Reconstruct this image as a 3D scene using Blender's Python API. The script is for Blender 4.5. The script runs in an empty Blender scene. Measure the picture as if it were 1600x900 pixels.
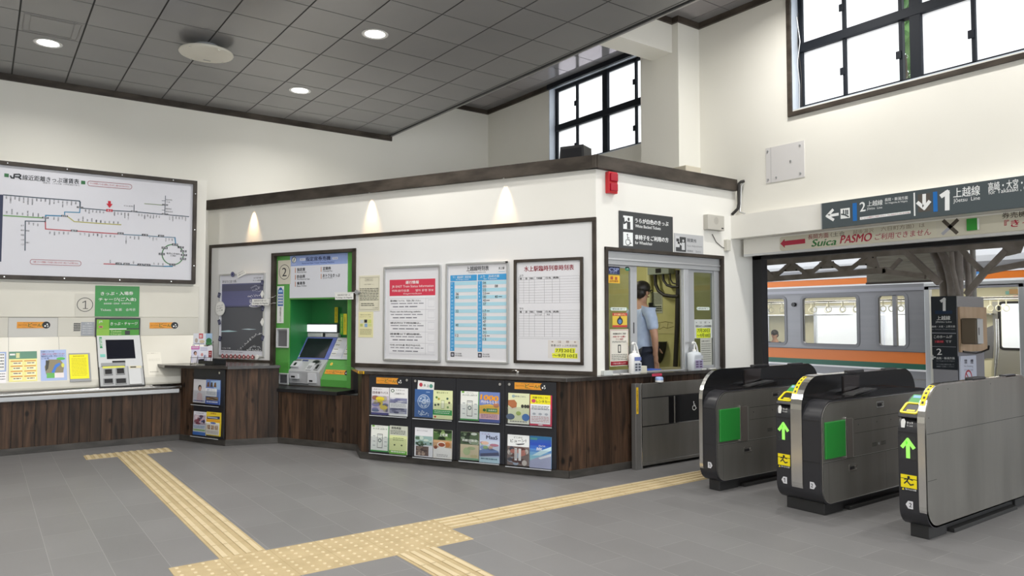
import bpy, bmesh, math, random
from mathutils import Matrix, Vector
from math import radians as RD, cos, sin, pi
random.seed(7)
C = bpy.context.scene.collection
SC = bpy.context.scene

# ------------------------------------------------------------------ camera
F, PITCH, AZ, EYE = 1142.3, 0.04335, RD(54.0), 1.57
cam = bpy.data.cameras.new('camera'); camo = bpy.data.objects.new('camera', cam); C.objects.link(camo)
cam.sensor_width = 36.0; cam.lens = F / 1600 * 36; cam.clip_start = 0.05; cam.clip_end = 300
camo.location = (0, 0, EYE); camo.rotation_euler = (pi / 2 + PITCH, 0, AZ - pi / 2)
SC.camera = camo
# ------------------------------------------------------------------ sky, exposure
W = bpy.data.worlds.new('sky'); SC.world = W; W.use_nodes = True
bg = W.node_tree.nodes['Background']; bg.inputs[0].default_value = (0.93, 0.97, 1.0, 1); bg.inputs[1].default_value = 3.4
SC.view_settings.view_transform = 'Standard'; SC.view_settings.look = 'None'
SC.view_settings.gamma = 1.0; SC.view_settings.exposure = 0.0; SC.view_settings.use_curve_mapping = False
HALL_W, WASH_W, OFFICE_W, TRAIN_W = 39, 42, 24, 22
def lamp(name, kind, loc, energy, color=(1, 1, 1), rot=(0, 0, 0), **kw):
    l = bpy.data.lights.new(name, kind); l.energy = energy; l.color = color
    for k, v in kw.items(): setattr(l, k, v)
    o = bpy.data.objects.new(name, l); C.objects.link(o); o.location = loc; o.rotation_euler = rot
    return o

# ------------------------------------------------------------------ measuring: a pixel of the photo -> a point on a known plane of the room
def ray(px, py):
    x, y, z = px - 800, py - 450, F
    cp, sp = cos(PITCH), sin(PITCH)
    y, z = y * cp - z * sp, y * sp + z * cp
    return Vector((x * sin(AZ) + z * cos(AZ), -x * cos(AZ) + z * sin(AZ), -y))
class Plane:
    """u to the right as seen from the hall, v up the surface, w out of the surface towards the viewer"""
    def __init__(s, o, u, v=(0, 0, 1)):
        s.o = Vector(o); s.u = Vector(u).normalized(); v = Vector(v)
        s.v = (v - s.u * v.dot(s.u)).normalized(); s.w = s.u.cross(s.v)
    def M(s):
        m = Matrix.Identity(4)
        for i in range(3): m[i][0], m[i][1], m[i][2], m[i][3] = s.u[i], s.v[i], s.w[i], s.o[i]
        return m
    def uv(s, px, py, w=0.0):
        d = ray(px, py); e = Vector((0, 0, EYE)); p0 = s.o + s.w * w
        q = e + d * ((p0 - e).dot(s.w) / d.dot(s.w)) - s.o
        return q.dot(s.u), q.dot(s.v)
    def at(s, u, v, w=0.0): return s.o + s.u * u + s.v * v + s.w * w
def on_floor(px, py, z=0.0):
    d = ray(px, py); t = (z - EYE) / d.z; return Vector((d.x * t, d.y * t, z))

# ------------------------------------------------------------------ materials
MATS = {}
def mat(name, rgb=(0.8, 0.8, 0.8), rough=0.5, metal=0.0, spec=0.5, emit=None, es=0.0, coat=0.0):
    if name in MATS: return MATS[name]
    m = bpy.data.materials.new(name); m.use_nodes = True; b = m.node_tree.nodes['Principled BSDF']
    b.inputs['Base Color'].default_value = (*rgb, 1); b.inputs['Roughness'].default_value = rough
    b.inputs['Metallic'].default_value = metal; b.inputs['Specular IOR Level'].default_value = spec
    b.inputs['Coat Weight'].default_value = coat
    if emit: b.inputs['Emission Color'].default_value = (*emit, 1); b.inputs['Emission Strength'].default_value = es
    MATS[name] = m; return m
def hexc(h):
    h = h.lstrip('#'); c = [int(h[i:i + 2], 16) / 255 for i in (0, 2, 4)]
    return tuple(x / 12.92 if x <= 0.04045 else ((x + 0.055) / 1.055) ** 2.4 for x in c)
def ink(h, rough=0.5):
    return mat('print_' + h.lstrip('#') + ('' if rough == 0.5 else '_gloss'), hexc(h), rough)
def nodes(m): return m.node_tree.nodes, m.node_tree.links, m.node_tree.nodes['Principled BSDF']
def noisy(name, c0, c1, rough, scale=(4, 4, 4), detail=3, metal=0.0, r_var=0.0, bump=0.0, spec=0.5, lo=0.35, hi=0.65, island=0.0):
    if name in MATS: return MATS[name]
    m = mat(name, c0, rough, metal, spec); N, L, B = nodes(m)
    tc = N.new('ShaderNodeTexCoord'); mp = N.new('ShaderNodeMapping'); mp.inputs['Scale'].default_value = scale
    nz = N.new('ShaderNodeTexNoise'); nz.inputs['Scale'].default_value = 1.0; nz.inputs['Detail'].default_value = detail
    L.new(tc.outputs['Object'], mp.inputs[0]); L.new(mp.outputs[0], nz.inputs['Vector'])
    cr = N.new('ShaderNodeValToRGB'); cr.color_ramp.elements[0].color = (*c0, 1); cr.color_ramp.elements[1].color = (*c1, 1)
    cr.color_ramp.elements[0].position = lo; cr.color_ramp.elements[1].position = hi
    L.new(nz.outputs[0], cr.inputs[0]); out = cr.outputs[0]
    if island:
        gm = N.new('ShaderNodeNewGeometry'); mr = N.new('ShaderNodeMapRange')
        mr.inputs[3].default_value = 1 - island; mr.inputs[4].default_value = 1 + island
        L.new(gm.outputs['Random Per Island'], mr.inputs[0])
        mx = N.new('ShaderNodeMix'); mx.data_type = 'RGBA'; mx.blend_type = 'MULTIPLY'; mx.inputs[0].default_value = 1
        L.new(out, mx.inputs[6]); L.new(mr.outputs[0], mx.inputs[7]); out = mx.outputs[2]
    L.new(out, B.inputs['Base Color'])
    if r_var:
        mr = N.new('ShaderNodeMapRange'); mr.inputs[3].default_value = rough - r_var; mr.inputs[4].default_value = rough + r_var
        L.new(nz.outputs[0], mr.inputs[0]); L.new(mr.outputs[0], B.inputs['Roughness'])
    if bump:
        bp = N.new('ShaderNodeBump'); bp.inputs['Strength'].default_value = bump; bp.inputs['Distance'].default_value = 0.01
        L.new(nz.outputs[0], bp.inputs['Height']); L.new(bp.outputs[0], B.inputs['Normal'])
    return m
WALLP = noisy('wall_paint', (0.80, 0.782, 0.715), (0.83, 0.812, 0.75), 0.55, (0.8, 0.8, 0.8), 2)
OFFP = noisy('office_paint', (0.81, 0.795, 0.745), (0.84, 0.825, 0.775), 0.45, (1, 1, 1), 2)
MELA = noisy('white_melamine', (0.74, 0.74, 0.74), (0.77, 0.77, 0.77), 0.28, (1, 1, 1), 2)
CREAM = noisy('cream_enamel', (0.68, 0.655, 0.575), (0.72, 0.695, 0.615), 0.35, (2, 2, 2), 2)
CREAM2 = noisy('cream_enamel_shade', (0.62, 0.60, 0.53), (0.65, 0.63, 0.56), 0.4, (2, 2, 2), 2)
TRIM = noisy('dark_stained_trim', (0.034, 0.027, 0.021), (0.075, 0.061, 0.049), 0.5, (3, 3, 9), 4, spec=0.3)
FRAMEW = noisy('dark_frame_wood', (0.03, 0.023, 0.018), (0.06, 0.048, 0.038), 0.45, (5, 5, 5), 3, spec=0.35)
BASEB = noisy('baseboard_wood', (0.03, 0.027, 0.024), (0.06, 0.054, 0.048), 0.5, (4, 4, 14), 3)
COUNTER = noisy('counter_laminate', (0.030, 0.026, 0.024), (0.05, 0.044, 0.04), 0.2, (9, 9, 9), 3)
BLACK = mat('black_lacquer', (0.012, 0.012, 0.014), 0.35)
RACKB = mat('rack_black', (0.014, 0.015, 0.02), 0.4)
CEILP = noisy('ceiling_panel_metal', (0.215, 0.214, 0.218), (0.235, 0.233, 0.236), 0.22, (0.7, 0.7, 0.7), 2, spec=0.5, island=0.05)
GROOVE = mat('ceiling_groove', (0.012, 0.012, 0.012), 0.7)
STEEL = noisy('brushed_steel', (0.40, 0.385, 0.36), (0.47, 0.455, 0.43), 0.33, (40, 40, 1.2), 4, metal=1.0, r_var=0.06)
STEELD = noisy('brushed_steel_side', (0.225, 0.218, 0.20), (0.275, 0.266, 0.245), 0.38, (5, 5, 0.7), 4, metal=0.72, r_var=0.05)
RAILM = mat('rail_steel', (0.42, 0.415, 0.40), 0.24, 1.0)
CHROME = mat('polished_steel', (0.70, 0.69, 0.67), 0.17, 1.0)
ALU = mat('aluminium', (0.66, 0.67, 0.68), 0.38, 0.9)
ALUS = mat('satin_aluminium', (0.46, 0.47, 0.48), 0.45, 0.6)
GATEB = mat('gate_black', (0.022, 0.022, 0.026), 0.33)
GATEG = mat('gate_gloss_black', (0.010, 0.010, 0.011), 0.12)
DARKBAR = mat('dark_window_frame', (0.012, 0.015, 0.021), 0.6, spec=0.2)
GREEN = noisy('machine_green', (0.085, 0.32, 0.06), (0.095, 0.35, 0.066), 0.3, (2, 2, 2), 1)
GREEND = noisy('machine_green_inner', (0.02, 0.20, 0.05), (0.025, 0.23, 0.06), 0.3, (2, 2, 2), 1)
LGREY = mat('light_grey_plastic', (0.60, 0.61, 0.62), 0.4)
MGREY = mat('mid_grey_plastic', (0.30, 0.31, 0.32), 0.45)
SCREEN = mat('dark_screen', (0.012, 0.013, 0.02), 0.12)
WHITEP = mat('white_plastic', (0.80, 0.80, 0.79), 0.4)
PAPER = mat('white_paper', (0.82, 0.82, 0.80), 0.6)
YELLOWT = noisy('tactile_yellow', (0.37, 0.285, 0.15), (0.43, 0.335, 0.185), 0.6, (5, 5, 5), 4)
YELLOWR = noisy('tactile_yellow_raised', (0.50, 0.41, 0.25), (0.56, 0.46, 0.29), 0.5, (5, 5, 5), 4)  # lighter yellow on the raised ribs and dots
RUBBER = mat('black_rubber', (0.02, 0.02, 0.02), 0.6)
CONDUIT = mat('dark_conduit', (0.025, 0.022, 0.02), 0.5)
RED = mat('alarm_red', (0.55, 0.01, 0.02), 0.3)
SKIN = noisy('skin', (0.48, 0.27, 0.18), (0.54, 0.31, 0.21), 0.55, (12, 12, 12), 2)
HAIR = noisy('black_hair', (0.012, 0.010, 0.009), (0.03, 0.026, 0.022), 0.45, (60, 60, 20), 3)
SHIRT = noisy('pale_blue_cotton', (0.42, 0.52, 0.72), (0.48, 0.58, 0.77), 0.8, (20, 20, 20), 3)
TROUS = mat('navy_trousers', (0.02, 0.025, 0.045), 0.8)
OYELLOW = noisy('office_yellow_wall', (0.52, 0.50, 0.20), (0.60, 0.57, 0.26), 0.6, (3, 3, 3), 2)
TRUSSP = noisy('truss_paint', (0.22, 0.19, 0.165), (0.31, 0.27, 0.24), 0.6, (6, 6, 6), 3)
TSTEEL = noisy('train_steel', (0.235, 0.235, 0.25), (0.25, 0.25, 0.265), 0.42, (0.6, 0.6, 12), 2, metal=0.6)
TORANGE = mat('train_orange', (0.78, 0.20, 0.025), 0.35)
TGREEN = mat('train_green', (0.01, 0.11, 0.07), 0.35)
TCREAM = mat('train_cream', (0.72, 0.68, 0.50), 0.45)
LEAFM = noisy('leaf_green', (0.05, 0.13, 0.03), (0.14, 0.26, 0.07), 0.6, (1.5, 1.5, 1.5), 3, island=0.4)
def glass(name, tint=(0.95, 0.98, 0.97), refl=0.12, alpha=0.92):
    if name in MATS: return MATS[name]
    m = bpy.data.materials.new(name); m.use_nodes = True; N, L = m.node_tree.nodes, m.node_tree.links
    for n in list(N):
        if n.type == 'BSDF_PRINCIPLED': N.remove(n)
    tr = N.new('ShaderNodeBsdfTransparent'); tr.inputs[0].default_value = (*[t * alpha for t in tint], 1)
    gl = N.new('ShaderNodeBsdfGlossy'); gl.inputs['Roughness'].default_value = 0.02
    lw = N.new('ShaderNodeLayerWeight'); lw.inputs[0].default_value = 0.5
    pw = N.new('ShaderNodeMath'); pw.operation = 'POWER'; pw.inputs[1].default_value = 4; L.new(lw.outputs['Facing'], pw.inputs[0])
    fr = N.new('ShaderNodeMath'); fr.operation = 'MULTIPLY_ADD'; fr.inputs[1].default_value = 0.6; fr.inputs[2].default_value = refl * 0.3; L.new(pw.outputs[0], fr.inputs[0])
    mx = N.new('ShaderNodeMixShader'); L.new(fr.outputs[0], mx.inputs[0]); L.new(tr.outputs[0], mx.inputs[1]); L.new(gl.outputs[0], mx.inputs[2])
    L.new(mx.outputs[0], N['Material Output'].inputs[0]); MATS[name] = m; return m
GLASS = glass('clear_glass'); ACRYL = glass('clear_acrylic', (0.97, 0.98, 0.99), alpha=0.95)
SGLASS = glass('shade_glass', (0.62, 0.70, 0.68), alpha=0.9)
def frosted():
    m = bpy.data.materials.new('frosted_glass'); m.use_nodes = True; N, L = m.node_tree.nodes, m.node_tree.links
    for n in list(N):
        if n.type == 'BSDF_PRINCIPLED': N.remove(n)
    t = N.new('ShaderNodeBsdfTranslucent'); t.inputs[0].default_value = (0.97, 0.98, 1.0, 1)
    d = N.new('ShaderNodeBsdfDiffuse'); d.inputs[0].default_value = (0.9, 0.9, 0.9, 1)
    mx = N.new('ShaderNodeMixShader'); mx.inputs[0].default_value = 0.12
    L.new(t.outputs[0], mx.inputs[1]); L.new(d.outputs[0], mx.inputs[2]); L.new(mx.outputs[0], N['Material Output'].inputs[0]); return m
FROST = frosted()
def planks():
    m = mat('stained_plank', (0.06, 0.04, 0.03), 0.5, spec=0.3); N, L, B = nodes(m)
    tc = N.new('ShaderNodeTexCoord'); gm = N.new('ShaderNodeNewGeometry')
    off = N.new('ShaderNodeVectorMath'); off.operation = 'SCALE'; off.inputs[0].default_value = (3.7, 5.1, 11.3)
    L.new(gm.outputs['Random Per Island'], off.inputs['Scale'])
    ad = N.new('ShaderNodeVectorMath'); L.new(tc.outputs['Object'], ad.inputs[0]); L.new(off.outputs[0], ad.inputs[1])
    mp = N.new('ShaderNodeMapping'); mp.inputs['Scale'].default_value = (22, 22, 2.2); L.new(ad.outputs[0], mp.inputs[0])
    nz = N.new('ShaderNodeTexNoise'); nz.inputs['Scale'].default_value = 1; nz.inputs['Detail'].default_value = 5; nz.inputs['Distortion'].default_value = 0.6
    L.new(mp.outputs[0], nz.inputs['Vector'])
    cr = N.new('ShaderNodeValToRGB'); e = cr.color_ramp.elements
    e[0].position = 0.3; e[0].color = (0.015, 0.0095, 0.0065, 1); e[1].position = 0.72; e[1].color = (0.085, 0.046, 0.027, 1)
    L.new(nz.outputs[0], cr.inputs[0])
    mr = N.new('ShaderNodeMapRange'); mr.inputs[3].default_value = 0.6; mr.inputs[4].default_value = 1.35; L.new(gm.outputs['Random Per Island'], mr.inputs[0])
    mx = N.new('ShaderNodeMix'); mx.data_type = 'RGBA'; mx.blend_type = 'MULTIPLY'; mx.inputs[0].default_value = 1
    L.new(cr.outputs[0], mx.inputs[6]); L.new(mr.outputs[0], mx.inputs[7])
    kp = N.new('ShaderNodeMapping'); kp.inputs['Scale'].default_value = (6, 6, 3.6); L.new(ad.outputs[0], kp.inputs[0])
    vo = N.new('ShaderNodeTexVoronoi'); vo.inputs['Scale'].default_value = 1; L.new(kp.outputs[0], vo.inputs['Vector'])
    kr = N.new('ShaderNodeValToRGB'); k = kr.color_ramp.elements; k[0].position = 0.08; k[0].color = (0.12, 0.12, 0.12, 1); k[1].position = 0.17; k[1].color = (1, 1, 1, 1)
    L.new(vo.outputs['Distance'], kr.inputs[0])
    m2 = N.new('ShaderNodeMix'); m2.data_type = 'RGBA'; m2.blend_type = 'MULTIPLY'; m2.inputs[0].default_value = 1
    L.new(mx.outputs[2], m2.inputs[6]); L.new(kr.outputs[0], m2.inputs[7]); L.new(m2.outputs[2], B.inputs['Base Color'])
    return m
PLANK = planks()
def floor_mat():
    m = mat('floor_tile', (0.3, 0.3, 0.3), 0.42, spec=0.4); N, L, B = nodes(m)
    tc = N.new('ShaderNodeTexCoord'); mp = N.new('ShaderNodeMapping'); mp.inputs['Rotation'].default_value = (0, 0, pi / 2)
    mp.inputs['Location'].default_value = (0.12, 0.378, 0); L.new(tc.outputs['Object'], mp.inputs[0])
    bt = N.new('ShaderNodeTexBrick'); bt.inputs['Scale'].default_value = 1; bt.inputs['Brick Width'].default_value = 0.62; bt.inputs['Row Height'].default_value = 0.31
    bt.inputs['Mortar Size'].default_value = 0.0022; bt.inputs['Mortar Smooth'].default_value = 0.3
    bt.inputs['Color1'].default_value = (0.155, 0.152, 0.153, 1); bt.inputs['Color2'].default_value = (0.175, 0.172, 0.173, 1); bt.inputs['Mortar'].default_value = (0.255, 0.25, 0.247, 1)
    L.new(mp.outputs[0], bt.inputs['Vector'])
    nz = N.new('ShaderNodeTexNoise'); nz.inputs['Scale'].default_value = 1.4; nz.inputs['Detail'].default_value = 5; L.new(tc.outputs['Object'], nz.inputs['Vector'])
    mr = N.new('ShaderNodeMapRange'); mr.inputs[3].default_value = 0.86; mr.inputs[4].default_value = 1.12; L.new(nz.outputs[0], mr.inputs[0])
    mx = N.new('ShaderNodeMix'); mx.data_type = 'RGBA'; mx.blend_type = 'MULTIPLY'; mx.inputs[0].default_value = 1
    L.new(bt.outputs[0], mx.inputs[6]); L.new(mr.outputs[0], mx.inputs[7]); L.new(mx.outputs[2], B.inputs['Base Color'])
    n2 = N.new('ShaderNodeTexNoise'); n2.inputs['Scale'].default_value = 160; L.new(tc.outputs['Object'], n2.inputs['Vector'])
    bp = N.new('ShaderNodeBump'); bp.inputs['Strength'].default_value = 0.12; bp.inputs['Distance'].default_value = 0.004
    L.new(n2.outputs[0], bp.inputs['Height']); L.new(bp.outputs[0], B.inputs['Normal'])
    return m
FLOORM = floor_mat()

# ------------------------------------------------------------------ mesh building
I4 = Matrix.Identity(4)
_tc = bpy.data.curves.new('lettering', 'FONT'); _to = bpy.data.objects.new('lettering', _tc)
_tcache = {}
def text_mesh(s, bold=0.0, shear=0.0):
    k = (s, bold, shear)
    if k not in _tcache:
        _tc.body = s; _tc.offset = bold; _tc.shear = shear; _tc.resolution_u = 3; _tc.space_line = 0.86
        C.objects.link(_to); bpy.context.view_layer.update()
        me = bpy.data.meshes.new_from_object(_to.evaluated_get(bpy.context.evaluated_depsgraph_get()))
        C.objects.unlink(_to)
        vs = [tuple(v.co) for v in me.vertices]; fs = [tuple(p.vertices) for p in me.polygons]; bpy.data.meshes.remove(me)
        xs = [v[0] for v in vs] or [0, 1]; ys = [v[1] for v in vs] or [0, 1]
        _tcache[k] = (vs, fs, min(xs), max(xs), min(ys), max(ys))
    return _tcache[k]
def arc(cx, cy, r, a0, a1, n): return [(cx + r * cos(a0 + (a1 - a0) * i / n), cy + r * sin(a0 + (a1 - a0) * i / n)) for i in range(n + 1)]
def rrect(x0, y0, x1, y1, r, n=5):
    r = min(r, (x1 - x0) / 2.001, (y1 - y0) / 2.001)
    return arc(x1 - r, y0 + r, r, -pi / 2, 0, n) + arc(x1 - r, y1 - r, r, 0, pi / 2, n) + arc(x0 + r, y1 - r, r, pi / 2, pi, n) + arc(x0 + r, y0 + r, r, pi, 1.5 * pi, n)
class MB:
    def __init__(s, M=None):
        s.V, s.Fc, s.mi, s.mats, s.sm = [], [], [], [], []
        s.T = M.M() if isinstance(M, Plane) else (M or I4); s.pl = M if isinstance(M, Plane) else None
    def add(s, vs, fs, m, smooth=False, T=None):
        T = s.T if T is None else T; b = len(s.V); s.V += [T @ Vector(v) for v in vs]
        if m not in s.mats: s.mats.append(m)
        k = s.mats.index(m)
        for f in fs: s.Fc.append(tuple(b + i for i in f)); s.mi.append(k); s.sm.append(smooth)
        return s
    def box(s, a, b, m):
        x0, x1 = sorted((a[0], b[0])); y0, y1 = sorted((a[1], b[1])); z0, z1 = sorted((a[2], b[2]))
        vs = [(x0, y0, z0), (x1, y0, z0), (x1, y1, z0), (x0, y1, z0), (x0, y0, z1), (x1, y0, z1), (x1, y1, z1), (x0, y1, z1)]
        return s.add(vs, [(0, 3, 2, 1), (4, 5, 6, 7), (0, 1, 5, 4), (1, 2, 6, 5), (2, 3, 7, 6), (3, 0, 4, 7)], m)
    def quad(s, u0, v0, u1, v1, w, m):
        u0, u1 = sorted((u0, u1)); v0, v1 = sorted((v0, v1))
        return s.add([(u0, v0, w), (u1, v0, w), (u1, v1, w), (u0, v1, w)], [(0, 1, 2, 3)], m)
    def poly(s, pts, w, m):
        a = sum(p[0] * q[1] - q[0] * p[1] for p, q in zip(pts, pts[1:] + pts[:1]))
        if a < 0: pts = pts[::-1]
        return s.add([(p[0], p[1], w) for p in pts], [tuple(range(len(pts)))], m)
    def prism(s, pts, w0, w1, m, side=None, smooth=False):
        a = sum(p[0] * q[1] - q[0] * p[1] for p, q in zip(pts, pts[1:] + pts[:1]))
        if a < 0: pts = pts[::-1]
        n = len(pts); w0, w1 = sorted((w0, w1)); vs = [(p[0], p[1], w0) for p in pts] + [(p[0], p[1], w1) for p in pts]
        s.add(vs, [tuple(range(n - 1, -1, -1)), tuple(range(n, 2 * n))], m)
        s.add(vs, [(i, (i + 1) % n, n + (i + 1) % n, n + i) for i in range(n)], side or m, smooth); return s
    def ring(s, outer, inner, w0, w1, m):
        n = len(outer); vs = [(*p, w0) for p in outer] + [(*p, w0) for p in inner] + [(*p, w1) for p in outer] + [(*p, w1) for p in inner]; fs = []
        for i in range(n):
            j = (i + 1) % n
            fs += [(2 * n + i, 2 * n + j, 3 * n + j, 3 * n + i), (j, i, n + i, n + j), (i, j, 2 * n + j, 2 * n + i), (n + j, n + i, 3 * n + i, 3 * n + j)]
        return s.add(vs, fs, m)
    def frame(s, u0, v0, u1, v1, t, w0, w1, m, r=0.0, tb=None):
        tb = t if tb is None else tb
        if r: return s.ring(rrect(u0, v0, u1, v1, r), rrect(u0 + t, v0 + tb, u1 - t, v1 - tb, max(r - t, 0.002)), w0, w1, m)
        return s.ring([(u0, v0), (u1, v0), (u1, v1), (u0, v1)], [(u0 + t, v0 + tb), (u1 - t, v0 + tb), (u1 - t, v1 - tb), (u0 + t, v1 - tb)], w0, w1, m)
    def disk(s, u, v, r, w, m, n=20, rv=None):
        rv = rv or r; return s.poly([(u + r * cos(2 * pi * i / n), v + rv * sin(2 * pi * i / n)) for i in range(n)], w, m)
    def circ(s, u, v, r, t, w, m, n=28, rv=None):
        rv = rv or r; o = [(u + r * cos(2 * pi * i / n), v + rv * sin(2 * pi * i / n)) for i in range(n)]; q = [(u + (r - t) * cos(2 * pi * i / n), v + (rv - t) * sin(2 * pi * i / n)) for i in range(n)]
        return s.add([(*p, w) for p in o] + [(*p, w) for p in q], [(i, (i + 1) % n, n + (i + 1) % n, n + i) for i in range(n)], m)
    def cyl(s, u, v, r, w0, w1, m, n=20, side=None): return s.prism([(u + r * cos(2 * pi * i / n), v + r * sin(2 * pi * i / n)) for i in range(n)], w0, w1, m, side, True)
    def line(s, pts, t, w, m):
        for i, ((x0, y0), (x1, y1)) in enumerate(zip(pts, pts[1:])):
            w += 0.00015 * (i > 0)
            d = math.hypot(x1 - x0, y1 - y0) or 1; nx, ny = -(y1 - y0) / d * t / 2, (x1 - x0) / d * t / 2
            ex, ey = (x1 - x0) / d * t * .4, (y1 - y0) / d * t * .4
            s.poly([(x0 - nx - ex, y0 - ny - ey), (x1 - nx + ex, y1 - ny + ey), (x1 + nx + ex, y1 + ny + ey), (x0 + nx - ex, y0 + ny - ey)], w, m)
        return s
    def bar(s, p, q, a, b, m, up=(0, 0, 1)):
        p, q = Vector(p), Vector(q); d = (q - p).normalized(); up = Vector(up)
        if abs(d.dot(up)) > 0.99: up = Vector((1, 0, 0))
        x = d.cross(up).normalized(); y = x.cross(d); vs = []
        for e in (p, q): vs += [e - x * a / 2 - y * b / 2, e + x * a / 2 - y * b / 2, e + x * a / 2 + y * b / 2, e - x * a / 2 + y * b / 2]
        return s.add(vs, [(3, 2, 1, 0), (4, 5, 6, 7), (0, 1, 5, 4), (1, 2, 6, 5), (2, 3, 7, 6), (3, 0, 4, 7)], m)
    def tube(s, pts, r, m, n=10, cap=True):
        pts = [Vector(p) for p in pts]; vs, fs = [], []; up = Vector((0.13, 0.21, 0.97)); k = len(pts)
        rs = r if isinstance(r, (list, tuple)) else [r] * k
        for i, p in enumerate(pts):
            d = (pts[min(i + 1, k - 1)] - pts[max(i - 1, 0)]).normalized(); x = d.cross(up).normalized(); y = d.cross(x)
            vs += [p + (x * cos(2 * pi * j / n) + y * sin(2 * pi * j / n)) * rs[i] for j in range(n)]
        for i in range(k - 1): fs += [(i * n + j, i * n + (j + 1) % n, (i + 1) * n + (j + 1) % n, (i + 1) * n + j) for j in range(n)]
        s.add(vs, fs, m, True)
        if cap: s.add(vs, [tuple(range(n)), tuple(range((k - 1) * n + n - 1, (k - 1) * n - 1, -1))], m)
        return s
    def lathe(s, prof, m, n=24, c=(0, 0, 0)):
        vs = [(c[0] + r * cos(2 * pi * j / n), c[1] + r * sin(2 * pi * j / n), c[2] + z) for r, z in prof for j in range(n)]; fs = []
        for i in range(len(prof) - 1): fs += [(i * n + j, i * n + (j + 1) % n, (i + 1) * n + (j + 1) % n, (i + 1) * n + j) for j in range(n)]
        s.add(vs, fs, m, True); k = (len(prof) - 1) * n
        return s.add(vs, [tuple(range(n - 1, -1, -1)), tuple(range(k, k + n))], m)
    def ell(s, c, r, m, n=14, k=9):
        prof = [(sin(pi * i / k), -cos(pi * i / k)) for i in range(k + 1)]; vs = [(c[0] + r[0] * a * cos(2 * pi * j / n), c[1] + r[1] * a * sin(2 * pi * j / n), c[2] + r[2] * b) for a, b in prof for j in range(n)]
        return s.add(vs, [(i * n + j, i * n + (j + 1) % n, (i + 1) * n + (j + 1) % n, (i + 1) * n + j) for i in range(k) for j in range(n)], m, True)
    # lettering: box with left end (x0), vertical middle, width and height
    def text(s, t, x0, yc, wd, h, w, m, bold=0.0, ang=0.0, shear=0.0):
        vs, fs, a, b, c, d = text_mesh(t, 0.0, shear)
        if not fs: return s
        ky = h / max(d - c, .01) if d - c > 0.45 else h / 0.75
        kx = wd / max(b - a, .01) if wd else ky
        ca, sa = cos(ang), sin(ang)
        for i, sh in enumerate((0.0,) if not bold else (-bold, bold)):
            out = []
            for x, y, z in vs:
                X, Y = (x - a + sh) * kx, (y - (c + d) / 2 + sh * .5) * ky; out.append((x0 + X * ca - Y * sa, yc + X * sa + Y * ca, w + i * 0.00025))
            s.add(out, fs, m)
        return s
    # the same things measured off the photograph (pixels), on this builder's plane
    def q(s, x, y, w=0): return s.pl.uv(x, y, w)
    def pr(s, x0, y0, x1, y1, w, m):
        a, b = s.q(x0, y0, w), s.q(x1, y1, w); return s.quad(a[0], b[1], b[0], a[1], w, m)
    def pbox(s, x0, y0, x1, y1, w0, w1, m):
        a, b = s.q(x0, y0, w1), s.q(x1, y1, w1); return s.box((a[0], b[1], w0), (b[0], a[1], w1), m)
    def ppoly(s, pts, w, m): return s.poly([s.q(*p, w) for p in pts], w, m)
    def pline(s, pts, t, w, m): return s.line([s.q(*p, w) for p in pts], t, w, m)
    def pt(s, t, xl, yl, xr, yr, hp, w, m, bold=0.0, shear=0.0):
        a, b = s.q(xl, yl, w), s.q(xr, yr, w); c, d = s.q((xl + xr) / 2, (yl + yr - hp) / 2, w), s.q((xl + xr) / 2, (yl + yr + hp) / 2, w)
        return s.text(t, a[0], a[1], math.hypot(b[0] - a[0], b[1] - a[1]), c[1] - d[1], w, m, bold, math.atan2(b[1] - a[1], b[0] - a[0]), shear)
    def pvt(s, t, x, y0, y1, w, m, wd=None):
        a, b = s.q(x, y0, w), s.q(x, y1, w); h = a[1] - b[1]; wd = wd or h / len(t) * .9
        return s.text('\n'.join(t), a[0] - wd / 2, (a[1] + b[1]) / 2, wd, h, w, m)
    def build(s, name, parent=None, loc=None, bevel=0.0, seg=2, label=None, cat=None, group=None, kind=None, lift=None):
        if parent is not None: loc = Vector(parent['_o'])
        elif loc is None:
            n = len(s.V); loc = Vector((sum(v.x for v in s.V) / n, sum(v.y for v in s.V) / n, min(v.z for v in s.V)))
        loc = Vector(loc); me = bpy.data.meshes.new(name)
        me.from_pydata([v - loc for v in s.V], [], s.Fc)
        for m in s.mats: me.materials.append(m)
        me.polygons.foreach_set('material_index', s.mi); me.polygons.foreach_set('use_smooth', s.sm); me.update()
        o = bpy.data.objects.new(name, me); C.objects.link(o)
        if parent is not None: o.parent = parent
        else: o.location = loc
        o['_o'] = tuple(loc)
        if bevel:
            md = o.modifiers.new('edge', 'BEVEL'); md.width = bevel; md.segments = seg; md.limit_method = 'ANGLE'; md.angle_limit = RD(40)
        tag(o, label, cat, group, kind); return o
def one(b, x, y, h, w, m, k=.14):
    """a figure 1 with its flag, centred on x, y"""
    b.line([(x - h * .26, y + h * .28), (x + h * .06, y + h * .46), (x + h * .06, y - h * .5)], h * k, w, m); return b
def tag(o, label=None, cat=None, group=None, kind=None):
    if label: o['label'] = label
    if cat: o['category'] = cat
    if group: o['group'] = group
    if kind: o['kind'] = kind
    return o
def thing(name, loc, label, cat, group=None, kind=None):
    o = bpy.data.objects.new(name, None); C.objects.link(o); o.location = loc; o['_o'] = tuple(loc); o.empty_display_size = 0.1
    return tag(o, label, cat, group, kind)
def struct(mb, name, **k): return mb.build(name, kind='structure', **k)
def crop(x0, y0, k): return lambda x, y: (x0 + x * k, y0 + y * k)
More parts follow.
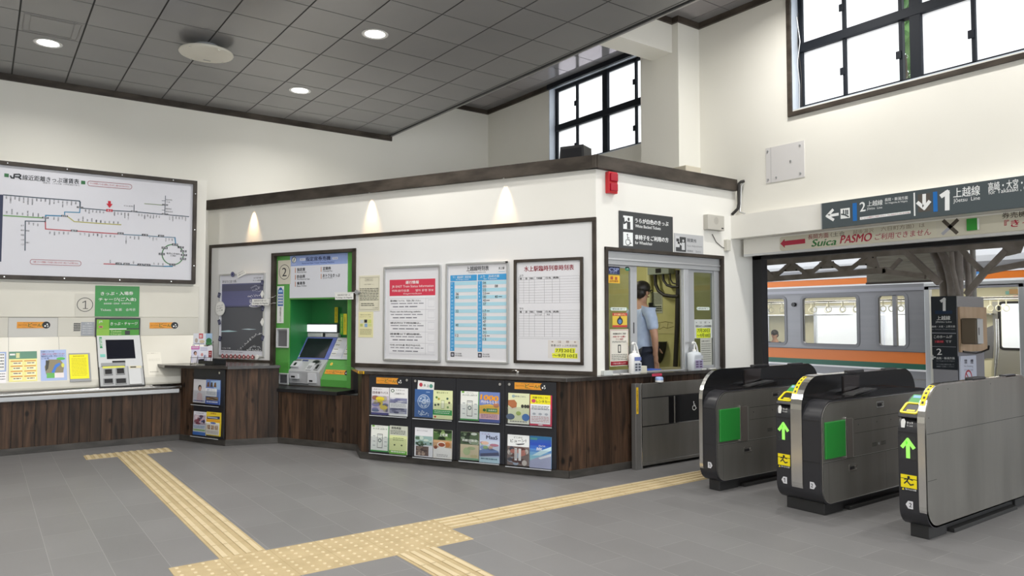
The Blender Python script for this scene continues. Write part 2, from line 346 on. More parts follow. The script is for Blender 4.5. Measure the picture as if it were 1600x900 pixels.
def holed(mb, u0, v0, u1, v1, holes, w0, w1, m, mr=None):
    """a slab between w0 and w1 with rectangular holes"""
    us = sorted({u0, u1, *[h[0] for h in holes], *[h[2] for h in holes]}); vs = sorted({v0, v1, *[h[1] for h in holes], *[h[3] for h in holes]})
    us = [u for u in us if u0 <= u <= u1]; vs = [v for v in vs if v0 <= v <= v1]
    for a, b in zip(us, us[1:]):
        for c, d in zip(vs, vs[1:]):
            x, y = (a + b) / 2, (c + d) / 2
            if any(h[0] < x < h[2] and h[1] < y < h[3] for h in holes): continue
            mb.quad(a, c, b, d, w1, m); mb.add([(a, c, w0), (a, d, w0), (b, d, w0), (b, c, w0)], [(0, 1, 2, 3)], m)
    def rim(a, c, b, d, inward):
        p = [(a, c), (b, c), (b, d), (a, d)]
        for i in range(4):
            (x, y), (X, Y) = p[i], p[(i + 1) % 4]; f = (0, 1, 2, 3) if inward else (3, 2, 1, 0)
            mb.add([(x, y, w0), (x, y, w1), (X, Y, w1), (X, Y, w0)], [f], mr or m)
    rim(u0, v0, u1, v1, False)
    for h in holes: rim(max(h[0], u0), max(h[1], v0), min(h[2], u1), min(h[3], v1), True)
    return mb

# ------------------------------------------------------------------ the planes of the room
YL, XR, YS, YB, XB = 11.15, 7.55, 5.66, 10.8, 7.44
ZLOW, ZHI = 4.68, 5.455
AF = RD(65); CF = Vector((5.2, YS, 0)); UF = Vector((cos(AF), -sin(AF), 0))
PF = Plane(CF, UF)                                   # office front wall (u is negative towards the fare map)
PL = Plane((0, YB, 0), (1, 0, 0))                    # front of the boxed-out long wall with the fare map
PS = Plane((0, YS, 0), (1, 0, 0))                    # office side wall with the service window
PR = Plane((XR, 0, 0), (0, -1, 0)); PB = Plane((XB, 0, 0), (0, -1, 0))                   # wall towards the platform (u = -y)
AA = RD(61); CA = Vector((4.75, 5.58, 0)); UA = Vector((cos(AA), -sin(AA), 0)); PA = Plane(CA, UA)   # brochure rack front
FL_U = -(YL - YS) / sin(AF)                          # where the office front meets the long wall

# ================================================================== SETTING
b = MB(); b.box((-4.6, -6, -0.12), (8.02, 11, 0), FLOORM); struct(b, 'floor')
b = MB(); b.box((8.02, -14, -0.14), (14.1, 30, -0.012), noisy('platform_asphalt', (0.20, 0.20, 0.20), (0.26, 0.26, 0.26), 0.8, (3, 3, 3), 4)); struct(b, 'ground_platform')
b = MB(); b.box((14.1, -14, -1.3), (60, 40, -1.2), noisy('track_ballast', (0.12, 0.11, 0.10), (0.24, 0.22, 0.2), 0.9, (8, 8, 8), 4)); struct(b, 'ground_track')
# lower ceiling: dark grooves with separate metal panels
gx = [0.243 + 0.5812 * i for i in range(-9, 10)]; gy = [6.953 + 0.606 * i for i in range(-20, 8)]
XE = 5.54
b = MB(); b.box((-4.6, -6, ZLOW + 0.0028), (XE, YL, ZLOW + 0.12), GROOVE)
xs = [x for x in gx if x > -4.6] + [XE - 0.03]; ys = [y for y in gy if y > -6] + [YL]
for i in range(len(xs) - 1):
    for j in range(len(ys) - 1):
        if xs[i + 1] - xs[i] < 0.03 or ys[j + 1] - ys[j] < 0.03: continue
        b.box((xs[i] + 0.008, ys[j] + 0.007, ZLOW), (xs[i + 1] - 0.008, ys[j + 1] - 0.007, ZLOW + 0.003), CEILP)
struct(b, 'ceiling')
b = MB(); b.box((XE, -6, ZLOW - 0.012), (XE + 0.03, YL - 0.02, ZLOW + 0.07), mat('edge_metal', (0.33, 0.33, 0.33), 0.35, 0.6)); b.box((XE + 0.03, -6, ZLOW + 0.07), (XE + 0.05, YL, ZHI), WALLP); struct(b, 'ceiling_edge')
b = MB(); b.box((XE, -6, ZHI + 0.0028), (XR + 0.2, YL, ZHI + 0.12), GROOVE)
hy = [-6 + 0.585 * i for i in range(29)] + [YL]
CEILG = noisy('ceiling_panel_gloss', (0.24, 0.235, 0.24), (0.26, 0.255, 0.26), 0.08, (0.7, 0.7, 0.7), 2, spec=0.9); nodes(CEILG)[2].inputs['Specular Tint'].default_value = (1.0, 0.70, 0.90, 1)
for j in range(len(hy) - 1):
    if hy[j + 1] - hy[j] < 0.02: continue
    for a, c in ((XE + 0.04, 6.17), (6.17, 6.76), (6.76, 7.35), (7.35, XR)): b.box((a + 0.006, hy[j] + 0.006, ZHI), (c - 0.006, hy[j + 1] - 0.006, ZHI + 0.003), CEILG)
struct(b, 'ceiling_high')
# walls
b = MB(); b.box((-4.6, YL, 0), (XR + 0.2, YL + 0.2, 5.8), WALLP); b.box((-4.6, YB, 0), (2.53, YL, 3.53), WALLP); struct(b, 'wall_left')
b = MB(); b.box((-4.8, -6, 0), (-4.6, YL, 5.8), WALLP); struct(b, 'wall_rear')
w1L, w1R = -PR.uv(858, 200)[0], 7.0
z1b = PR.uv(925, 243)[1] - 0.02
w2L = -PR.uv(1238, 172)[0]; w2R = 0.9
z2b = PR.uv(1300, 157)[1]
DOORZ = 2.53
b = MB(PR); holed(b, -YL, -0.08, 6, 5.8, [(-w1L, z1b, -w1R, ZHI - 0.03), (-w2L, z2b, -w2R, ZHI - 0.05), (-8.6, -0.06, 0.4, 2.80)], -0.2, 0, WALLP)
struct(b, 'wall_right')
b = MB(); b.box((7.14, 6.21, 3.2), (XR, 6.87, ZHI), WALLP); struct(b, 'column')
b = MB(); b.box((XE + 0.03, 6.31, 5.01), (7.14, 6.66, ZHI), WALLP); struct(b, 'beam_1')
# ceiling trims (dark cornices)
b = MB(); b.box((-4.6, YL - 0.03, ZLOW - 0.085), (XE + 0.03, YL, ZLOW), TRIM); struct(b, 'trim_1')
b = MB()
zt0, zt1 = ZHI - 0.075, ZHI
b.box((XE + 0.05, YL - 0.035, zt0), (XR, YL, zt1), TRIM); b.box((XR - 0.035, w1L, zt0), (XR, YL - 0.035, zt1), TRIM)
b.box((XE + 0.05, 6.28, zt0), (7.14, 6.31, zt1), TRIM); b.box((7.11, 6.18, zt0), (7.14, 6.28, zt1), TRIM); b.box((7.14, 6.18, zt0), (XR, 6.21, zt1), TRIM)
b.box((XR - 0.035, w2L, zt0), (XR, 6.18, zt1), TRIM); b.box((XR - 0.035, -6, zt0), (XR, w2R, zt1), TRIM)
b.box((XR - 0.05, w1R, zt0), (XR, w1L, zt1), DARKBAR)
struct(b, 'trim_2')
# office shell
b = MB(PF)
mL, mT = PF.uv(427, 401); mR, mB = PF.uv(554, 607)
mT = (PF.uv(427, 401)[1] + PF.uv(554, 393)[1]) / 2 + .03; ZM = PF.uv(497, 605, 0.0)[1]; mB = ZM - 0.04
holed(b, FL_U, 0, 0, 3.16, [(mL, mB, mR, mT)], -0.1, 0, OFFP); struct(b, 'wall_front')
sL, sT = PS.uv(948, 391); sR, _ = PS.uv(1127, 405); sB = 0.955
b = MB(PS); holed(b, 5.2, 0, 7.96, 3.16, [(sL, sB, sR, sT)], -0.1, 0, OFFP); struct(b, 'wall_side')
b = MB(); b.poly([(CF.x, CF.y), (7.96, YS), (7.96, YL), (2.64, YL)], 3.2, OFFP); struct(b, 'ceiling_office_roof')
b = MB()
b.prism([(CF.x + 0.05, CF.y + 0.11), (7.55, YS + 0.11), (7.55, 9), (3.8, 9)], 2.98, 3.05, mat('office_ceiling_board', (0.7, 0.7, 0.66), 0.7)); struct(b, 'ceiling_office')
b = MB(); b.box((7.45, YS + 0.1, 0), (7.54, 9, 2.98), OYELLOW); b.box((3.9, 8.95, 0), (7.6, 9.05, 2.98), OYELLOW); struct(b, 'wall_office_inner')
b = MB(); b.prism([(CF.x + 0.1, CF.y + 0.11), (7.52, YS + 0.11), (7.45, 8.95), (3.85, 8.95)], 0.0, 0.2, mat('office_floor', (0.12, 0.11, 0.1), 0.6)); struct(b, 'floor_office')
# cornice band over the office, both faces
b = MB(PF); b.box((FL_U + 0.02, 3.155, 0), (0.055, 3.295, 0.06), TRIM); b.box((FL_U + 0.02, 3.155, -0.1), (0.0, 3.295, 0), TRIM); struct(b, 'trim_3', bevel=0.004)
b = MB(PS); b.box((5.14, 3.155, -0.1), (7.5, 3.295, 0.06), TRIM); struct(b, 'trim_4', bevel=0.004)
# white lower panel on the front wall with its dark battens
pTl, pTr = PF.uv(330, 387), PF.uv(928, 344.5)
zt = (pTl[1] + pTr[1]) / 2 + 0.01; uL = pTl[0]; uR = pTr[0]
b = MB(PF); holed(b, uL, 0.99, uR, zt, [(mL, 0.5, mR, mT)], 0.0005, 0.005, MELA); struct(b, 'wall_front_panel')
b = MB(PF)
b.box((uL - 0.02, zt - 0.02, 0.0), (uR + 0.03, zt + 0.025, 0.022), FRAMEW); b.box((uL - 0.02, 0.99, 0), (uL + 0.02, zt - 0.02, 0.022), FRAMEW)
b.box((uR - 0.015, 0.99, 0), (uR + 0.03, zt - 0.02, 0.022), FRAMEW); b.box((mR, 0.99, 0), (uR - 0.015, 1.03, 0.022), FRAMEW); b.box((uL + 0.02, 0.99, 0), (mL, 1.02, 0.022), FRAMEW)
struct(b, 'trim_5', bevel=0.003)
# ---- wainscots of vertical planks
D0, D1, C1, B1 = Vector((2.15, 10.36, 0)), Vector((2.51, 9.53, 0)), Vector((3.11, 9.35, 0)), Vector((3.70, 8.25, 0))
A0 = Vector((3.535, 7.78, 0))
def wains(name, p, q, z0, z1, bw=0.115, th=0.14, base=True):
    p, q = Vector(p), Vector(q); ln = (q - p).length; pl = Plane(p, q - p); b = MB(pl); n = max(1, round(ln / bw)); w = ln / n
    for i in range(n): b.box((i * w + 0.0022, z0, -0.02), ((i + 1) * w - 0.0022, z1, 0), PLANK)
    b.box((0, z0, -th), (ln, z1, -0.012), BLACK)
    struct(b, 'wall_' + name, bevel=0.002, seg=1)
    if base:
        b = MB(pl); b.box((-0.004, 0, -0.03), (ln + 0.004, 0.075, 0.016), BASEB); struct(b, 'baseboard_' + name, bevel=0.003)
wains('long', (-4.6, YB - 0.47, 0), (2.155, YB - 0.445, 0), 0.07, 0.69)
wains('counter_end', D0, D1, 0.07, 0.953, th=0.05)
wains('counter_return', D1, C1, 0.07, 0.953, th=0.05)
wains('machine', C1, B1, 0.07, ZM - 0.045, th=0.08)
wains('jog', B1, A0, 0.07, 0.953, th=0.03)
wains('rack', A0, CA, 0.07, 0.953, th=0.05)
wains('service', CA, (7.1, 5.58, 0), 0.07, 0.953, th=0.05)
# ledge under the big ticket machine
b = MB(PF); 
lw = (C1 - CF).dot(PF.w) + 0.02
b.box((mL - 0.05, ZM - 0.045, -0.1), (mR + 0.03, ZM, lw), BLACK); b.box((mR - 0.002, ZM - 0.045, -0.05), (mR + 0.16, 0.955, 0.03), BLACK); b.box((mL - 0.09, ZM - 0.045, 0.0), (mL - 0.0, 0.955, lw - 0.01), BLACK); struct(b, 'trim_6', bevel=0.004)
# ---- counters
def zpt(px, py, z): p = on_floor(px, py, z); return (p.x, p.y)
ZC = 0.99
nD = Plane(D0, D1 - D0); nC = Plane(D1, C1 - D1)
tip = zpt(257, 570.5, ZC)
b = MB()
e = 0.045
dl = nD.at(0.98, 0, e); cr = nC.at(0.64, 0, e)
pf_l = PF.at(mL - 0.03, 0, 0.0)
b.prism([tip, (dl.x - 0.0, dl.y - 0.0), (cr.x, cr.y), (pf_l.x, pf_l.y), (2.655, YL - 0.005), (2.53, YL - 0.005), (2.53, YB - 0.005), (tip[0] - 0.06, YB - 0.005)], ZC - 0.035, ZC, COUNTER)
b.build('counter_top', bevel=0.006, label='short dark laminate counter top under the snowy poster frame, by the cream console', cat='counter top')
b = MB()
a0 = PA.at(-(CA - A0).length - 0.02, 0, 0.03); a1 = PA.at(0.0, 0, 0.04); pr_ = PF.at(mR + 0.02, 0, 0); pj = PF.at(mR + 0.02, 0, 0.1)
b.prism([(pj.x, pj.y), (a0.x, a0.y), (a1.x - 0.01, a1.y), (4.86, 5.53), (7.12, 5.53), (7.12, 5.80), (5.27, 5.80), (5.2, 5.655), (pr_.x, pr_.y)], ZC - 0.035, ZC, COUNTER)
b.build('counter_top', bevel=0.006, label='long dark laminate counter top above the brochure racks, turning under the service window', cat='counter top')
# hazard tape on the counter end
b = MB(); HZ = ink('e8b520')
q0 = PA.at(-(CA - A0).length - 0.02, 0, 0.034); b2 = MB(PA); Lr = -(CA - A0).length - 0.02
for i in range(5): b2.poly([(Lr + 0.012 + i * 0.012, 0.957), (Lr + 0.02 + i * 0.012, 0.957), (Lr + 0.026 + i * 0.012, 0.987), (Lr + 0.018 + i * 0.012, 0.987)], 0.0445, BLACK)
b2.box((Lr + 0.004, 0.957, 0.03), (Lr + 0.08, 0.988, 0.044), HZ)
b2.build('corner_tape', label='yellow and black hazard tape wrapped on the dark counter corner beside the green machine', cat='tape')

# ---- windows high in the platform wall
def high_window(name, yl, yr, zb, zt, cas, stiles, mull, trans, gap=None):
    b = MB(PR)
    if cas: b.frame(-yl - 0.045, zb - 0.07, -yr + 0.05, zt + 0.03, 0.05, -0.005, 0.03, TRIM)
    b.frame(-yl - 0.001, zb - 0.001, -yr + 0.001, zt + 0.001, 0.012, -0.2, 0.0, mat('jamb_pale', (0.62, 0.68, 0.76), 0.5))
    fr = struct(b, name)
    b = MB(PR); b.frame(-yl + 0.012, zb + 0.012, -yr - 0.012, zt - 0.012, 0.055, -0.19, -0.12, DARKBAR)
    b.box((-yl + 0.03, trans - 0.05, -0.195), (-yr - 0.03, trans + 0.05, -0.10), DARKBAR)
    for m_ in mull: b.box((m_ - 0.055, zb + 0.03, -0.195), (m_ + 0.055, zt - 0.03, -0.105), DARKBAR)
    for s_ in stiles:
        b.box((s_ - 0.018, zb + 0.03, -0.18), (s_ + 0.018, zt - 0.03, -0.12), DARKBAR)
        for z in ((zb + trans) / 2 - 0.03, (zt + trans) / 2 - 0.02): b.box((s_ - 0.045, z - 0.05, -0.125), (s_ + 0.008, z + 0.03, -0.105), DARKBAR)
    o = b.build('window_frame', parent=fr, bevel=0.003)
    xs = [-yl + 0.05, -yr - 0.05]
    b = MB(PR)
    segs = [(xs[0], xs[1])] if not gap else [(xs[0], gap[0]), (gap[1], xs[1])]
    for a, c in segs: b.quad(a, zb + 0.04, c, zt - 0.04, -0.155, FROST)
    b.build('frosted_pane', parent=fr)
    if gap: b = MB(PR); b.quad(gap[0], zb + 0.04, gap[1], zt - 0.04, -0.157, GLASS); b.build('clear_pane', parent=fr)
U = lambda px, py, w=-0.15: PR.uv(px, py, w)[0]
high_window('window_1', w1L, w1R, z1b, ZHI - 0.03, False, [U(903, 150), U(995, 120)], [U(948, 150)], (PR.uv(861, 201, -0.1)[1] + PR.uv(990, 163, -0.1)[1]) / 2)
high_window('window_2', w2L, w2R, z2b, ZHI - 0.05, True, [U(1321, 80), U(1409, 60), U(1523, 60)], [U(1433, 60)], (PR.uv(1261, 71, -0.1)[1] + PR.uv(1425, 17, -0.1)[1]) / 2, (U(1410, 60), U(1426, 60)))
# cable in the reveal of the big window
b = MB(PR); u0 = -w2L + 0.055
b.tube([(u0, z2b + 0.02, -0.06), (u0 + 0.012, z2b + 0.3, -0.05), (u0 - 0.012, z2b + 0.55, -0.05), (u0 + 0.02, z2b + 0.8, -0.06), (u0 - 0.01, z2b + 1.1, -0.05)], 0.006, ALU, 6)
b.tube([(u0 + 0.03, z2b + 0.02, -0.06), (u0 + 0.03, z2b + 0.4, -0.06), (u0 - 0.01, z2b + 0.8, -0.06), (u0 + 0.0, z2b + 1.15, -0.06)], 0.005, CONDUIT, 6)
b.build('window_cable', label='thin loose cables running up the jamb of the big window', cat='cable')

# ---- header over the platform opening
PH = Plane((7.6, 0, 0), (0, -1, 0)); PX = Plane((7.9, 0, 0), (0, -1, 0))
ZBE0 = (PB.uv(1142, 373.8)[1] + PB.uv(1350, 350.5)[1]) / 2; ZBE1 = (PB.uv(1285, 318)[1] + PB.uv(1600, 273.7)[1]) / 2
b = MB(); b.box((XB, 0.35, ZBE0), (7.9, YS, ZBE1), OFFP); struct(b, 'beam_2')
zb = (PX.uv(1190, 410.5)[1] + PX.uv(1350, 388)[1]) / 2
b = MB(); b.box((7.86, 5.53, 0), (7.98, YS, zb + 0.1), mat('black_steel', (0.006, 0.006, 0.008), 0.5)); b.box((7.86, 0.35, zb), (7.98, YS, zb + 0.13), MATS['black_steel']); struct(b, 'door_1')

# ---- tactile paving set in the floor
def tactile(name, x0, y0, x1, y1, mode, label):
    b = MB(); b.box((x0, y0, -0.01), (x1, y1, 0.003), YELLOWT); t = 0.302
    nx, ny = max(1, round((x1 - x0) / t)), max(1, round((y1 - y0) / t)); dx, dy = (x1 - x0) / nx, (y1 - y0) / ny
    J = mat('tile_joint', (0.33, 0.25, 0.12), 0.8)
    for i in range(1, nx): b.quad(x0 + i * dx - 0.0015, y0, x0 + i * dx + 0.0015, y1, 0.0034, J)
    for j in range(1, ny): b.quad(x0, y0 + j * dy - 0.0015, x1, y0 + j * dy + 0.0015, 0.0034, J)
    for i in range(nx):
        for j in range(ny):
            cx, cy = x0 + i * dx, y0 + j * dy
            for k in range(4):
                c = (k + 0.5) / 4
                if mode == 'y': b.prism([(cx + dx * c - 0.017, cy + 0.004), (cx + dx * c + 0.017, cy + 0.004), (cx + dx * c + 0.017, cy + dy - 0.004), (cx + dx * c - 0.017, cy + dy - 0.004)], 0.002, 0.008, YELLOWR)
                if mode == 'x': b.prism([(cx + 0.004, cy + dy * c - 0.017), (cx + dx - 0.004, cy + dy * c - 0.017), (cx + dx - 0.004, cy + dy * c + 0.017), (cx + 0.004, cy + dy * c + 0.017)], 0.002, 0.008, YELLOWR)
                if mode == 'd':
                    for l in range(4): b.lathe([(0.0145, 0.002), (0.013, 0.0065), (0.008, 0.008)], YELLOWR, 10, (cx + dx * c, cy + dy * (l + 0.5) / 4, 0))
    b.build(name, loc=((x0 + x1) / 2, (y0 + y1) / 2, 0), label=label, cat='tactile paving', bevel=0.002, seg=1)
tactile('tactile_paving', 1.31, 5.07, 1.615, 9.5, 'y', 'long ribbed yellow tactile strip running from the ticket console to the dotted paving')
tactile('tactile_paving', 1.0, 9.5, 1.9, 9.79, 'y', 'short ribbed yellow tactile bar crossing the strip end before the ticket console')
tactile('tactile_paving', 1.0, 4.455, 2.9, 5.07, 'd', 'dotted yellow tactile paving two tiles deep at the path junction')
tactile('tactile_paving', 2.9, 4.765, 6.9, 5.07, 'x', 'ribbed yellow tactile strip leading to the ticket gates')
tactile('tactile_paving', 2.285, 1.5, 2.59, 4.455, 'y', 'short stretch of ribbed yellow tactile strip entering from the picture bottom edge')

# ================================================================== CEILING FIXTURES
LAMPD = mat('lamp_diffuser', (1, 1, 1), 0.5, emit=(1.0, 0.98, 0.95), es=9)
def downlight(x, y, label, group=None, e=1.0):
    t = thing('ceiling_downlight', (x, y, ZLOW), label, 'ceiling light', group)
    b = MB(); b.lathe([(0.145, -0.002), (0.142, -0.007), (0.118, -0.006), (0.112, 0.0)], WHITEP, 28, (x, y, ZLOW)); b.build('trim_ring', t)
    b = MB(); b.lathe([(0.112, -0.001), (0.10, -0.004), (0.05, -0.0055), (0.01, -0.006)], LAMPD, 24, (x, y, ZLOW)); b.build('diffuser', t)
    lamp('downlight_lamp', 'AREA', (x, y, ZLOW - 0.02), HALL_W * e, (1, 0.975, 0.93), shape='DISK', size=0.2, spread=RD(150))
downlight(0.537, 9.62, 'lit round downlight in the grey ceiling beside the faint hatch outline', e=.62)
downlight(3.43, 9.62, 'lit round downlight in the grey ceiling above the snowy poster frame', e=.7)
downlight(3.40, 7.22, 'lit round downlight in the middle of the grey ceiling, beside the speaker disc')
for x in (-2.3, 0.54, 3.4):
    for y in (7.22, 4.8, 2.4, 0.03, -2.3):
        if (x, y) == (3.4, 7.22): continue
        lamp('downlight_lamp', 'AREA', (x, y, ZLOW - 0.02), HALL_W, (1, 0.975, 0.93), shape='DISK', size=0.2, spread=RD(150))
t = thing('ceiling_disc', (2.0, 8.66, ZLOW), 'large round cream disc fixture hanging just below the grey ceiling', 'ceiling fixture')
b = MB(); b.lathe([(0.285, -0.075), (0.292, -0.09), (0.285, -0.10), (0.27, -0.104), (0.02, -0.108)], CREAM, 48, (2.0, 8.66, ZLOW)); b.build('cover', t)
b = MB(); b.lathe([(0.13, 0), (0.13, -0.08)], MGREY, 24, (2.0, 8.66, ZLOW)); b.build('mount', t)
for a in (0.6, 2.0, 3.8, 5.0):
    b = MB(); b.lathe([(0.012, -0.103), (0.012, -0.108)], CHROME, 10, (2.0 + 0.262 * cos(a), 8.66 + 0.262 * sin(a), ZLOW)); b.build('screw', t)
b = MB(); b.box((2.01, 8.83, ZLOW - 0.1075), (2.09, 8.85, ZLOW - 0.106), MGREY); b.build('nameplate', t)
b = MB(); HC = mat('hatch_line', (0.17, 0.165, 0.16), 0.5)
b.frame(0.28, 8.81, 0.79, 9.34, 0.008, ZLOW - 0.002, ZLOW + 0.002, HC); b.frame(0.34, 8.84, 0.73, 9.31, 0.005, ZLOW - 0.002, ZLOW + 0.002, HC)
b.build('ceiling_hatch', label='faint square hatch outline in a ceiling panel above the fare map', cat='hatch')

# warm wall-washers tucked under the office cornice
for i, px in enumerate((397, 581, 790)):
    u = PF.uv(px, 330)[0]; p = PF.at(u, 3.15, 0.045)
    b = MB(Plane(p, PF.u)); b.T = b.T @ Matrix.Rotation(-pi / 2, 4, 'X'); b.cyl(0, 0, 0.012, -0.004, 0.004, CHROME, 14)
    lab = ['small warm spot under the office cornice above the snowy poster', 'small warm spot under the office cornice above the green machine', 'small warm spot under the office cornice above the blue timetable'][i]
    b.build('wall_washer', label=lab, cat='spotlight')
    q = PF.at(u, 3.125, 0.05)
    d = (PF.at(u, 2.74, 0.0) - q).normalized()
    lamp('washer_lamp', 'SPOT', q, WASH_W, (1.0, 0.66, 0.34), d.to_track_quat('-Z', 'Y').to_euler(), spot_size=RD(50), spot_blend=1.0, shadow_soft_size=0.02)
for x, y in ((6.55, 4.3), (6.55, 1.6), (6.55, -1.0)): lamp('downlight_lamp', 'AREA', (x, y, ZHI - 0.02), HALL_W * 1.35, (1, .975, .93), shape='DISK', size=0.2, spread=RD(160))
lamp('office_tube_lamp', 'AREA', (5.9, 7.2, 2.95), OFFICE_W, (1, 0.97, 0.85), shape='RECTANGLE', size=1.2, size_y=0.15)

# ================================================================== LONG WALL: FARE MAP, CONSOLE, TICKET MACHINE
K = crop(120, 430, 180 / 853); Nn = crop(0, 440, 0.2)
# ---- fare map board
PFM = Plane((0, YB - 0.03, 0), (1, 0, 0))
bx0 = -0.75; bx1, bz0 = PFM.uv(303.5, 443.5, 0.05); bz1 = PFM.uv(310.7, 282.5, 0.05)[1]
bx1 = (bx1 + PFM.uv(310.7, 282.5, 0.05)[0]) / 2; bz0 = (bz0 + PFM.uv(2, 435.6, 0.05)[1]) / 2; bz1 = (bz1 + PFM.uv(2, 251, 0.05)[1]) / 2
t = thing('fare_map_board', (0.8, YB, bz0), 'wide white railway fare map with thin coloured lines in a dark wooden frame', 'fare map')
b = MB(PFM); b.frame(bx0, bz0, bx1, bz1, 0.05, -0.03, 0.05, FRAMEW); b.build('frame', t, bevel=0.004)
for x, z in [(bx0 + 0.35 + i * 0.62, z) for i in range(5) for z in (bz1 - 0.025, bz0 + 0.025)] + [(bx1 - 0.025, bz0 + 0.25 + i * 0.5) for i in range(3)]:
    b = MB(PFM); b.cyl(x, z, 0.007, 0.05, 0.053, CHROME, 8); b.build('screw', t)
w = 0.022
MAPW = mat('map_sheet', (0.66, 0.66, 0.71), 0.35)
b = MB(PFM); b.box((bx0 + 0.02, bz0 + 0.02, -0.01), (bx1 - 0.02, bz1 - 0.02, 0.02), MAPW); b.build('backing', t)
a1 = crop(0, 260, .1); a2 = crop(150, 260, .1); a3 = crop(0, 340, 1 / 9); a4 = crop(150, 340, 1 / 9)
BK, DB, LB, GN, RD_, YG = ink('20232a'), ink('3a4a58'), ink('2f7fa8'), ink('6a9a58'), ink('b4525a'), ink('b4b060')
b = MB(PFM)
b.pr(*a1(68, 108), *a1(137, 170), w, ink('2f6b3f')); b.pr(*a1(1268, 222), *a1(1332, 282), w, ink('2f6b3f'))
# railway company mark and heading
def jr(b, tx, w, m, k=1.0):
    pts = [(165, 150), (180, 178), (215, 183), (225, 125), (300, 125), (322, 138), (318, 158), (290, 166), (245, 163), (285, 166), (325, 198)]
    b.line([b.q(*tx(*p), w) for p in pts], 0.017 * k, w, m)
jr(b, a1, w, BK)
b.pt('線近距離きっぷ運賃表', *a1(350, 170), *a1(1235, 240), 8.2, w, BK, 0.012)
b.pt('(普通 円)　こども半額　(10円未満切り捨て)', *a1(670, 255), *a1(1240, 300), 2.4, w, BK)
def pill(p0, p1, hp, s, n):
    A, B = b.q(*p0, w), b.q(*p1, w); h = hp
    dx, dy = B[0] - A[0], B[1] - A[1]; ln = math.hypot(dx, dy); an = math.atan2(dy, dx)
    pts = [(A[0] + x * cos(an) - y * sin(an), A[1] + x * sin(an) + y * cos(an)) for x, y in rrect(0, -h / 2, ln, h / 2, h * .45)]
    b.line(pts + pts[:1], 0.005, w, ink('a04850')); b.text(s, A[0] + 0.03, A[1] + dy / 2 - 0.0, ln - 0.06, h * .42, w, ink('b03038'), ang=0)
pill(a1(1370, 262), a2(560, 320), 0.062, 'きっぷを発売していない区間もございます。係員へおたずねください', 1)
pill(a3(425, 620), a3(1140, 645), 0.06, '交通系ＩＣカードは首都圏エリア内の各駅でご利用いただけます　新潟エリアへはご利用できません', 2)
def route(pts, m, t=0.011): b.line([b.q(*p, w) for p in pts], t, w, m)
route([a1(55, 445), a1(620, 492), a1(1240, 540)], DB, 0.012); route([a1(1240, 540), a1(1252, 560), a1(1250, 640)], DB, 0.015)
route([a1(1250, 650), a1(1600, 680), a2(160, 686)], DB); route([a2(255, 690), a2(560, 705), a2(940, 740), a2(1450, 785)], DB)
route([a1(1250, 660), a1(1245, 720), a1(1010, 712), a1(1010, 770)], LB); route([a1(960, 775), a1(715, 765), a1(710, 800)], LB, 0.014)
route([a1(55, 767), a1(680, 805)], GN, 0.014)
route([a1(1060, 785), a1(1160, 862), a3(1440, 85), a4(350, 100)], YG, 0.012)
route([a3(640, 0), a3(638, 60)], DB); route([a3(640, 55), a3(356, 48), a3(352, 460)], DB, 0.011)
route([a3(638, 60), a3(640, 160), a3(1000, 185)], RD_, 0.013); route([a3(1090, 190), a3(1440, 215), a4(300, 228)], RD_, 0.013)
route([a4(390, 238), a4(640, 250), a4(870, 268), a4(1110, 280)], ink('5a7a90'), 0.011); route([a4(1110, 280), a4(1120, 370)], LB, 0.014)
route([a4(112, 650), a4(275, 655)], RD_, 0.013); route([a4(275, 655), a4(580, 668), a4(950, 685)], ink('5a7080'), 0.012); route([a4(950, 685), a4(1075, 685)], LB, 0.014)
route([a2(760, 582), a2(1040, 604)], ink('8a9a78'), 0.009); route([a2(1085, 460), a2(1075, 740)], DB, 0.008); route([a2(597, 600), a2(594, 690)], DB, 0.008)
for y in (535, 604, 682): route([a2(1030, y), a2(1080, y + 3)], DB, 0.006)
cc = b.q(*a4(1080, 520), w); ce = b.q(*a4(1235, 520), w); ct = b.q(*a4(1080, 372), w)
b.circ(*cc, ce[0] - cc[0], 0.013, w, ink('3f7a48'), 40, ct[1] - cc[1])
b.pt('東京山手線内', *a4(990, 500), *a4(1180, 515), 3, w + .001, BK); b.pt('3,080', *a4(1045, 535), *a4(1125, 540), 2.2, w + .001, BK)
def jbox(tx, x, y, s, dx=42, dy=17):
    q0, q1 = tx(x - dx, y - dy), tx(x + dx, y + dy); b.pr(*q0, *q1, w + .001, BK); b.pt(s, *tx(x - dx * .8, y), *tx(x + dx * .8, y), (q1[1] - q0[1]) * .72, w + .0016, MAPW)
for x, y, s in [(965, 425, '新宿'), (925, 512, '渋谷'), (1112, 379, '赤羽'), (1192, 418, '上野'), (1230, 472, '秋葉'), (1237, 526, '東京'), (1225, 580, '新橋'), (1075, 662, '品川'),
                (345, 222, '熊谷'), (687, 245, '大宮'), (915, 257, '浦和'), (318, 648, '川崎'), (430, 652, '横浜'), (625, 662, '大船'), (722, 666, '藤沢')]: jbox(a4, x, y, s)
for x, y, s in [(1250, 640, '渋川'), (1010, 775, '新前橋'), (710, 802, '高崎')]: jbox(a1, x, y, s, 50, 17)
jbox(a3, 1042, 183, '籠原', 45, 16); jbox(a2, 1078, 745, '越後川口', 48, 14); jbox(a2, 1080, 600, '十日町', 44, 14); jbox(a2, 597, 702, '越後湯沢', 48, 13)
red = ink('c0152e'); b.pr(*a2(160, 665), *a2(258, 712), w + .001, red); b.pt('水上', *a2(175, 687), *a2(245, 692), 3, w + .0016, MAPW, 0.02)
b.ppoly([a2(188, 540), a2(232, 542), a2(232, 585), a2(260, 588), a2(212, 650), a2(160, 580), a2(188, 582)], w + .001, red)
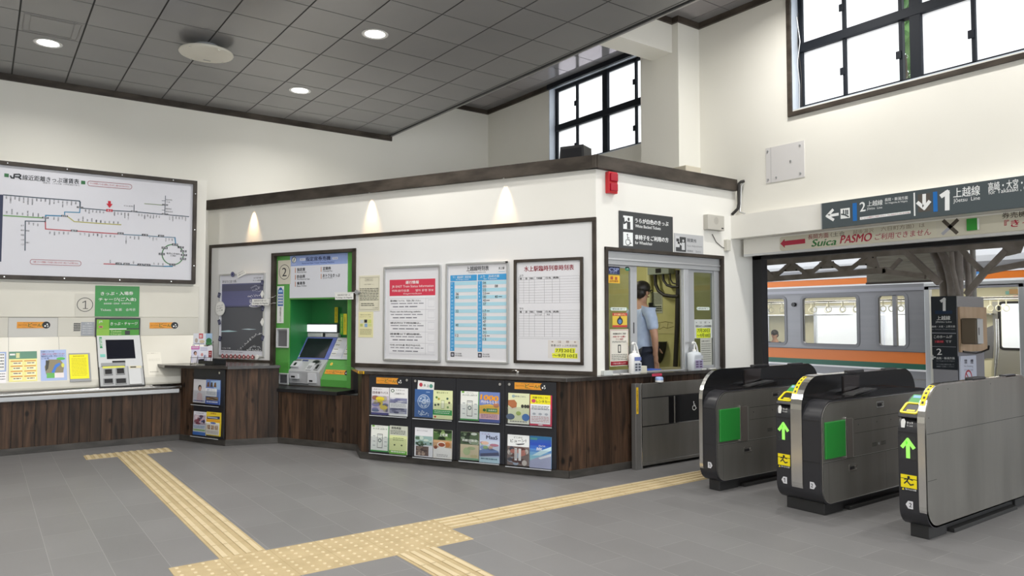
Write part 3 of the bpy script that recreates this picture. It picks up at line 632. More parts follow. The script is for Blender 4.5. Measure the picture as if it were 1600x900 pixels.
def names(tx, lst, x0, y0, x1, y1, down=True, ch=22):
    n = len(lst)
    for i, s in enumerate(lst):
        f = i / max(n - 1, 1); x, y = x0 + (x1 - x0) * f, y0 + (y1 - y0) * f; h = ch * len(s)
        p = tx(x, y); q_ = tx(x, y + h if down else y - h)
        b.pvt(s, p[0], min(p[1], q_[1]), max(p[1], q_[1]), w, BK, 0.017)
names(a1, '大前 万座鹿沢口 袋倉 羽根尾 群馬大津 長野原草津 川原湯温泉 岩島 矢倉 郷原 群馬原町 中之条 市城 小野上温泉 小野上 祖母島 金島'.split(), 100, 462, 1185, 548)
names(a1, '敷島 津久田 岩本 沼田 後閑'.split(), 1338, 672, 1562, 690, ch=20); names(a2, ['上牧'], 118, 695, 118, 695, ch=20)
names(a2, '湯檜曽 土合 土樽 越後中里 岩原スキー'.split(), 290, 706, 505, 726, ch=22)
names(a2, '石打 大沢 上越国際 塩沢 六日町 五日町 浦佐 八色'.split(), 670, 738, 990, 765, ch=20); names(a2, '小千谷 越後滝谷 宮内 長岡 前川 来迎寺'.split(), 1150, 775, 1400, 795, ch=20)
names(a1, '横川 西松井田 磯部 安中 群馬八幡 北高崎 倉賀野'.split(), 105, 740, 600, 790, False, 20)
names(a1, '井野 問屋町'.split(), 845, 790, 912, 795, ch=22)
names(a1, '前橋 前橋大島 駒形 伊勢崎 国定 岩宿'.split(), 1228, 855, 1575, 875, False, 19); names(a4, '桐生 小俣 山前 足利 富田 佐野'.split(), 5, 72, 310, 88, False, 17)
names(a3, '新町 神保原 本庄 岡部 深谷'.split(), 703, 195, 960, 202, ch=18); names(a3, '行田 吹上 北鴻巣 鴻巣 北本'.split(), 1130, 212, 1375, 225, ch=17)
names(a4, '桶川 北上尾 上尾 宮原 土呂'.split(), 20, 230, 262, 245, ch=17); names(a4, 'さいたま新都心 与野 北浦和 南浦和'.split(), 425, 258, 600, 262, ch=16); names(a4, '蕨 西川口 川口'.split(), 757, 272, 850, 285, ch=16); names(a4, '東十条 王子 田端'.split(), 983, 288, 1072, 298, ch=16)
names(a4, '大森 蒲田 鶴見'.split(), 815, 660, 940, 672, False, 15); names(a4, ['戸塚', '辻堂'], 200, 640, 528, 650, False, 22)
names(a3, '寄居 児玉 丹荘'.split(), 408, 62, 532, 85, ch=18)
for i, s in enumerate('金子 箱根ケ崎 拝島 小宮 八王子'.split()): b.pt(s, *a3(292, 110 + i * 67), *a3(338, 112 + i * 67), 2.6, w, BK)
for i, s in enumerate('東飯能 高麗川'.split()): b.pt(s, *a3(362, 184 + i * 166), *a3(415, 186 + i * 166), 2.2, w, BK)
b.pt('ほくほく線 犀潟', *a2(435, 612), *a2(580, 626), 2, w, BK); b.pt('魚沼中条', *a2(1095, 520), *a2(1190, 526), 2, w, BK); b.pt('下条', *a2(1095, 555), *a2(1160, 560), 2, w, BK); b.pt('越後鹿渡', *a2(1085, 660), *a2(1180, 666), 2, w, BK); b.pt('越後田沢', *a2(1085, 705), *a2(1200, 712), 2, w, BK)
b.pr(*a1(-80, 432), *a3(18, 620), w, ink('2c3350'))
b.build('map_print', t)

# ---- cream console with chrome rail
zt_, zb_ = PL.uv(100, 526, 0.03)[1], PL.uv(100, 592, 0.40)[1]; zl = PL.uv(100, 608, 0.42)[1]
PCON = Plane((0, YB - 0.40, zb_), (1, 0, 0), (0, 0.37, zt_ - zb_)); CX1 = 2.5
def yz(prof, x0, x1, m, nm, parent=None, bev=0.004, **k):
    b = MB(Matrix(((0, 0, 1, 0), (-1, 0, 0, YB), (0, 1, 0, 0), (0, 0, 0, 1)))); b.prism(prof, x0, x1, m); return b.build(nm, parent, bevel=bev, **k)
t = thing('ticket_console', (-1.2, YB - 0.2, 0.7), 'sloping cream console along the wall under the fare map', 'console')
yz([(0.002, zl), (0.42, zl), (0.425, zl + 0.03), (0.42, zb_ - 0.02), (0.40, zb_), (0.03, zt_), (0.002, zt_)], -4.6, CX1, CREAM, 'sloping_panel', t)
zs = PL.uv(100, 496, 0.03)[1]
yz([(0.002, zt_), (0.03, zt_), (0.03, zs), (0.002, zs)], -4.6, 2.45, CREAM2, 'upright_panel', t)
yz([(0.002, zs + 0.003), (0.024, zs + 0.003), (0.024, bz0 - 0.03), (0.002, bz0 - 0.03)], -4.6, 2.45, CREAM, 'upper_panel', t)
b = MB(PL); LN = mat('panel_seam', (0.30, 0.30, 0.28), 0.6); HATCH = mat('hatch_door_grey', (0.60, 0.59, 0.56), 0.4)
hx0, hx1 = PL.uv(12.5, 510, .03)[0], PL.uv(90.5, 510, .03)[0]
b.quad(hx0, zt_, hx1, zs, 0.0305, HATCH); b.frame(hx0, zt_ - 0.01, hx1, zs + 0.0, 0.004, 0.03, 0.032, LN); b.build('maintenance_door', t)
b = MB(PCON); c0 = PCON.uv(13, 545)[0]; c1 = PCON.uv(92, 545)[0]
SLW = (Vector((0, 0.37, zt_ - zb_))).length
b.quad(c0, 0.002, c0 + 0.004, SLW, 0.001, LN); b.build('panel_seam', t); b = MB(PCON); b.quad(c1, 0.002, c1 + 0.004, SLW, 0.001, LN); b.build('panel_seam', t)
b = MB(PL); g = [PL.uv(*Nn(575, 322), .031), PL.uv(*Nn(627, 388), .031)]
for i in range(4):
    for j in range(5):
        x = g[0][0] + (g[1][0] - g[0][0]) * (i + .5) / 4; z = g[0][1] + (g[1][1] - g[0][1]) * (j + .5) / 5; b.poly([(x - .012, z - .008), (x + .004, z - .008), (x + .014, z + .008), (x - .002, z + .008)], 0.031, BLACK)
b.build('speaker_grille', t)
b = MB(PL); b.pbox(*Nn(634, 316), *Nn(735, 422), 0.03, 0.036, mat('plate_grey', (0.34, 0.36, 0.40), 0.4)); 
b.pt('ご案内', *Nn(665, 328), *Nn(715, 328), 2, .037, PAPER)
for i in range(4): b.pt('係員がおります御用の方は', *Nn(645, 348 + i * 18), *Nn(725, 349 + i * 18), 1.8, .037, PAPER)
b.build('notice_plate', t, bevel=0.002)
t = thing('hand_rail', (-1.2, YB - 0.5, 0.66), 'thick polished steel rail along the front edge of the cream console', 'rail')
zr = PL.uv(100, 613, 0.47)[1]; xr_end = PL.uv(285, 605, .47)[0]
b = MB(); b.tube([(-4.6, YB - 0.462, zr), (xr_end - 0.02, YB - 0.462, zr), (xr_end - 0.008, YB - 0.462, zr), (xr_end, YB - 0.462, zr)], [0.048, 0.048, 0.042, 0.022], RAILM, 20); b.build('rail', t)
b = MB(); b.box((-4.6, YB - 0.505, zr - 0.078), (xr_end - 0.04, YB - 0.42, zr - 0.02), ALUS); b.build('under_strip', t, bevel=0.008)

# ---- orange advice stickers (word and dark disc)
def wide_sticker(b, u0, v0, u1, v1, w):
    """orange strip: word on it and a black disc at its end"""
    h = v1 - v0; b.quad(u0, v0, u1 - h * .45, v1, w, ink('e59a32')); b.disk(u1 - h * .52, (v0 + v1) / 2, h * .56, w + .0006, BK, 18)
    W_ = u1 - u0; cy = (v0 + v1) / 2
    b.text('びゅうプラザの', u0 + W_ * .04, cy, W_ * .26, h * .24, w + .0012, BK); b.text('ど', u0 + W_ * .33, cy + h * .02, W_ * .12, h * .52, w + .0012, ink('2c6a34'), 0.03)
    b.quad(u0 + W_ * .46, cy - h * .02, u0 + W_ * .60, cy + h * .05, w + .0012, BK); b.text('ん!', u0 + W_ * .62, cy, W_ * .15, h * .46, w + .0012, ink('2c6a34'), 0.03)
    b.text('おトクなきっぷはこちら', u0 + W_ * .2, v1 - h * .14, W_ * .4, h * .13, w + .0012, BK); b.text('くわしくは係員へ', u0 + W_ * .15, v0 + h * .13, W_ * .4, h * .12, w + .0012, BK)
    b.disk(u1 - h * .66, cy - h * .16, h * .14, w + .0014, PAPER, 10); b.disk(u1 - h * .38, cy + h * .12, h * .12, w + .0014, PAPER, 10); b.poly([(u1 - h * .4, cy - h * .38), (u1 - h * .16, cy - h * .2), (u1 - h * .3, cy + 0.0)], w + .0014, PAPER)
    return b
for (p, q_, lab) in [(Nn(133, 315), Nn(390, 363), 'orange strip sticker on the grey hatch door of the console'), (K(540, 350), K(748, 393), 'orange strip sticker on the cream panel between the ticket machine and the counter')]:
    b = MB(PL); A, B = b.q(*p, .033), b.q(*q_, .033); b.box((A[0], B[1], .0305), (B[0] - .03, A[1], .033), ink('e59a32')); wide_sticker(b, A[0], B[1], B[0], A[1], .0334)
    b.build('advice_sticker', label=lab, cat='sticker', group='orange advice stickers')
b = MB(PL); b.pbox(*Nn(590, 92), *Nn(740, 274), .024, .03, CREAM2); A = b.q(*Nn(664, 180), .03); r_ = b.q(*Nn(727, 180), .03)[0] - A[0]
b.circ(A[0], A[1], r_, 0.007, .031, BK, 32); one(b, A[0], A[1], r_ * 1.1, .031, BK, .09); b.quad(A[0] - r_ * .25, A[1] - r_ * .6, A[0] + r_ * .38, A[1] - r_ * .52, .0312, BK); b.build('number_plate', label='cream plate with a circled number 1 beside the green ticket sign', cat='number plate')
b = MB(PL); SG = ink('1f8a32', .3); b.pbox(*K(138, 76), *K(460, 306), .024, .034, SG)
for s, x0, y0, x1, y1, h, bo in [('きっぷ・入場券', 178, 136, 418, 134, 5.6, .02), ('チャージ(ご入金)', 162, 181, 438, 180, 6, .02), ('乗車券類・回数券　定期券発売', 200, 210, 402, 209, 2.6, 0), ('Tickets　车票　승차권', 175, 256, 432, 255, 4.3, .005)]: b.pt(s, *K(x0, y0), *K(x1, y1), h, .035, PAPER, bo)
b.build('ticket_sign', label='green sign with white Japanese lettering above the small ticket machine', cat='sign', bevel=0.003)
# ---- small ticket machine in the console
t = thing('ticket_machine', (1.45, YB - 0.3, zl), 'small ticket machine with dark screen and green header set into the cream console', 'ticket machine')
A, B = PL.uv(*K(137, 315), .05), PL.uv(*K(468, 452), .05)
b = MB(PL); b.box((A[0], B[1], 0.03), (B[0], A[1], 0.05), BLACK); b.build('header_frame', t, bevel=0.003)
b = MB(PL); LG = ink('7db83a'); DG = ink('2f8a34')
b.pr(*K(148, 328), *K(240, 448), .051, LG); b.pr(*K(241, 328), *K(460, 393), .051, DG); b.pr(*K(241, 403), *K(460, 448), .051, ink('4f9a38')); b.pr(*K(241, 395), *K(368, 402), .0515, PAPER); b.pr(*K(148, 400), *K(240, 448), .0515, ink('8fbf4a'))
b.pt('きっぷ・チャージ', *K(250, 360), *K(450, 358), 5, .052, PAPER, 0.015); b.pt('Tickets', *K(250, 416), *K(330, 415), 3.4, .052, ink('c8dca0')); b.pt('Charge', *K(250, 437), *K(330, 436), 3.4, .052, ink('c8dca0'))
b.pr(*K(357, 410), *K(393, 441), .052, BLACK); b.pr(*K(163, 375), *K(193, 391), .052, ink('d88a80')); b.pr(*K(167, 380), *K(188, 386), .0525, BLACK); b.pt('JR', *K(162, 346), *K(194, 345), 4, .052, PAPER)
b.build('header', t)
A, B = PCON.uv(*K(150, 452), .03), PCON.uv(*K(490, 668), .03); A2, B2 = PCON.uv(*K(160, 668), .03), PCON.uv(*K(468, 452), .03)
ml, mr_ = (A[0] + A2[0]) / 2, (B[0] + B2[0]) / 2; mt, mm, mb_ = (A[1] + B2[1]) / 2, B[1], PCON.uv(*K(340, 815), .03)[1]
b = MB(PCON); b.box((ml - 0.008, mb_ - 0.01, 0.0), (mr_ + 0.008, SLW, 0.012), BLACK); b.build('surround', t, bevel=0.003)
b = MB(PCON); b.box((ml, mm, 0.005), (mr_, SLW - 0.002, 0.022), LGREY); b.build('screen_bezel', t, bevel=0.005)
b = MB(PCON); A, B = b.q(*K(212, 478), .024), b.q(*K(436, 615), .024); b.box((A[0], B[1], .015), (B[0], A[1], .024), SCREEN); b.build('screen', t, bevel=0.003)
b = MB(PCON); b.pr(*K(166, 458), *K(191, 540), .0235, ink('1f9058')); b.pvt('音声案内', K(178, 0)[0], K(0, 466)[1], K(0, 530)[1], .024, PAPER); b.build('voice_sticker', t); b = MB(PCON); b.pr(*K(172, 585), *K(212, 606), .0235, ink('7cc4b8')); b.build('side_sticker', t)
b = MB(PCON); b.box((ml + 0.004, mb_, 0.0), (mr_ - 0.004, mm - 0.004, 0.03), mat('machine_grey', (0.44, 0.45, 0.46), 0.4)); b.build('money_unit', t, bevel=0.006)
b = MB(PCON); b.pbox(*K(262, 634), *K(360, 646), .024, .027, BLACK); b.pbox(*K(180, 650), *K(360, 668), .02, .032, MGREY); b.build('card_slot', t, bevel=0.002)
b = MB(PCON); b.pbox(*K(380, 672), *K(484, 802), .02, .05, LGREY); b.pbox(*K(388, 672), *K(478, 686), .05, .053, ink('d8d0b0')); b.pbox(*K(396, 676), *K(440, 683), .052, .0545, BLACK); b.build('coin_unit', t, bevel=0.004)
for nm, x0, y0, x1, y1 in [('coin_inlet', 200, 695, 268, 738), ('note_inlet', 288, 688, 358, 733), ('change_tray', 196, 766, 274, 804), ('ticket_tray', 284, 764, 372, 804)]:
    b = MB(PCON); A, B = b.q(*K(x0, y0), .034), b.q(*K(x1, y1), .034); b.frame(A[0], B[1], B[0], A[1], 0.010, 0.028, 0.042, MGREY); b.quad(A[0] + .008, B[1] + .008, B[0] - .008, A[1] - .008, 0.0315, BLACK); b.build(nm, t, bevel=0.002)
b = MB(PCON); b.pr(*K(190, 676), *K(356, 685), .0312, ink('d8d860')); b.build('lit_strip', t)
# ---- notices on the console slope
def sheet(pl, p, q_, w, th, m): b = MB(pl); A, B = b.q(*p, w + th), b.q(*q_, w + th); b.box((A[0], B[1], w), (B[0], A[1], w + th), m); b.R = (A[0], B[1], B[0], A[1], w + th + .0008); return b
def nr(b, x0, y0, x1, y1, m, k=0):      # a patch in the sheet's own 0..1 frame (x to the right, y down)
    u0, v0, u1, v1, w = b.R; return b.quad(u0 + (u1 - u0) * x0, v1 - (v1 - v0) * y1, u0 + (u1 - u0) * x1, v1 - (v1 - v0) * y0, w + k * .0006, m)
def nt(b, s, x, y, wd, h, m, k=1, bold=0.0, ang=0.0):
    u0, v0, u1, v1, w = b.R; return b.text(s, u0 + (u1 - u0) * x, v1 - (v1 - v0) * y, (u1 - u0) * wd if wd else None, (v1 - v0) * h, w + k * .0006, m, bold, ang)
def npoly(b, pts, m, k=0):
    u0, v0, u1, v1, w = b.R; return b.poly([(u0 + (u1 - u0) * x, v1 - (v1 - v0) * y) for x, y in pts], w + k * .0006, m)
def nell(b, x, y, rx, ry, m, k=0, n=18): return npoly(b, [(x + rx * cos(2 * pi * i / n), y + ry * sin(2 * pi * i / n)) for i in range(n)], m, k)
def nframe(b, x0, y0, x1, y1, t, m, k=0):
    for a in ((x0, y0, x1, y0 + t), (x0, y1 - t, x1, y1), (x0, y0, x0 + t, y1), (x1 - t, y0, x1, y1)): nr(b, *a, m, k)
def rows(b, x0, x1, y0, y1, n, m, h=.5, seed=0, k=1):
    r = random.Random(seed)
    for i in range(n):
        y = y0 + (y1 - y0) * i / n; x = x0
        while x < x1 - .03:
            l = min(r.uniform(.05, .16), x1 - x); nr(b, x, y, x + l, y + (y1 - y0) / n * h, m, k); x += l + .02
b = sheet(PCON, Nn(-110, 552), Nn(48, 792), .002, .003, ink('f1eef0')); nr(b, 0, 0, 1, .64, ink('9db0d8')); nr(b, .06, .05, .92, .6, PAPER, 1); rows(b, .7, .88, .08, .58, 5, BK, .3, 3, 2); rows(b, .6, .95, .7, .95, 3, BK, .25, 4)
b.build('notice_sheet', label='white notice with a blue border on the console, cut by the picture edge', cat='notice')
b = sheet(PCON, Nn(70, 548), Nn(292, 775), .002, .003, ink('f0e99a')); nr(b, 0, 0, 1, .25, ink('5f8f78')); nr(b, .03, .07, .22, .13, PAPER, 1); nr(b, .25, .05, .38, .22, ink('d8d8a0'), 1)
for c in (0.06, 0.54):
    for r_ in range(4): nr(b, c, .31 + r_ * .17, c + .42, .34 + r_ * .17, ink('d8883a'), 1); nr(b, c + .08, .36 + r_ * .17, c + .4, .45 + r_ * .17, ink('f8f2d0'), 1); rows(b, c + .1, c + .36, .38 + r_ * .17, .43 + r_ * .17, 1, ink('6a5a4a'), .6, r_, 2)
b.build('notice_sheet', label='pale yellow fare list with a green head strip on the console', cat='notice')
b = sheet(PCON, Nn(315, 535), Nn(526, 768), .002, .003, ink('a9bbe4')); nt(b, '交通系ＩＣカードを', .03, .06, .5, .06, BK); nt(b, 'ご乗車になれない区間がございます', .03, .14, .9, .06, ink('b03048')); nt(b, '乗車券をお買い求めください', .03, .21, .9, .06, ink('20306a')); nt(b, 'ご注意', .03, .28, .3, .06, ink('20306a'))
npoly(b, [(.15, .55), (.3, .32), (.75, .33), (.9, .5), (.85, .78), (.2, .8)], ink('8b8268'), 1); npoly(b, [(.4, .75), (.55, .5), (.72, .43), (.76, .5), (.6, .6), (.52, .76)], ink('3b78d0'), 2); npoly(b, [(.2, .34), (.34, .36), (.28, .62), (.18, .7)], ink('3a3a30'), 2); nell(b, .78, .30, .17, .045, ink('58b858'), 2)
nell(b, .85, .52, .06, .07, ink('d8d860'), 2); nr(b, .22, .76, .52, .92, ink('62b25a'), 2); nr(b, .52, .76, .88, .92, ink('e8dede'), 2)
b.build('notice_sheet', label='light blue notice with a dark photo and blue line on the console', cat='notice')
t = thing('notice_holder', PCON.at(*PCON.uv(*Nn(625, 668))), 'bright yellow timetable sheet in a grey holder on the console', 'notice holder')
b = sheet(PCON, Nn(536, 560), Nn(715, 776), .002, .008, MGREY); b.build('holder', t, bevel=0.003)
b = sheet(PCON, Nn(541, 571), Nn(698, 755), .0102, .002, ink('f3ea10')); nt(b, '臨時列車時刻表', .2, .07, .6, .05, ink('8a7a10')); rows(b, .1, .9, .16, .92, 12, ink('b8a820'), .25, 9); b.build('yellow_sheet', t)
b = sheet(PCON, K(515, 572), K(640, 735), .001, .001, ink('e6e2d6')); nt(b, 'お願い', .03, .05, .8, .04, ink('b0aca0')); rows(b, .1, .9, .3, .42, 2, ink('cfccc0'), .3, 2); rows(b, .1, .7, .85, .95, 1, ink('c0bcb0'), .4, 5); b.build('notice_sheet', label='faint pale sheet on the console beside the small ticket machine', cat='notice')

# ================================================================== OFFICE FRONT WALL
# ---- big green ticket machine set in the wall
M3 = crop(410, 380, 160 / 1200); M4 = crop(420, 480, 150 / 964)
t = thing('ticket_machine', PF.at((mL + mR) / 2, ZM, 0), 'large green ticket vending machine recessed in the white office wall', 'ticket machine')
b = MB(PF); b.frame(mL - 0.015, ZM, mR + 0.012, mT + 0.012, 0.055, -0.08, 0.024, FRAMEW, tb=0.004)
b.box((mL - 0.015, mT - 0.03, -0.08), (mR + 0.012, mT + 0.012, 0.024), FRAMEW); b.build('frame', t, bevel=0.003)
gL0, gL1 = PF.uv(*M3(175, 500), -.03)[0], PF.uv(*M3(318, 640), -.03)[0]; gR0, gR1 = PF.uv(*M3(998, 640), -.03)[0], mR - 0.005
gL0 = mL + 0.03
zh0, zh1 = PF.uv(*M3(650, 655), -.03)[1], mT - 0.03
WH = ink('d8dae2', .35)
b = MB(PF); b.box((gL0, ZM + .002, -0.45), (gL1, zh1, -0.03), GREEN); b.build('side_panel', t, bevel=0.004)
b = MB(PF); b.box((gR0, ZM + .002, -0.45), (gR1, zh1, -0.03), GREEN); b.build('side_panel', t, bevel=0.004)
b = MB(PF); b.box((gL1, zh0, -0.45), (gR0, zh1, -0.032), GREEN); b.build('top_panel', t, bevel=0.004)
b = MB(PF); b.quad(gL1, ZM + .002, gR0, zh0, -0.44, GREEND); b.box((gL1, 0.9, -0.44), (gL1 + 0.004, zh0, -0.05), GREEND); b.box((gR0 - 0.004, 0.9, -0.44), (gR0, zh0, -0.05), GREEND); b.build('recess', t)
# header sign
b = MB(PF); A, B = b.q(*M3(322, 150), -.026), b.q(*M3(998, 632), -.026); hb = (b.q(*M3(330, 270), -.026)[1] + b.q(*M3(998, 240), -.026)[1]) / 2; hbt = zh0 + 0.02
b.box((gL1 + .004, hbt, -.034), (gR0 - .002, zh1 - .004, -.026), WH); b.quad(gL1 + .004, hb, gR0 - .002, zh1 - .004, -.0252, ink('93a7da', .35)); w = -.0245
b.pt('指定席券売機', *M3(508, 188), *M3(798, 172), 6.6, w, ink('1d2450'), 0.03); b.pt('Reserved Seat Ticket Vending Machine', *M3(465, 240), *M3(842, 222), 2.9, w, ink('28408a'), .01)
for x, s in ((440, '国内'), (820, '新幹線')): b.pr(*M3(x, 180 - (x - 440) * .04), *M3(x + 64, 203 - (x - 440) * .04), w, ink('dfe3f2')); b.pt(s, *M3(x + 8, 192 - (x - 440) * .04), *M3(x + 56, 191 - (x - 440) * .04), 1.8, w + .0006, ink('28408a'))
A = b.q(*M3(370, 195), w); b.disk(A[0], A[1], 0.042, w, ink('1f3a30')); b.disk(A[0] + .002, A[1] - .002, 0.034, w + .0006, PAPER); b.poly([(A[0] - .012, A[1] - .026), (A[0] + .004, A[1] - .026), (A[0] + .016, A[1] + .02), (A[0] + .002, A[1] + .024)], w + .0012, ink('1f5a38')); b.pt('えきねっと', *M3(345, 246), *M3(397, 244), 1.8, w, PAPER)
OR = ink('c87a38')
for x, y, s, e_, wd in [(383, 318, '指定席', 'Reserved Seat', 95), (383, 400, '自由席', 'Non-Reserved Seat', 95), (383, 480, '乗車券', 'Base Ticket', 95), (686, 305, '定期券', 'Commuter Pass', 95), (686, 388, 'おトクなきっぷ', 'Special Tickets', 200)]:
    b.pr(*M3(x, y - 28), *M3(x + 6, y + 30), w, OR); b.pt(s, *M3(x + 22, y - 9), *M3(x + 22 + wd, y - 13), 5, w, ink('22242c'), 0.03); b.pt(e_, *M3(x + 22, y + 22), *M3(x + 22 + (150 if 'Non' in e_ else 112), y + 18), 2.6, w, ink('50545c'))
b.build('header_sign', t)
b = MB(PF); b.pr(*M3(183, 205), *M3(330, 478), -.025, ink('cfcabb', .4)); A, E_ = b.q(*M3(258, 338), -.024), b.q(*M3(321, 338), -.024); r_ = E_[0] - A[0]
b.circ(A[0], A[1], r_, .007, -.024, BK, 32, r_ * 1.02); b.text('2', A[0] - r_ * .42, A[1], r_ * .82, r_ * 1.15, -.024, BK); b.build('number_plate', t)
b = MB(PF); A, B = b.q(*M3(174, 505), -.02), b.q(*M4(143, 160), -.02); b.box((A[0], B[1], -.03), (B[0], A[1], -.022), WHITEP); w = -.0212
b.pr(*M3(183, 545), *M3(243, 735), w, ink('2d62a8')); c = b.q(*M3(213, 545), w); b.disk(c[0], c[1], .032, w, ink('2d62a8'), 18); b.pr(*M3(190, 550), *M3(236, 575), w + .0006, ink('a8c8ea'))
for i in range(3):
    for j in range(4): b.pr(*M3(188 + i * 18, 594 + j * 34), *M3(200 + i * 18, 616 + j * 34), w + .0006, PAPER)
b.pvt('暗証番号入力', M3(212, 0)[0], M3(0, 748)[1], M4(0, 148)[1], w, BK, .03); b.build('keypad_label', t, bevel=.002)
for nm, p, q_ in [('handset_pocket', M4(75, 210), M4(192, 408)), ('receipt_pocket', M4(92, 660), M4(192, 778))]:
    b = MB(PF); A, B = b.q(*p, -.01), b.q(*q_, -.01); b.frame(A[0], B[1], B[0], A[1], .016, -.03, -.005, LGREY); b.quad(A[0] + .012, B[1] + .012, B[0] - .012, A[1] - .012, -.028, MGREY); b.quad(A[0] + .03, B[1] + .02, B[0] - .022, A[1] - .035, -.0275, mat('pocket_dark', (.12, .12, .13), .5)); b.build(nm, t, bevel=.002)
# yellow ribbons hung in the recess and on the side
b = MB(PF); b.pr(*M4(385, 0), *M4(418, 150), -.43, ink('a8a030')); b.build('yellow_strip', t)
b = MB(PF); b.pr(*M4(662, 0), *M4(692, 155), -.40, ink('e0d020')); b.pvt('お釣りの取り忘れ', M4(677, 0)[0], M4(0, 8)[1], M4(0, 145)[1], -.399, BK, .02); b.build('yellow_strip', t)
b = MB(PF); b.pr(*M4(716, 66), *M4(782, 276), -.20, ink('dccf28')); b.pr(*M4(716, 66), *M4(748, 276), -.199, ink('4e9a30')); b.pvt('ご案内いたします', M4(732, 0)[0], M4(0, 80)[1], M4(0, 262)[1], -.198, ink('e8e060'), .025); b.pvt('ご注意ください', M4(764, 0)[0], M4(0, 80)[1], M4(0, 240)[1], -.198, BK, .02); b.build('warning_strip', t)
# sloping console: side profile in (w, z)
def slab(u0, u1, prof, m, nm, bev=.004):
    T = PF.M() @ Matrix(((0, 0, 1, 0), (0, 1, 0, 0), (-1, 0, 0, 0), (0, 0, 0, 1)))
    b = MB(T); b.prism([(-w_, z) for w_, z in prof], u0, u1, m); return b.build(nm, t, bevel=bev)
zA = PF.uv(*M4(540, 303), -.36)[1]; zB = PF.uv(*M4(450, 522), -.18)[1]; zC_ = PF.uv(*M4(300, 640), -.04)[1]
uS0, uS1 = PF.uv(*M4(372, 305), -.36)[0], PF.uv(*M4(690, 300), -.36)[0]
ZG = PF.uv(*M4(680, 735), -.04)[1]
slab(uS0, uS1, [(-.42, ZM + .005), (-.045, ZM + .005), (-.03, zC_), (-.18, zB), (-.42, zB)], mat('console_silver', (.52, .53, .55), .35, .2), 'money_console', .01)
slab(uS0 + .003, uS1 - .003, [(-.42, zB), (-.18, zB), (-.36, zA), (-.42, zA)], ink('6a78c4', .35), 'screen_housing', .005)
slab(uS1 + .004, gR0 - .002, [(-.42, ZM + .005), (-.05, ZM + .005), (-.045, ZG), (-.18, zB - .02), (-.36, zA), (-.42, zA)], GREEN, 'sloping_green_panel', .006)
PSC = Plane(PF.at(0, zB, -.18), PF.u, tuple(PF.w * (-.18) + Vector((0, 0, zA - zB)))); SCH = math.hypot(.18, zA - zB)
b = MB(PSC); ul, ur = b.q(*M4(440, 320), .004)[0], b.q(*M4(598, 500), .004)[0]; b.box((uS0 + .05, .02, -.01), (uS1 - .07, SCH - .018, .004), SCREEN); b.build('touch_screen', t, bevel=.003)
b = MB(PSC); b.pr(*M4(308, 480), *M4(330, 500), .002, PAPER); b.build('screen_mark', t)
b = MB(PSC); b.box((uS1 + .012, .01, .0), (gR0 - .03, SCH - .005, .006), WH); w = .0068; x0, x1 = uS1 + .012, gR0 - .03
for i, s in enumerate(('ご利用案内', '乗車券変更', '予約受取', '領収書発行')):
    for k, xx in enumerate((x0 + .01, (x0 + x1) / 2 + .01)): b.box((xx, SCH - .075 - i * .066, .006), (xx + .085, SCH - .028 - i * .066, .0066), PAPER); b.text(s, xx + .005, SCH - .05 - i * .066, .075, .02, w, BK, .02)
b.quad((x0 + x1) / 2 - .002, .02, (x0 + x1) / 2 + .002, SCH - .02, w, ink('7a9ad0')); b.text('きっぷのご案内', x0 + .08, SCH - .014, .1, .013, w, ink('b04048')); b.build('guide_plate', t)
ROT = PSC
# lit display above the screen
b = MB(PF); zD0, zD1 = PF.uv(*M4(530, 300), -.37)[1], PF.uv(*M4(530, 165), -.37)[1]; zD2 = PF.uv(*M4(530, 258), -.36)[1]
b.box((uS0, zD0, -.43), (uS1, zD2, -.37), LGREY); b.box((uS0, zD2, -.43), (uS1, zD1, -.36), mat('display_case', (.08, .085, .09), .4)); b.build('display_case', t, bevel=.005)
b = MB(PF); LIT = mat('lit_panel', (.9, .95, 1), .4, emit=(.92, .97, 1), es=0.9); b.box((uS0 + .015, zD2 + .015, -.37), (uS1 - .015, zD1 - .015, -.357), LIT); w = -.3562
b.text('いらっしゃいませ', uS0 + .07, (zD2 + zD1) / 2 + .012, .2, .016, w, ink('7ab4c8')); b.text('画面にふれてください', uS0 + .07, (zD2 + zD1) / 2 - .018, .24, .014, w, ink('8abccc')); b.build('lit_display', t)
b = MB(PF); xx = PF.uv(*M4(545, 280), -.36)[0]; b.box((xx - .008, zD0 + .006, -.37), (xx + .03, zD2 - .004, -.362), BLACK); b.box((xx - .03, zD0 + .006, -.37), (xx - .01, zD2 - .002, -.362), PAPER); b.build('camera_window', t)
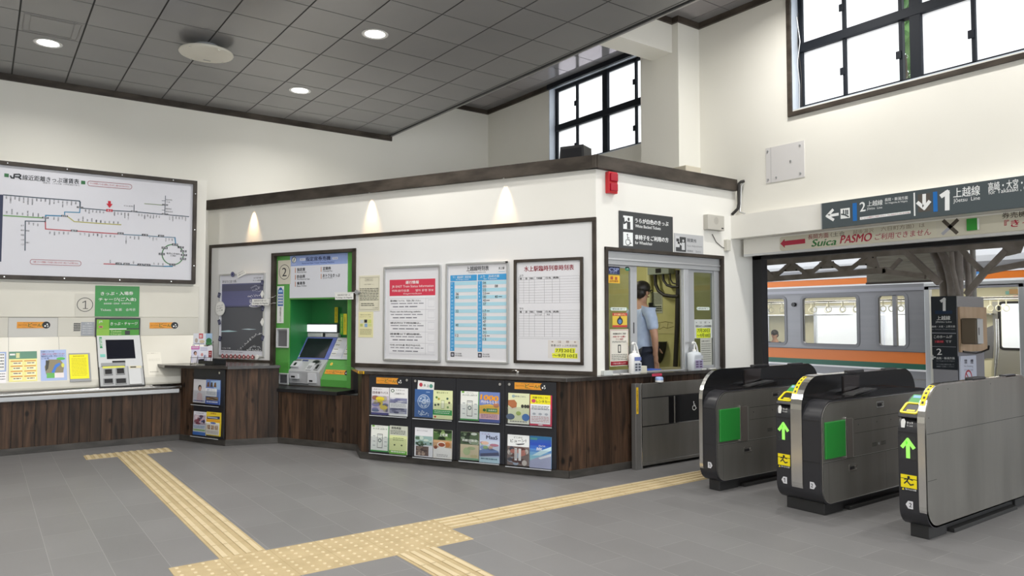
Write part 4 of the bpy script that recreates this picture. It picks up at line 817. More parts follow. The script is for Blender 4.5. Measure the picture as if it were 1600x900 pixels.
# money console details on its sloping top
slope = PF.w * (-.15) + Vector((0, 0, zB - zC_)); PMC = Plane(PF.at(0, zC_, -.03), PF.u, tuple(slope)); MH = math.hypot(.15, zB - zC_)
PMF = Plane(PF.at(0, 0, -.038), PF.u)
LS = mat('console_pale', (.62, .63, .66), .4)
for nm, f in [('note_slot', lambda b: (b.box((uS0 + .03, MH - .045, 0), (uS0 + .13, MH - .02, .008), MGREY), b.box((uS0 + .035, MH - .038, .008), (uS0 + .125, MH - .03, .009), BLACK))),
              ('card_slot', lambda b: (b.box((uS0 + .15, MH - .04, 0), (uS0 + .25, MH - .02, .006), ink('4a5488')), b.box((uS0 + .155, MH - .033, .006), (uS0 + .245, MH - .028, .007), BLACK))),
              ('banknote_mouth', lambda b: (b.box((uS0 + .03, .05, -.01), (uS0 + .17, .15, .03), LS), b.box((uS0 + .075, .07, .03), (uS0 + .115, .12, .033), BLACK))),
              ('coin_bowl', lambda b: (b.prism([(uS1 - .16 + .075 * cos(a * pi / 10), MH - .055 + .042 * sin(a * pi / 10)) for a in range(20)], -.004, .010, MGREY), b.prism([(uS1 - .16 + .06 * cos(a * pi / 10), MH - .055 + .03 * sin(a * pi / 10)) for a in range(20)], .010, .0112, BLACK))),
              ('pin_pad', lambda b: (b.box((uS1 - .12, .025, 0), (uS1 - .05, .13, .012), MGREY), b.box((uS1 - .105, .04, .012), (uS1 - .065, .115, .0135), BLACK))),
              ('coin_return', lambda b: (b.box((uS1 - .26, .02, 0), (uS1 - .16, .14, .014), LS), b.box((uS1 - .245, .035, .014), (uS1 - .175, .09, .0155), MGREY)))]:
    b = MB(PMC); f(b); b.build(nm, t, bevel=.003)
zf = zC_ - ZM - .01
for nm, x0, x1, z0, z1, d in [('ticket_outlet', uS0 + .06, uS0 + .21, .45, .8, .03), ('coin_tray', uS1 - .2, uS1 - .06, .2, .9, .02)]:
    b = MB(PMF); b.box((x0, ZM + .01 + zf * z0, -.01), (x1, ZM + .01 + zf * z1, d), LS); b.box((x0 + .03, ZM + .01 + zf * (z0 + .08), d), (x1 - .05, ZM + .01 + zf * (z0 + .2), d + .002), BLACK); b.build(nm, t, bevel=.006)
b = MB(PMF); b.box((uS0 + .01, ZM + .025, 0), (uS1 - .2, ZM + .032, .012), BLACK); b.build('base_slot', t)
# stickers on the green slope
PGS = Plane(PF.at(0, ZG, -.045), PF.u, tuple(PF.w * (-.135) + Vector((0, 0, zB - .02 - ZG))))
b = MB(PGS); c = b.q(*M4(630, 570), .003); b.disk(c[0], c[1], .022, .003, ink('f0d860'), 18); b.disk(c[0], c[1], .012, .0036, ink('e0a030'), 12); b.build('round_sticker', t)
PG2 = PGS
b = MB(PG2); A, B = b.q(*M4(575, 625), .003), b.q(*M4(790, 680), .003); wide_sticker(b, A[0], B[1], gR0 - .03, A[1], .003); b.build('advice_sticker', t)

# ---- snowy poster frame
P1 = crop(330, 410, 110 / 619)
t = thing('poster_frame', PF.at(PF.uv(*P1(260, 840))[0], PF.uv(*P1(260, 840))[1], 0), 'aluminium poster frame with a dusk blue railway poster edged with paper badges', 'poster')
b = MB(PF); A, B = b.q(*P1(72, 105), .02), b.q(*P1(462, 838), .02); A = (A[0], (A[1] + b.q(*P1(455, 90), .02)[1]) / 2)
b.frame(A[0], B[1], B[0], A[1], .022, 0.005, .024, ALU, r=.012); b.build('frame', t, bevel=.004)
b = sheet(PF, P1(78, 118), P1(452, 828), .006, .004, ink('d3d4de', .3)); b.R = (A[0] + .02, B[1] + .02, B[0] - .02, A[1] - .02, .0108)
nt(b, 'あなたに会う旅。', .04, .075, .34, .035, ink('25262e')); nt(b, '谷川岳の麓へ', .76, .045, .2, .018, ink('55565e')); nt(b, '水上温泉郷', .74, .075, .24, .015, ink('55565e'))
# printed picture: violet evening sky over a dark plain with a snowy ridge
r0, r1 = .035, .975
for i in range(10): nr(b, r0, .105 + i * .03, r1, .135 + i * .03, ink('%02x%02x%02x' % (92 + i, 94 + i, 128 + 2 * i) if i < 9 else '5c5e80'), 1)
nr(b, r0, .395, r1, .94, ink('56585f'), 1); nr(b, r0, .12, r1, .2, ink('55566e'), 2)
npoly(b, [(r0, .70), (.2, .69), (.42, .703), (.2, .712), (r0, .712)], ink('b8d8e0'), 3); npoly(b, [(.5, .675), (.66, .668), (.85, .676), (.68, .682)], ink('c8dce4'), 3)
npoly(b, [(.46, .94), (.62, .85), (.75, .78), (.85, .74), (r1, .73), (r1, .94)], ink('44464c'), 2)
rr = random.Random(4)
def flakes(pts, n, m, s=.006, k=3):
    for i in range(n):
        j = rr.randrange(len(pts) - 1); f = rr.random(); x = pts[j][0] + (pts[j + 1][0] - pts[j][0]) * f + rr.gauss(0, .012); y = pts[j][1] + (pts[j + 1][1] - pts[j][1]) * f + rr.gauss(0, .006)
        if x < r1 - .01: nell(b, x, y, s * rr.uniform(.6, 1.3), s * .55 * rr.uniform(.6, 1.3), m, k, 7)
flakes([(.46, .93), (.62, .85), (.75, .78), (.85, .735), (.97, .725)], 70, ink('eef0f6')); flakes([(.7, .91), (.8, .88), (.95, .9)], 40, ink('e4e6ee')); flakes([(.62, .93), (.95, .93)], 50, ink('f0f2f6'))
flakes([(.68, .17), (.8, .14), (.9, .17), (.72, .2), (.92, .21)], 60, ink('e2e4f4'), .005); flakes([(.64, .27), (.9, .26)], 25, ink('f0f0f8'), .007); flakes([(.7, .31), (.72, .38)], 16, ink('f0f0f8'), .007)
nell(b, .80, .385, .13, .02, ink('e8e8f4'), 4); nell(b, .81, .385, .115, .013, ink('4a4c78'), 5); nt(b, '只今、冬', .72, .385, .18, .018, ink('f0f0f8'), 6)
nt(b, 'つなぐ旅', .06, .915, .2, .018, ink('e8e8ee'), 3); nt(b, '運転日　土休日を中心に運転します　くわしくは駅係員へ', .05, .962, .5, .012, ink('60626a'), 3)
b.build('poster', t)
def badge(nm, x, y, f, lab=None, w=.026):
    b = MB(PF); c = b.q(*P1(x, y), w); f(b, c[0], c[1]); b.build(nm, t, label=lab)
def dark_sq(an):
    def f(b, x, y):
        c_, s_ = cos(an), sin(an); h = .036; b.prism([(x + a * c_ - d * s_, y + a * s_ + d * c_) for a, d in ((-h * .72, -h), (h * .72, -h), (h * .72, h), (-h * .72, h))], .0245, .026, ink('2c2f55')); b.text('上り', x - .018, y + .012, .036, .018, .0266, ink('c8cae0'), .01); b.text('下り', x - .018, y - .014, .036, .018, .0266, ink('c8cae0'), .01)
    return f
for x, y, a in [(69, 288, -.3), (70, 525, .35), (75, 670, -.25), (447, 182, -.2), (452, 405, -.3), (450, 665, -.35)]: badge('badge', x, y, dark_sq(a))
badge('round_badge', 77, 405, lambda b, x, y: (b.cyl(x, y, .105, .0245, .027, PAPER, 28), b.circ(x, y, .10, .004, .0276, ink('b8b8b8')), [b.text(s, x - .06, y + .03 - i * .035, .12, .022, .0276, ink('4a4a4a'), ang=.15) for i, s in enumerate(('ようこそ', '水上駅へ', 'いで湯'))]), 'round white paper badge')
badge('stamp', 187, 105, lambda b, x, y: (b.cyl(x, y, .036, .0245, .027, ink('33345e'), 20), b.circ(x, y, .026, .005, .0276, ink('9a9cc8'))))
badge('slanted_label', 265, 103, lambda b, x, y: (b.prism([(x + a * .94 - d * .33, y + a * .33 + d * .94) for a, d in ((-.085, -.03), (.085, -.03), (.085, .03), (-.085, .03))], .0245, .027, PAPER), b.text('上越線で行こう', x - .065, y - .02, .135, .018, .0276, BK, ang=.34), b.text('Joetsu', x - .06, y + .01, .1, .014, .0276, BK, ang=.34)))
for y in (280, 525): badge('folded_star', 448, y, lambda b, x, y_: b.prism([(x, y_ - .055), (x + .035, y_), (x, y_ + .055), (x - .035, y_)], .0245, .029, PAPER))
badge('folded_star', 402, 832, lambda b, x, y_: b.cyl(x, y_, .033, .0245, .029, PAPER, 9))
b0, b1 = PF.uv(*P1(98, 826), .03), PF.uv(*P1(362, 826), .03)
for i in range(8):
    x = b0[0] + (b1[0] - b0[0]) * i / 7; b = MB(PF); z = (b0[1] + b1[1]) / 2
    T0 = b.T; b.circ(x, z - .004, .027, .013, .028, ink('a01c2c'), 16); b.disk(x, z - .004, .014, .0285, ink('e8d8d8'), 10); b.poly([(x - .008, z + .022), (x + .008, z + .022), (x, z + .036)], .028, ink('a01c2c')); b.build('red_charm', t)
b = MB(PF); b.line([(b0[0] - .03, b0[1]), (b0[0], b0[1] - .012), (b1[0], b1[1] - .012), (b1[0] + .04, b1[1])], .006, .0262, ink('7a2a30')); b.build('charm_cord', t)

# ---- small plates projecting on brackets
def plate_sign(p, q_, w, lab, arm):
    b0_ = MB(PF); A, B = b0_.q(*p, w), b0_.q(*q_, w); t = thing('plate_sign', PF.at((A[0] + B[0]) / 2, B[1], w), lab, 'sign', 'small white direction plates')
    b = MB(PF); b.box((A[0], B[1], w - .004), (B[0], A[1], w), PAPER); wd, h = B[0] - A[0], A[1] - B[1]
    b.text('越後湯沢方面へは', A[0] + wd * .14, A[1] - h * .28, wd * .7, h * .28, w + .0007, ink('3a3a3a')); b.text('To Echigo, Go Nagaoka', A[0] + wd * .05, A[1] - h * .72, wd * .9, h * .26, w + .0007, BK, .02); b.build('plate', t)
    b = MB(PF); arm(b, A, B, w); b.build('bracket', t)
plate_sign(P1(358, 322), P1(506, 376), .07, 'small white direction plate between the snowy poster and the green machine', lambda b, A, B, w: (b.tube([(B[0] - .03, A[1], w - .004), (B[0] + .03, A[1] + .02, .03), (B[0] + .06, A[1] + .045, .002)], .004, CHROME, 6), b.tube([(B[0] - .03, B[1], w - .004), (B[0] + .04, B[1] + .03, .03), (B[0] + .06, B[1] + .03, .002)], .004, CHROME, 6)))
plate_sign(M3(852, 588), M3(1064, 658), .05, 'small white direction plate over the front corner of the green machine', lambda b, A, B, w: (b.box((A[0] - .02, A[1] + .004, w - .008), (B[0] + .06, A[1] + .012, w - .002), PAPER), b.cyl(B[0] + .05, A[1] + .01, .03, .0, w, MGREY, 14)))

# ---- paper notices beside the machine
N5 = crop(550, 400, 160 / 758)
b = sheet(PF, N5(50, 147), N5(204, 407), .006, .002, ink('d9d6c2')); nframe(b, .05, .05, .95, .96, .008, ink('8a8878'), 1); nframe(b, .3, .08, .68, .155, .006, ink('6a685a'), 1); nt(b, 'お知らせ', .34, .118, .3, .035, BK); nt(b, '駅窓口の営業時間について', .28, .25, .45, .025, ink('4a4a40'))
rows(b, .06, .94, .36, .72, 8, ink('4a4a42'), .42, 3); rows(b, .12, .75, .78, .88, 2, ink('5a5a50'), .4, 5); nt(b, '水上駅長', .68, .91, .24, .026, BK); b.build('paper_notice', label='cream text notice pinned beside the green ticket machine', cat='notice')
b = sheet(PF, N5(48, 412), N5(156, 603), .006, .002, ink('e4dfb0')); nt(b, '駅からのご案内', .15, .12, .7, .04, ink('6a6850')); nt(b, 'Suicaグリーン券', .1, .2, .75, .035, ink('8a8460')); nr(b, .12, .32, .36, .45, ink('c8cfd0'), 1); nr(b, .4, .31, .6, .43, BK, 1); nr(b, .64, .31, .88, .45, ink('cfd87a'), 1)
nr(b, .12, .48, .3, .58, ink('b8c070'), 1); nr(b, .42, .46, .62, .60, ink('88aad0'), 1); nr(b, .66, .47, .9, .58, ink('d0d890'), 1); rows(b, .12, .9, .68, .92, 5, ink('8a866a'), .35, 7); b.build('paper_notice', label='pale yellow notice with small pictures pinned under the cream notice', cat='notice')

# ---- train status board
def board(p, q_, p2, q2, w, fr, fm, r, label, name):
    """p, q_ are the top corners, p2, q2 the bottom corners in the photo"""
    b = MB(PF); a, c, d, e = b.q(*p, w), b.q(*q_, w), b.q(*p2, w), b.q(*q2, w)
    u0, u1, z1, z0 = (a[0] + d[0]) / 2, (c[0] + e[0]) / 2, (a[1] + c[1]) / 2, (d[1] + e[1]) / 2
    t = thing(name, PF.at((u0 + u1) / 2, z0, 0), label, 'notice board'); b.frame(u0, z0, u1, z1, fr, .005, w, fm, r=r); b.build('frame', t, bevel=.004)
    b = MB(PF); b.box((u0 + fr * .8, z0 + fr * .8, .004), (u1 - fr * .8, z1 - fr * .8, .012), ink('dcdce0', .3)); b.build('backing', t); return t, (u0 + fr, z0 + fr, u1 - fr, z1 - fr, .0126)
t, R_ = board(N5(228, 82), N5(654, 58), N5(230, 780), N5(652, 784), .03, .028, ALU, .018, 'aluminium framed service status board with a red and white sheet', 'status_board')
b = MB(PF); b.R = R_; nr(b, .075, .15, .93, .975 - .05, ink('e6e6ea'), 0); rd = ink('d03a52', .35); nr(b, .075, .125, .93, .305, rd, 1)
nt(b, '運行情報', .38, .158, .25, .035, PAPER, 2, .03); nt(b, 'JR EAST Train Status Information', .12, .205, .78, .032, PAPER, 2); nt(b, '列车运行信息　　열차 운행 정보', .12, .248, .78, .026, PAPER, 2); nt(b, 'ข้อมูลการเดินรถ', .34, .283, .34, .022, PAPER, 2)
GL = ink('9a9aa4')
txt = ['運行情報については、下記をご覧ください。', 'Please visit the following website.', '请访问以下网站确认。', '請瀏覽以下網站確認。', '아래 사이트를 확인하십시오.']
for i in range(5):
    y = .335 + i * .122; nr(b, .075, y, .93, y + .002, GL, 1); nt(b, txt[i], .09, y + .025, .58, .02, BK, 2, .02); rows(b, .1, .72, y + .05, y + .075, 1, ink('80808a'), .35, i, 2); rows(b, .14, .62, y + .085, y + .11, 1, ink('70707a'), .4, i + 9, 2); nframe(b, .80, y + .015, .92, y + .095, .004, ink('c8c8d0'), 2)
nr(b, .075, .945, .93, .947, GL, 1); nr(b, .755, .335, .758, .945, GL, 1); b.build('status_sheet', t)
# ---- blue timetable
N6 = crop(690, 390, 120 / 540)
t, R_ = board(N6(28, 97), N6(468, 78), N6(24, 797), N6(470, 800), .03, .026, ALU, .016, 'aluminium framed blue and white striped railway timetable', 'timetable_board')
b = MB(PF); b.R = R_; nt(b, '上越線時刻表', .32, .042, .38, .05, BK, 1, .02); nt(b, 'Timetable of Joetsu Line', .35, .083, .3, .018, ink('505050'), 1); nt(b, '水上駅', .86, .048, .1, .026, BK, 1, .02); nr(b, .86, .082, .97, .086, ink('5aa8d0'), 1)
BL, PBL, LBL = ink('3f98d0', .35), ink('a9d3e2', .35), ink('5fb0dc', .35)
for x0, x1, hd, en in ((.04, .5, '下り　越後湯沢・長岡方面', 'for Echigo-Yuzawa'), (.515, .99, '上り　高崎方面', 'for Takasaki')):
    nr(b, x0, .105, x1, .168, BL, 1); nt(b, hd, x0 + .04, .127, .32, .026, PAPER, 2); nt(b, en, x0 + .1, .152, .22, .015, PAPER, 2)
    nr(b, x0, .175, x0 + .075, .905, BL, 1)
    for i in range(20):
        y = .175 + i * .0365
        if i % 2 == 0: nr(b, x0 + .08, y, x1, y + .0365, PBL, 1)
        nt(b, str(5 + i if i < 19 else 0), x0 + .02, y + .018, None, .020, ink('cfe8f6'), 2)
def tm(x, i, s): nt(b, s, x, .175 + i * .0365 + .018, .05, .026, BK, 3, .01)
for i, s in ((3, '26'), (4, '43'), (8, '22'), (12, '40'), (15, '12')): tm(.135, i, s)
for i, s in enumerate('04 03 22 23 00 43 37'.split()): tm(.605, i, s)
for i, s in ((8, '17'), (9, '23'), (10, '53'), (11, '47'), (12, '45'), (13, '44'), (14, '31'), (15, '15'), (16, '13')): tm(.605, i, s)
tm(.80, 1, '08'); tm(.80, 4, '40')
for i in (3, 5, 8, 15): nr(b, .665, .175 + i * .0365 + .015, .715, .175 + i * .0365 + .021, BK, 3)
nr(b, .865, .175 + 4 * .0365 + .015, .92, .175 + 4 * .0365 + .021, BK, 3)
for x in (.05, .52): nr(b, x, .918, x + .065, .965, ink('2a2a34'), 1); nr(b, x + .015, .93, x + .05, .955, ink('b0b0bc'), 2); nt(b, '印は土休日運転', x + .08, .93, .11, .015, BK, 1); nt(b, '無印は毎日運転', x + .08, .952, .12, .015, BK, 1)
b.build('timetable_sheet', t)
b = MB(PF); b.box((R_[2] - .01, R_[3] - .0, .02), (R_[2] + .02, R_[3] + .022, .034), RUBBER); b.build('corner_cap', t)
# ---- handwritten special train board
N7 = crop(795, 390, 145 / 652)
t, R_ = board(N7(32, 72), N7(521, 49), N7(33, 800), N7(518, 810), .032, .032, FRAMEW, 0, 'dark wood framed special train board with empty ruled tables and yellow dates', 'notice_board')
b = MB(PF); b.R = R_; nt(b, '水上駅臨時列車時刻表', .12, .068, .78, .055, ink('8a2030'), 1, .025); RL = ink('8c8c94')
for y0, s in ((.135, '上り'), (.475, '下り')):
    nt(b, s, .04, y0, .065, .022, BK, 1, .02); n = 11
    for i in range(n): nr(b, .03, y0 + .018 + i * .0265, .985, y0 + .0195 + i * .0265, RL, 1)
    for x in (.03, .11, .2, .285, .44, .565, .68, .985): nr(b, x, y0 + .018, x + .003, y0 + .018 + 10 * .0265, RL, 1)
    for x, s2, wd in ((.05, '種', .03), (.14, '別', .03), (.21, '列車名', .06), (.32, '号車番線', .09), (.46, '行先', .09), (.58, '両数', .09)): nt(b, s2, x, y0 + .032, wd, .02, BK, 1, .02)
for x, s2, wd in ((.3, 'SLぐんま', .1), (.48, '高崎', .05)): nt(b, s2, x, .475 + .06, wd, .016, ink('5a5a62'), 1)
nr(b, .03, .775, .985, .777, RL, 1); nr(b, .03, .775, .032, .985, RL, 1); nr(b, .5, .79, .97, .97, ink('d8d4d0'), 1); nt(b, '※　注　意　※', .55, .805, .38, .024, ink('8a6a60'), 2); nt(b, '青春18きっぷ利用期間', .545, .843, .40, .024, ink('5a5a60'), 2); HI = ink('e6e83a', .5)
npoly(b, [(.61, .87), (.92, .865), (.91, .915), (.6, .915)], HI, 2); npoly(b, [(.56, .92), (.95, .915), (.95, .968), (.57, .965)], HI, 2); nt(b, '7月20日', .62, .892, .28, .036, ink('3a4a30'), 3, .02); nt(b, '～9月10日', .57, .942, .37, .036, ink('3a4a30'), 3, .02)
b.build('table_sheet', t)
b = MB(PF); c = PF.uv(806, 580, .03); b.tube([(c[0] - .05, c[1], .02), (c[0], c[1] + .01, .04), (c[0] + .04, c[1] - .005, .03)], .006, CHROME, 8); b.lathe([(.012, 0), (.016, .01), (.006, .02)], ALU, 10, (c[0] + .03, c[1] - .01, .035)); b.build('wire_hook', label='small bent metal hook on the dark batten above the long counter', cat='hook')

# ================================================================== BROCHURE RACKS
q1 = crop(560, 560, .2); q2 = crop(700, 560, 200 / 900); q3 = crop(240, 540, .2)
ARM = crop(560, 560, .2)
RZ0, RZ1 = 0.085, 0.945
def rack(pl, u0, u1, lab, tiers, knob, sticker=None):
    """black rack board with two clear pockets"""
    t = thing('brochure_rack', pl.at((u0 + u1) / 2, RZ0, 0.0), lab, 'brochure rack', 'black brochure racks')
    b = MB(pl); b.box((u0, RZ0, .017), (u1, RZ1, .035), RACKB); b.build('back_board', t, bevel=.003)
    for z0, z1, ua, ub in tiers:
        b = MB(pl); b.box((ua, z0 - .012, .035), (ub, z0 - .004, .085), ACRYL); b.box((ua, z0 - .012, .081), (ub, z0 + (z1 - z0) * .55, .085), ACRYL); b.box((ua, z0 - .013, .0855), (ub, z0 - .005, .087), mat('acrylic_edge', (.5, .52, .55), .2)); b.build('clear_pocket', t)
    for ku, kz in knob: b = MB(pl); b.cyl(ku, kz, .014, .035, .045, CHROME, 14); b.cyl(ku, kz, .006, .045, .047, MGREY, 10); b.build('knob', t)
    if sticker: b = MB(pl); b.box((sticker[0], sticker[1], .035), (sticker[2] - .04, sticker[3], .0362), ink('e59a32')); wide_sticker(b, *sticker, .0366); b.build('advice_sticker', t)
    return t
def brochure(pl, p, q_, lab, art, base='f2f2ee', tilt=0.0, name='brochure'):
    b = MB(pl); A, B = b.q(*p, .055), b.q(*q_, .055); um, vm = (A[0] + B[0]) / 2, B[1]
    M = pl.M() @ Matrix.Translation((um, vm, .041)) @ Matrix.Rotation(tilt, 4, 'Z') @ Matrix.Rotation(-.035, 4, 'X'); b.T = M
    hw, h = (B[0] - A[0]) / 2 - .001, A[1] - B[1]; b.box((-hw, 0, -.0), (hw, h, .012), ink(base, .3)); b.R = (-hw, 0, hw, h, .0126); art(b); return b.build(name, label=lab, cat='brochure', group='brochures in the racks')
def I(h): return ink(h, .35)
def photo(b, x0, y0, x1, y1, cols, seed, k=1, n=9):
    """a printed snapshot: soft blotches of the given colours"""
    nr(b, x0, y0, x1, y1, I(cols[0]), k); r = random.Random(seed)
    for i in range(n):
        cx, cy = r.uniform(x0, x1), r.uniform(y0, y1); rx, ry = r.uniform(.08, .25) * (x1 - x0), r.uniform(.08, .22) * (y1 - y0)
        cx = min(max(cx, x0 + rx), x1 - rx); cy = min(max(cy, y0 + ry), y1 - ry); nell(b, cx, cy, rx, ry, I(cols[1 + i % (len(cols) - 1)]), k + 1 + i % 3, 9)
def art_guide(b, k):   # white sheet with a phone outline and green edge
    nr(b, .06, .0, .2, .06, I('7ab84a'), 1); nt(b, '上毛トラベル', .3, .05, .4, .03, I('3a3a3a')); nt(b, 'ネットきっぷガイド', .1, .13, .8, .06, I('2c4a2a'), 1, .03)
    npoly(b, [(.36, .32), (.66, .32), (.66, .86), (.36, .86)], I('3c3c3c'), 1); npoly(b, [(.38, .34), (.64, .34), (.64, .84), (.38, .84)], I('eceee6'), 2); nell(b, .51, .57, .1, .075, I('5a6a6a'), 3); nell(b, .51, .57, .06, .045, I('eceee6'), 4); nr(b, .40, .36, .62, .40, I('c8ccd0'), 3)
    for x, y in ((.12, .4), (.12, .6), (.76, .42), (.76, .6), (.12, .76), (.76, .76)): nr(b, x, y, x + .14, y + .025, I('9a9ea4'), 1)
    nr(b, 0, .95, 1, 1, I('3c9a4a'), 1); nr(b, .96, 0, 1, 1, I('3c9a4a'), 1)
def a01(b): nr(b, 0, 0, 1, .9, I('e9e6e8')); nt(b, '鉄道で行く', .1, .07, .5, .05, I('55505a')); nt(b, '田舎巡りバス', .06, .19, .88, .09, I('5a3040'), 1, .03); photo(b, .02, .3, .98, .9, ['c8bcd0', '8a86b8', 'd8c45a', '9a6a5a', 'b8b09a', '6a7a9a'], 1, 1, 14); nell(b, .5, .42, .25, .09, I('e8d038'), 6); nr(b, 0, .92, 1, 1, I('4a4a86'), 1)
def a02(b): nell(b, .16, .1, .1, .06, I('2c5a3c'), 1); nell(b, .16, .1, .06, .035, I('f2f2ee'), 2); nt(b, 'えきねっと', .34, .07, .5, .05, I('5a5a60')); nt(b, 'ご利用ガイド', .28, .2, .55, .06, I('33343a'), 1, .02); photo(b, .02, .36, .98, .54, ['8a8cae', '6e7098', 'b0b2c8', 'e0e0e8'], 2); rows(b, .08, .92, .58, .7, 3, I('9a9aa0'), .3, 2); photo(b, .02, .72, .98, .92, ['9a9cb4', '70728c', 'c4c6d4', '5a5c78'], 3)
def a03(b): art_guide(b, 0)
def a04(b): nr(b, 0, 0, 1, .34, I('cfd2c4'), 1); nt(b, '群馬県版', .1, .08, .55, .09, I('2a2c2a'), 2, .03); rows(b, .05, .9, .16, .32, 3, I('4a4e4a'), .45, 4, 2); nr(b, 0, .34, 1, .88, I('dfe6a8'), 1); rows(b, .2, .8, .42, .56, 2, I('8a9a6a'), .35, 5, 2); nell(b, .3, .68, .05, .03, I('4a5a3a'), 2); nell(b, .7, .68, .05, .03, I('4a5a3a'), 2); nr(b, 0, .88, 1, 1, I('6fb842'), 1); rows(b, .1, .9, .90, .99, 1, I('e8f0d8'), .5, 6, 2)
def a05(b):
    nr(b, 0, 0, 1, 1, I('3c64a0')); nell(b, .5, .43, .34, .25, I('c4d2e4'), 1, 26); nell(b, .5, .43, .31, .225, I('5a7db0'), 2, 26); r = random.Random(5)
    for i in range(34): a = r.uniform(0, 6.28); d = r.uniform(0, .9) ** .6; nell(b, .5 + .27 * d * cos(a), .43 + .195 * d * sin(a), r.uniform(.025, .055), r.uniform(.018, .035), I('c4d2e4'), 3, 7)
    for i in range(26): nell(b, r.uniform(.22, .78), r.uniform(.76, .94), r.uniform(.02, .05), r.uniform(.014, .024), I('b8c8de'), 2, 7)
    nr(b, .62, .07, .82, .11, I('8aa4cc'), 1)
def a06(b): nr(b, 0, 0, 1, 1, I('e4e9b4')); nt(b, '駅たびガイド', .18, .08, .6, .06, I('6a7a3a'), 1, .02); nr(b, .42, .34, .6, .64, I('aab884'), 1); nr(b, .44, .36, .58, .62, I('e8ecd0'), 2); [nell(b, x, y, .06, .04, I(c), 2, 9) for x, y, c in ((.18, .25, '5a8a3a'), (.3, .3, 'b8a83a'), (.75, .28, '4a6a5a'), (.85, .42, '6a5a4a'), (.12, .52, '3a4a3a'), (.28, .5, '3a4a3a'), (.78, .58, '7a9a5a'))]; nr(b, 0, .68, 1, .86, I('2f9a4c'), 1); rows(b, .08, .9, .72, .84, 2, I('e0f0e0'), .35, 7, 2); nell(b, .12, .93, .06, .035, I('c8503a'), 1)
def a07(b): nr(b, 0, 0, 1, 1, I('e6e6ea')); nt(b, '旅の小さな物語', .1, .1, .6, .04, I('8a8a90')); photo(b, .02, .28, .98, .6, ['9ab8b4', 'b8d0d0', '6e8c74', 'c4d4c8'], 8); r = random.Random(8); [nell(b, r.uniform(.1, .9), r.uniform(.5, .62), .06, .03, I('3f5a44'), 5, 7) for i in range(16)]; photo(b, .08, .64, .78, .97, ['6a5650', '4c3c3a', '8a766a', 'b09a8a'], 9)
def a08(b): photo(b, 0, 0, 1, .36, ['4a6a3a', '2c4426', '6a8a4a', '8aa46a', '1f2c1c'], 10, 1, 12); nt(b, '上毛旅', .34, .17, .44, .1, I('f0f0ec'), 6, .03); nr(b, 0, .36, 1, .62, I('c8a078'), 2); nell(b, .46, .52, .24, .1, I('f0eae0'), 4); nell(b, .46, .52, .18, .07, I('a04a2a'), 5); nell(b, .78, .5, .14, .09, I('c87a3a'), 4); nell(b, .14, .62, .1, .06, I('8a4a34'), 4); nell(b, .5, .8, .48, .2, I('eceae6'), 3, 24); rows(b, .2, .8, .86, .96, 2, I('6a6a6a'), .3, 11, 5)
def a09(b): art_guide(b, 1)
def a10(b):
    nr(b, 0, 0, 1, 1, I('7286c4')); npoly(b, [(0, .45), (.5, .4), (1, .46), (1, .76), (0, .72)], I('e0b44a'), 1); nt(b, '1000', .06, .17, .88, .17, I('f0a028'), 3, .05, -.06); nt(b, '円分もらえる！', .08, .33, .85, .1, I('f4f0f8'), 3, .03); nr(b, .35, .54, .9, .66, I('3f8a44'), 3); nt(b, '会員限定', .45, .6, .42, .06, I('f0f4e0'), 4, .02); nell(b, .25, .6, .08, .05, I('2f6a38'), 3); nell(b, .84, .42, .14, .09, I('b87a5a'), 2); nr(b, 0, .72, 1, .9, I('e4b8c0'), 2); rows(b, .08, .92, .74, .88, 3, I('7a4a6a'), .35, 12, 3); nr(b, 0, .9, 1, 1, I('4a5a9c'), 2)
def a11(b): photo(b, 0, 0, 1, .45, ['4a5c44', '2c3a2c', '7a8a74', 'b8c0b8', '1f261f'], 13, 1, 14); nt(b, '利根川源流', .1, .3, .8, .09, I('dfe4dc'), 6, .03); nr(b, 0, .45, 1, 1, I('cdbfa0'), 1); nell(b, .35, .7, .2, .14, I('b0c090'), 2); nell(b, .6, .58, .22, .06, I('a8b48a'), 2); nell(b, .75, .86, .2, .06, I('c0b48a'), 2); nr(b, 0, .93, 1, 1, I('7ba884'), 2)
def a12(b): nr(b, 0, 0, 1, 1, I('b9c4de')); nt(b, 'ぐんま', .1, .07, .4, .05, I('8a6a9a'), 2); nt(b, 'MaaS', .34, .17, .56, .12, I('2a2e4a'), 2, .03); photo(b, .02, .28, .98, .62, ['c6cfe0', '8aa0cc', 'd8b4a0', '9ab886', 'b0788a'], 14, 1, 10); npoly(b, [(0, .62), (.5, .5), (.95, .6), (1, .76), (0, .8)], I('6e86b8'), 4); npoly(b, [(.05, .72), (.98, .64), (1, .74), (.05, .82)], I('4a5070'), 5); nr(b, 0, .82, 1, 1, I('b4d0dc'), 3); rows(b, .08, .9, .86, .96, 1, I('5a7a8a'), .4, 15, 4)
def a13(b): nr(b, 0, 0, 1, 1, I('dfe3bc')); nt(b, '田舎ごはん', .34, .1, .5, .05, I('6a7a7a'), 2, .02); nell(b, .25, .1, .08, .05, I('9ab0b0'), 1); npoly(b, [(0, .24), (.3, .22), (.42, .32), (.4, .46), (.2, .5), (0, .4)], I('b4704a'), 2); nell(b, .2, .5, .22, .04, I('d8d2bc'), 1); [nell(b, x, .42, .07, .06, I('3a3a34'), 2, 10) for x in (.68, .82, .94)]; nell(b, .12, .78, .2, .1, I('5a6a84'), 2); nell(b, .84, .78, .18, .12, I('4a78b8'), 2); nell(b, .5, .66, .12, .07, I('a8bc6a'), 2); nr(b, 0, .9, 1, 1, I('e8e8da'), 3); rows(b, .1, .9, .91, .98, 1, I('8a8a7a'), .5, 16, 4)
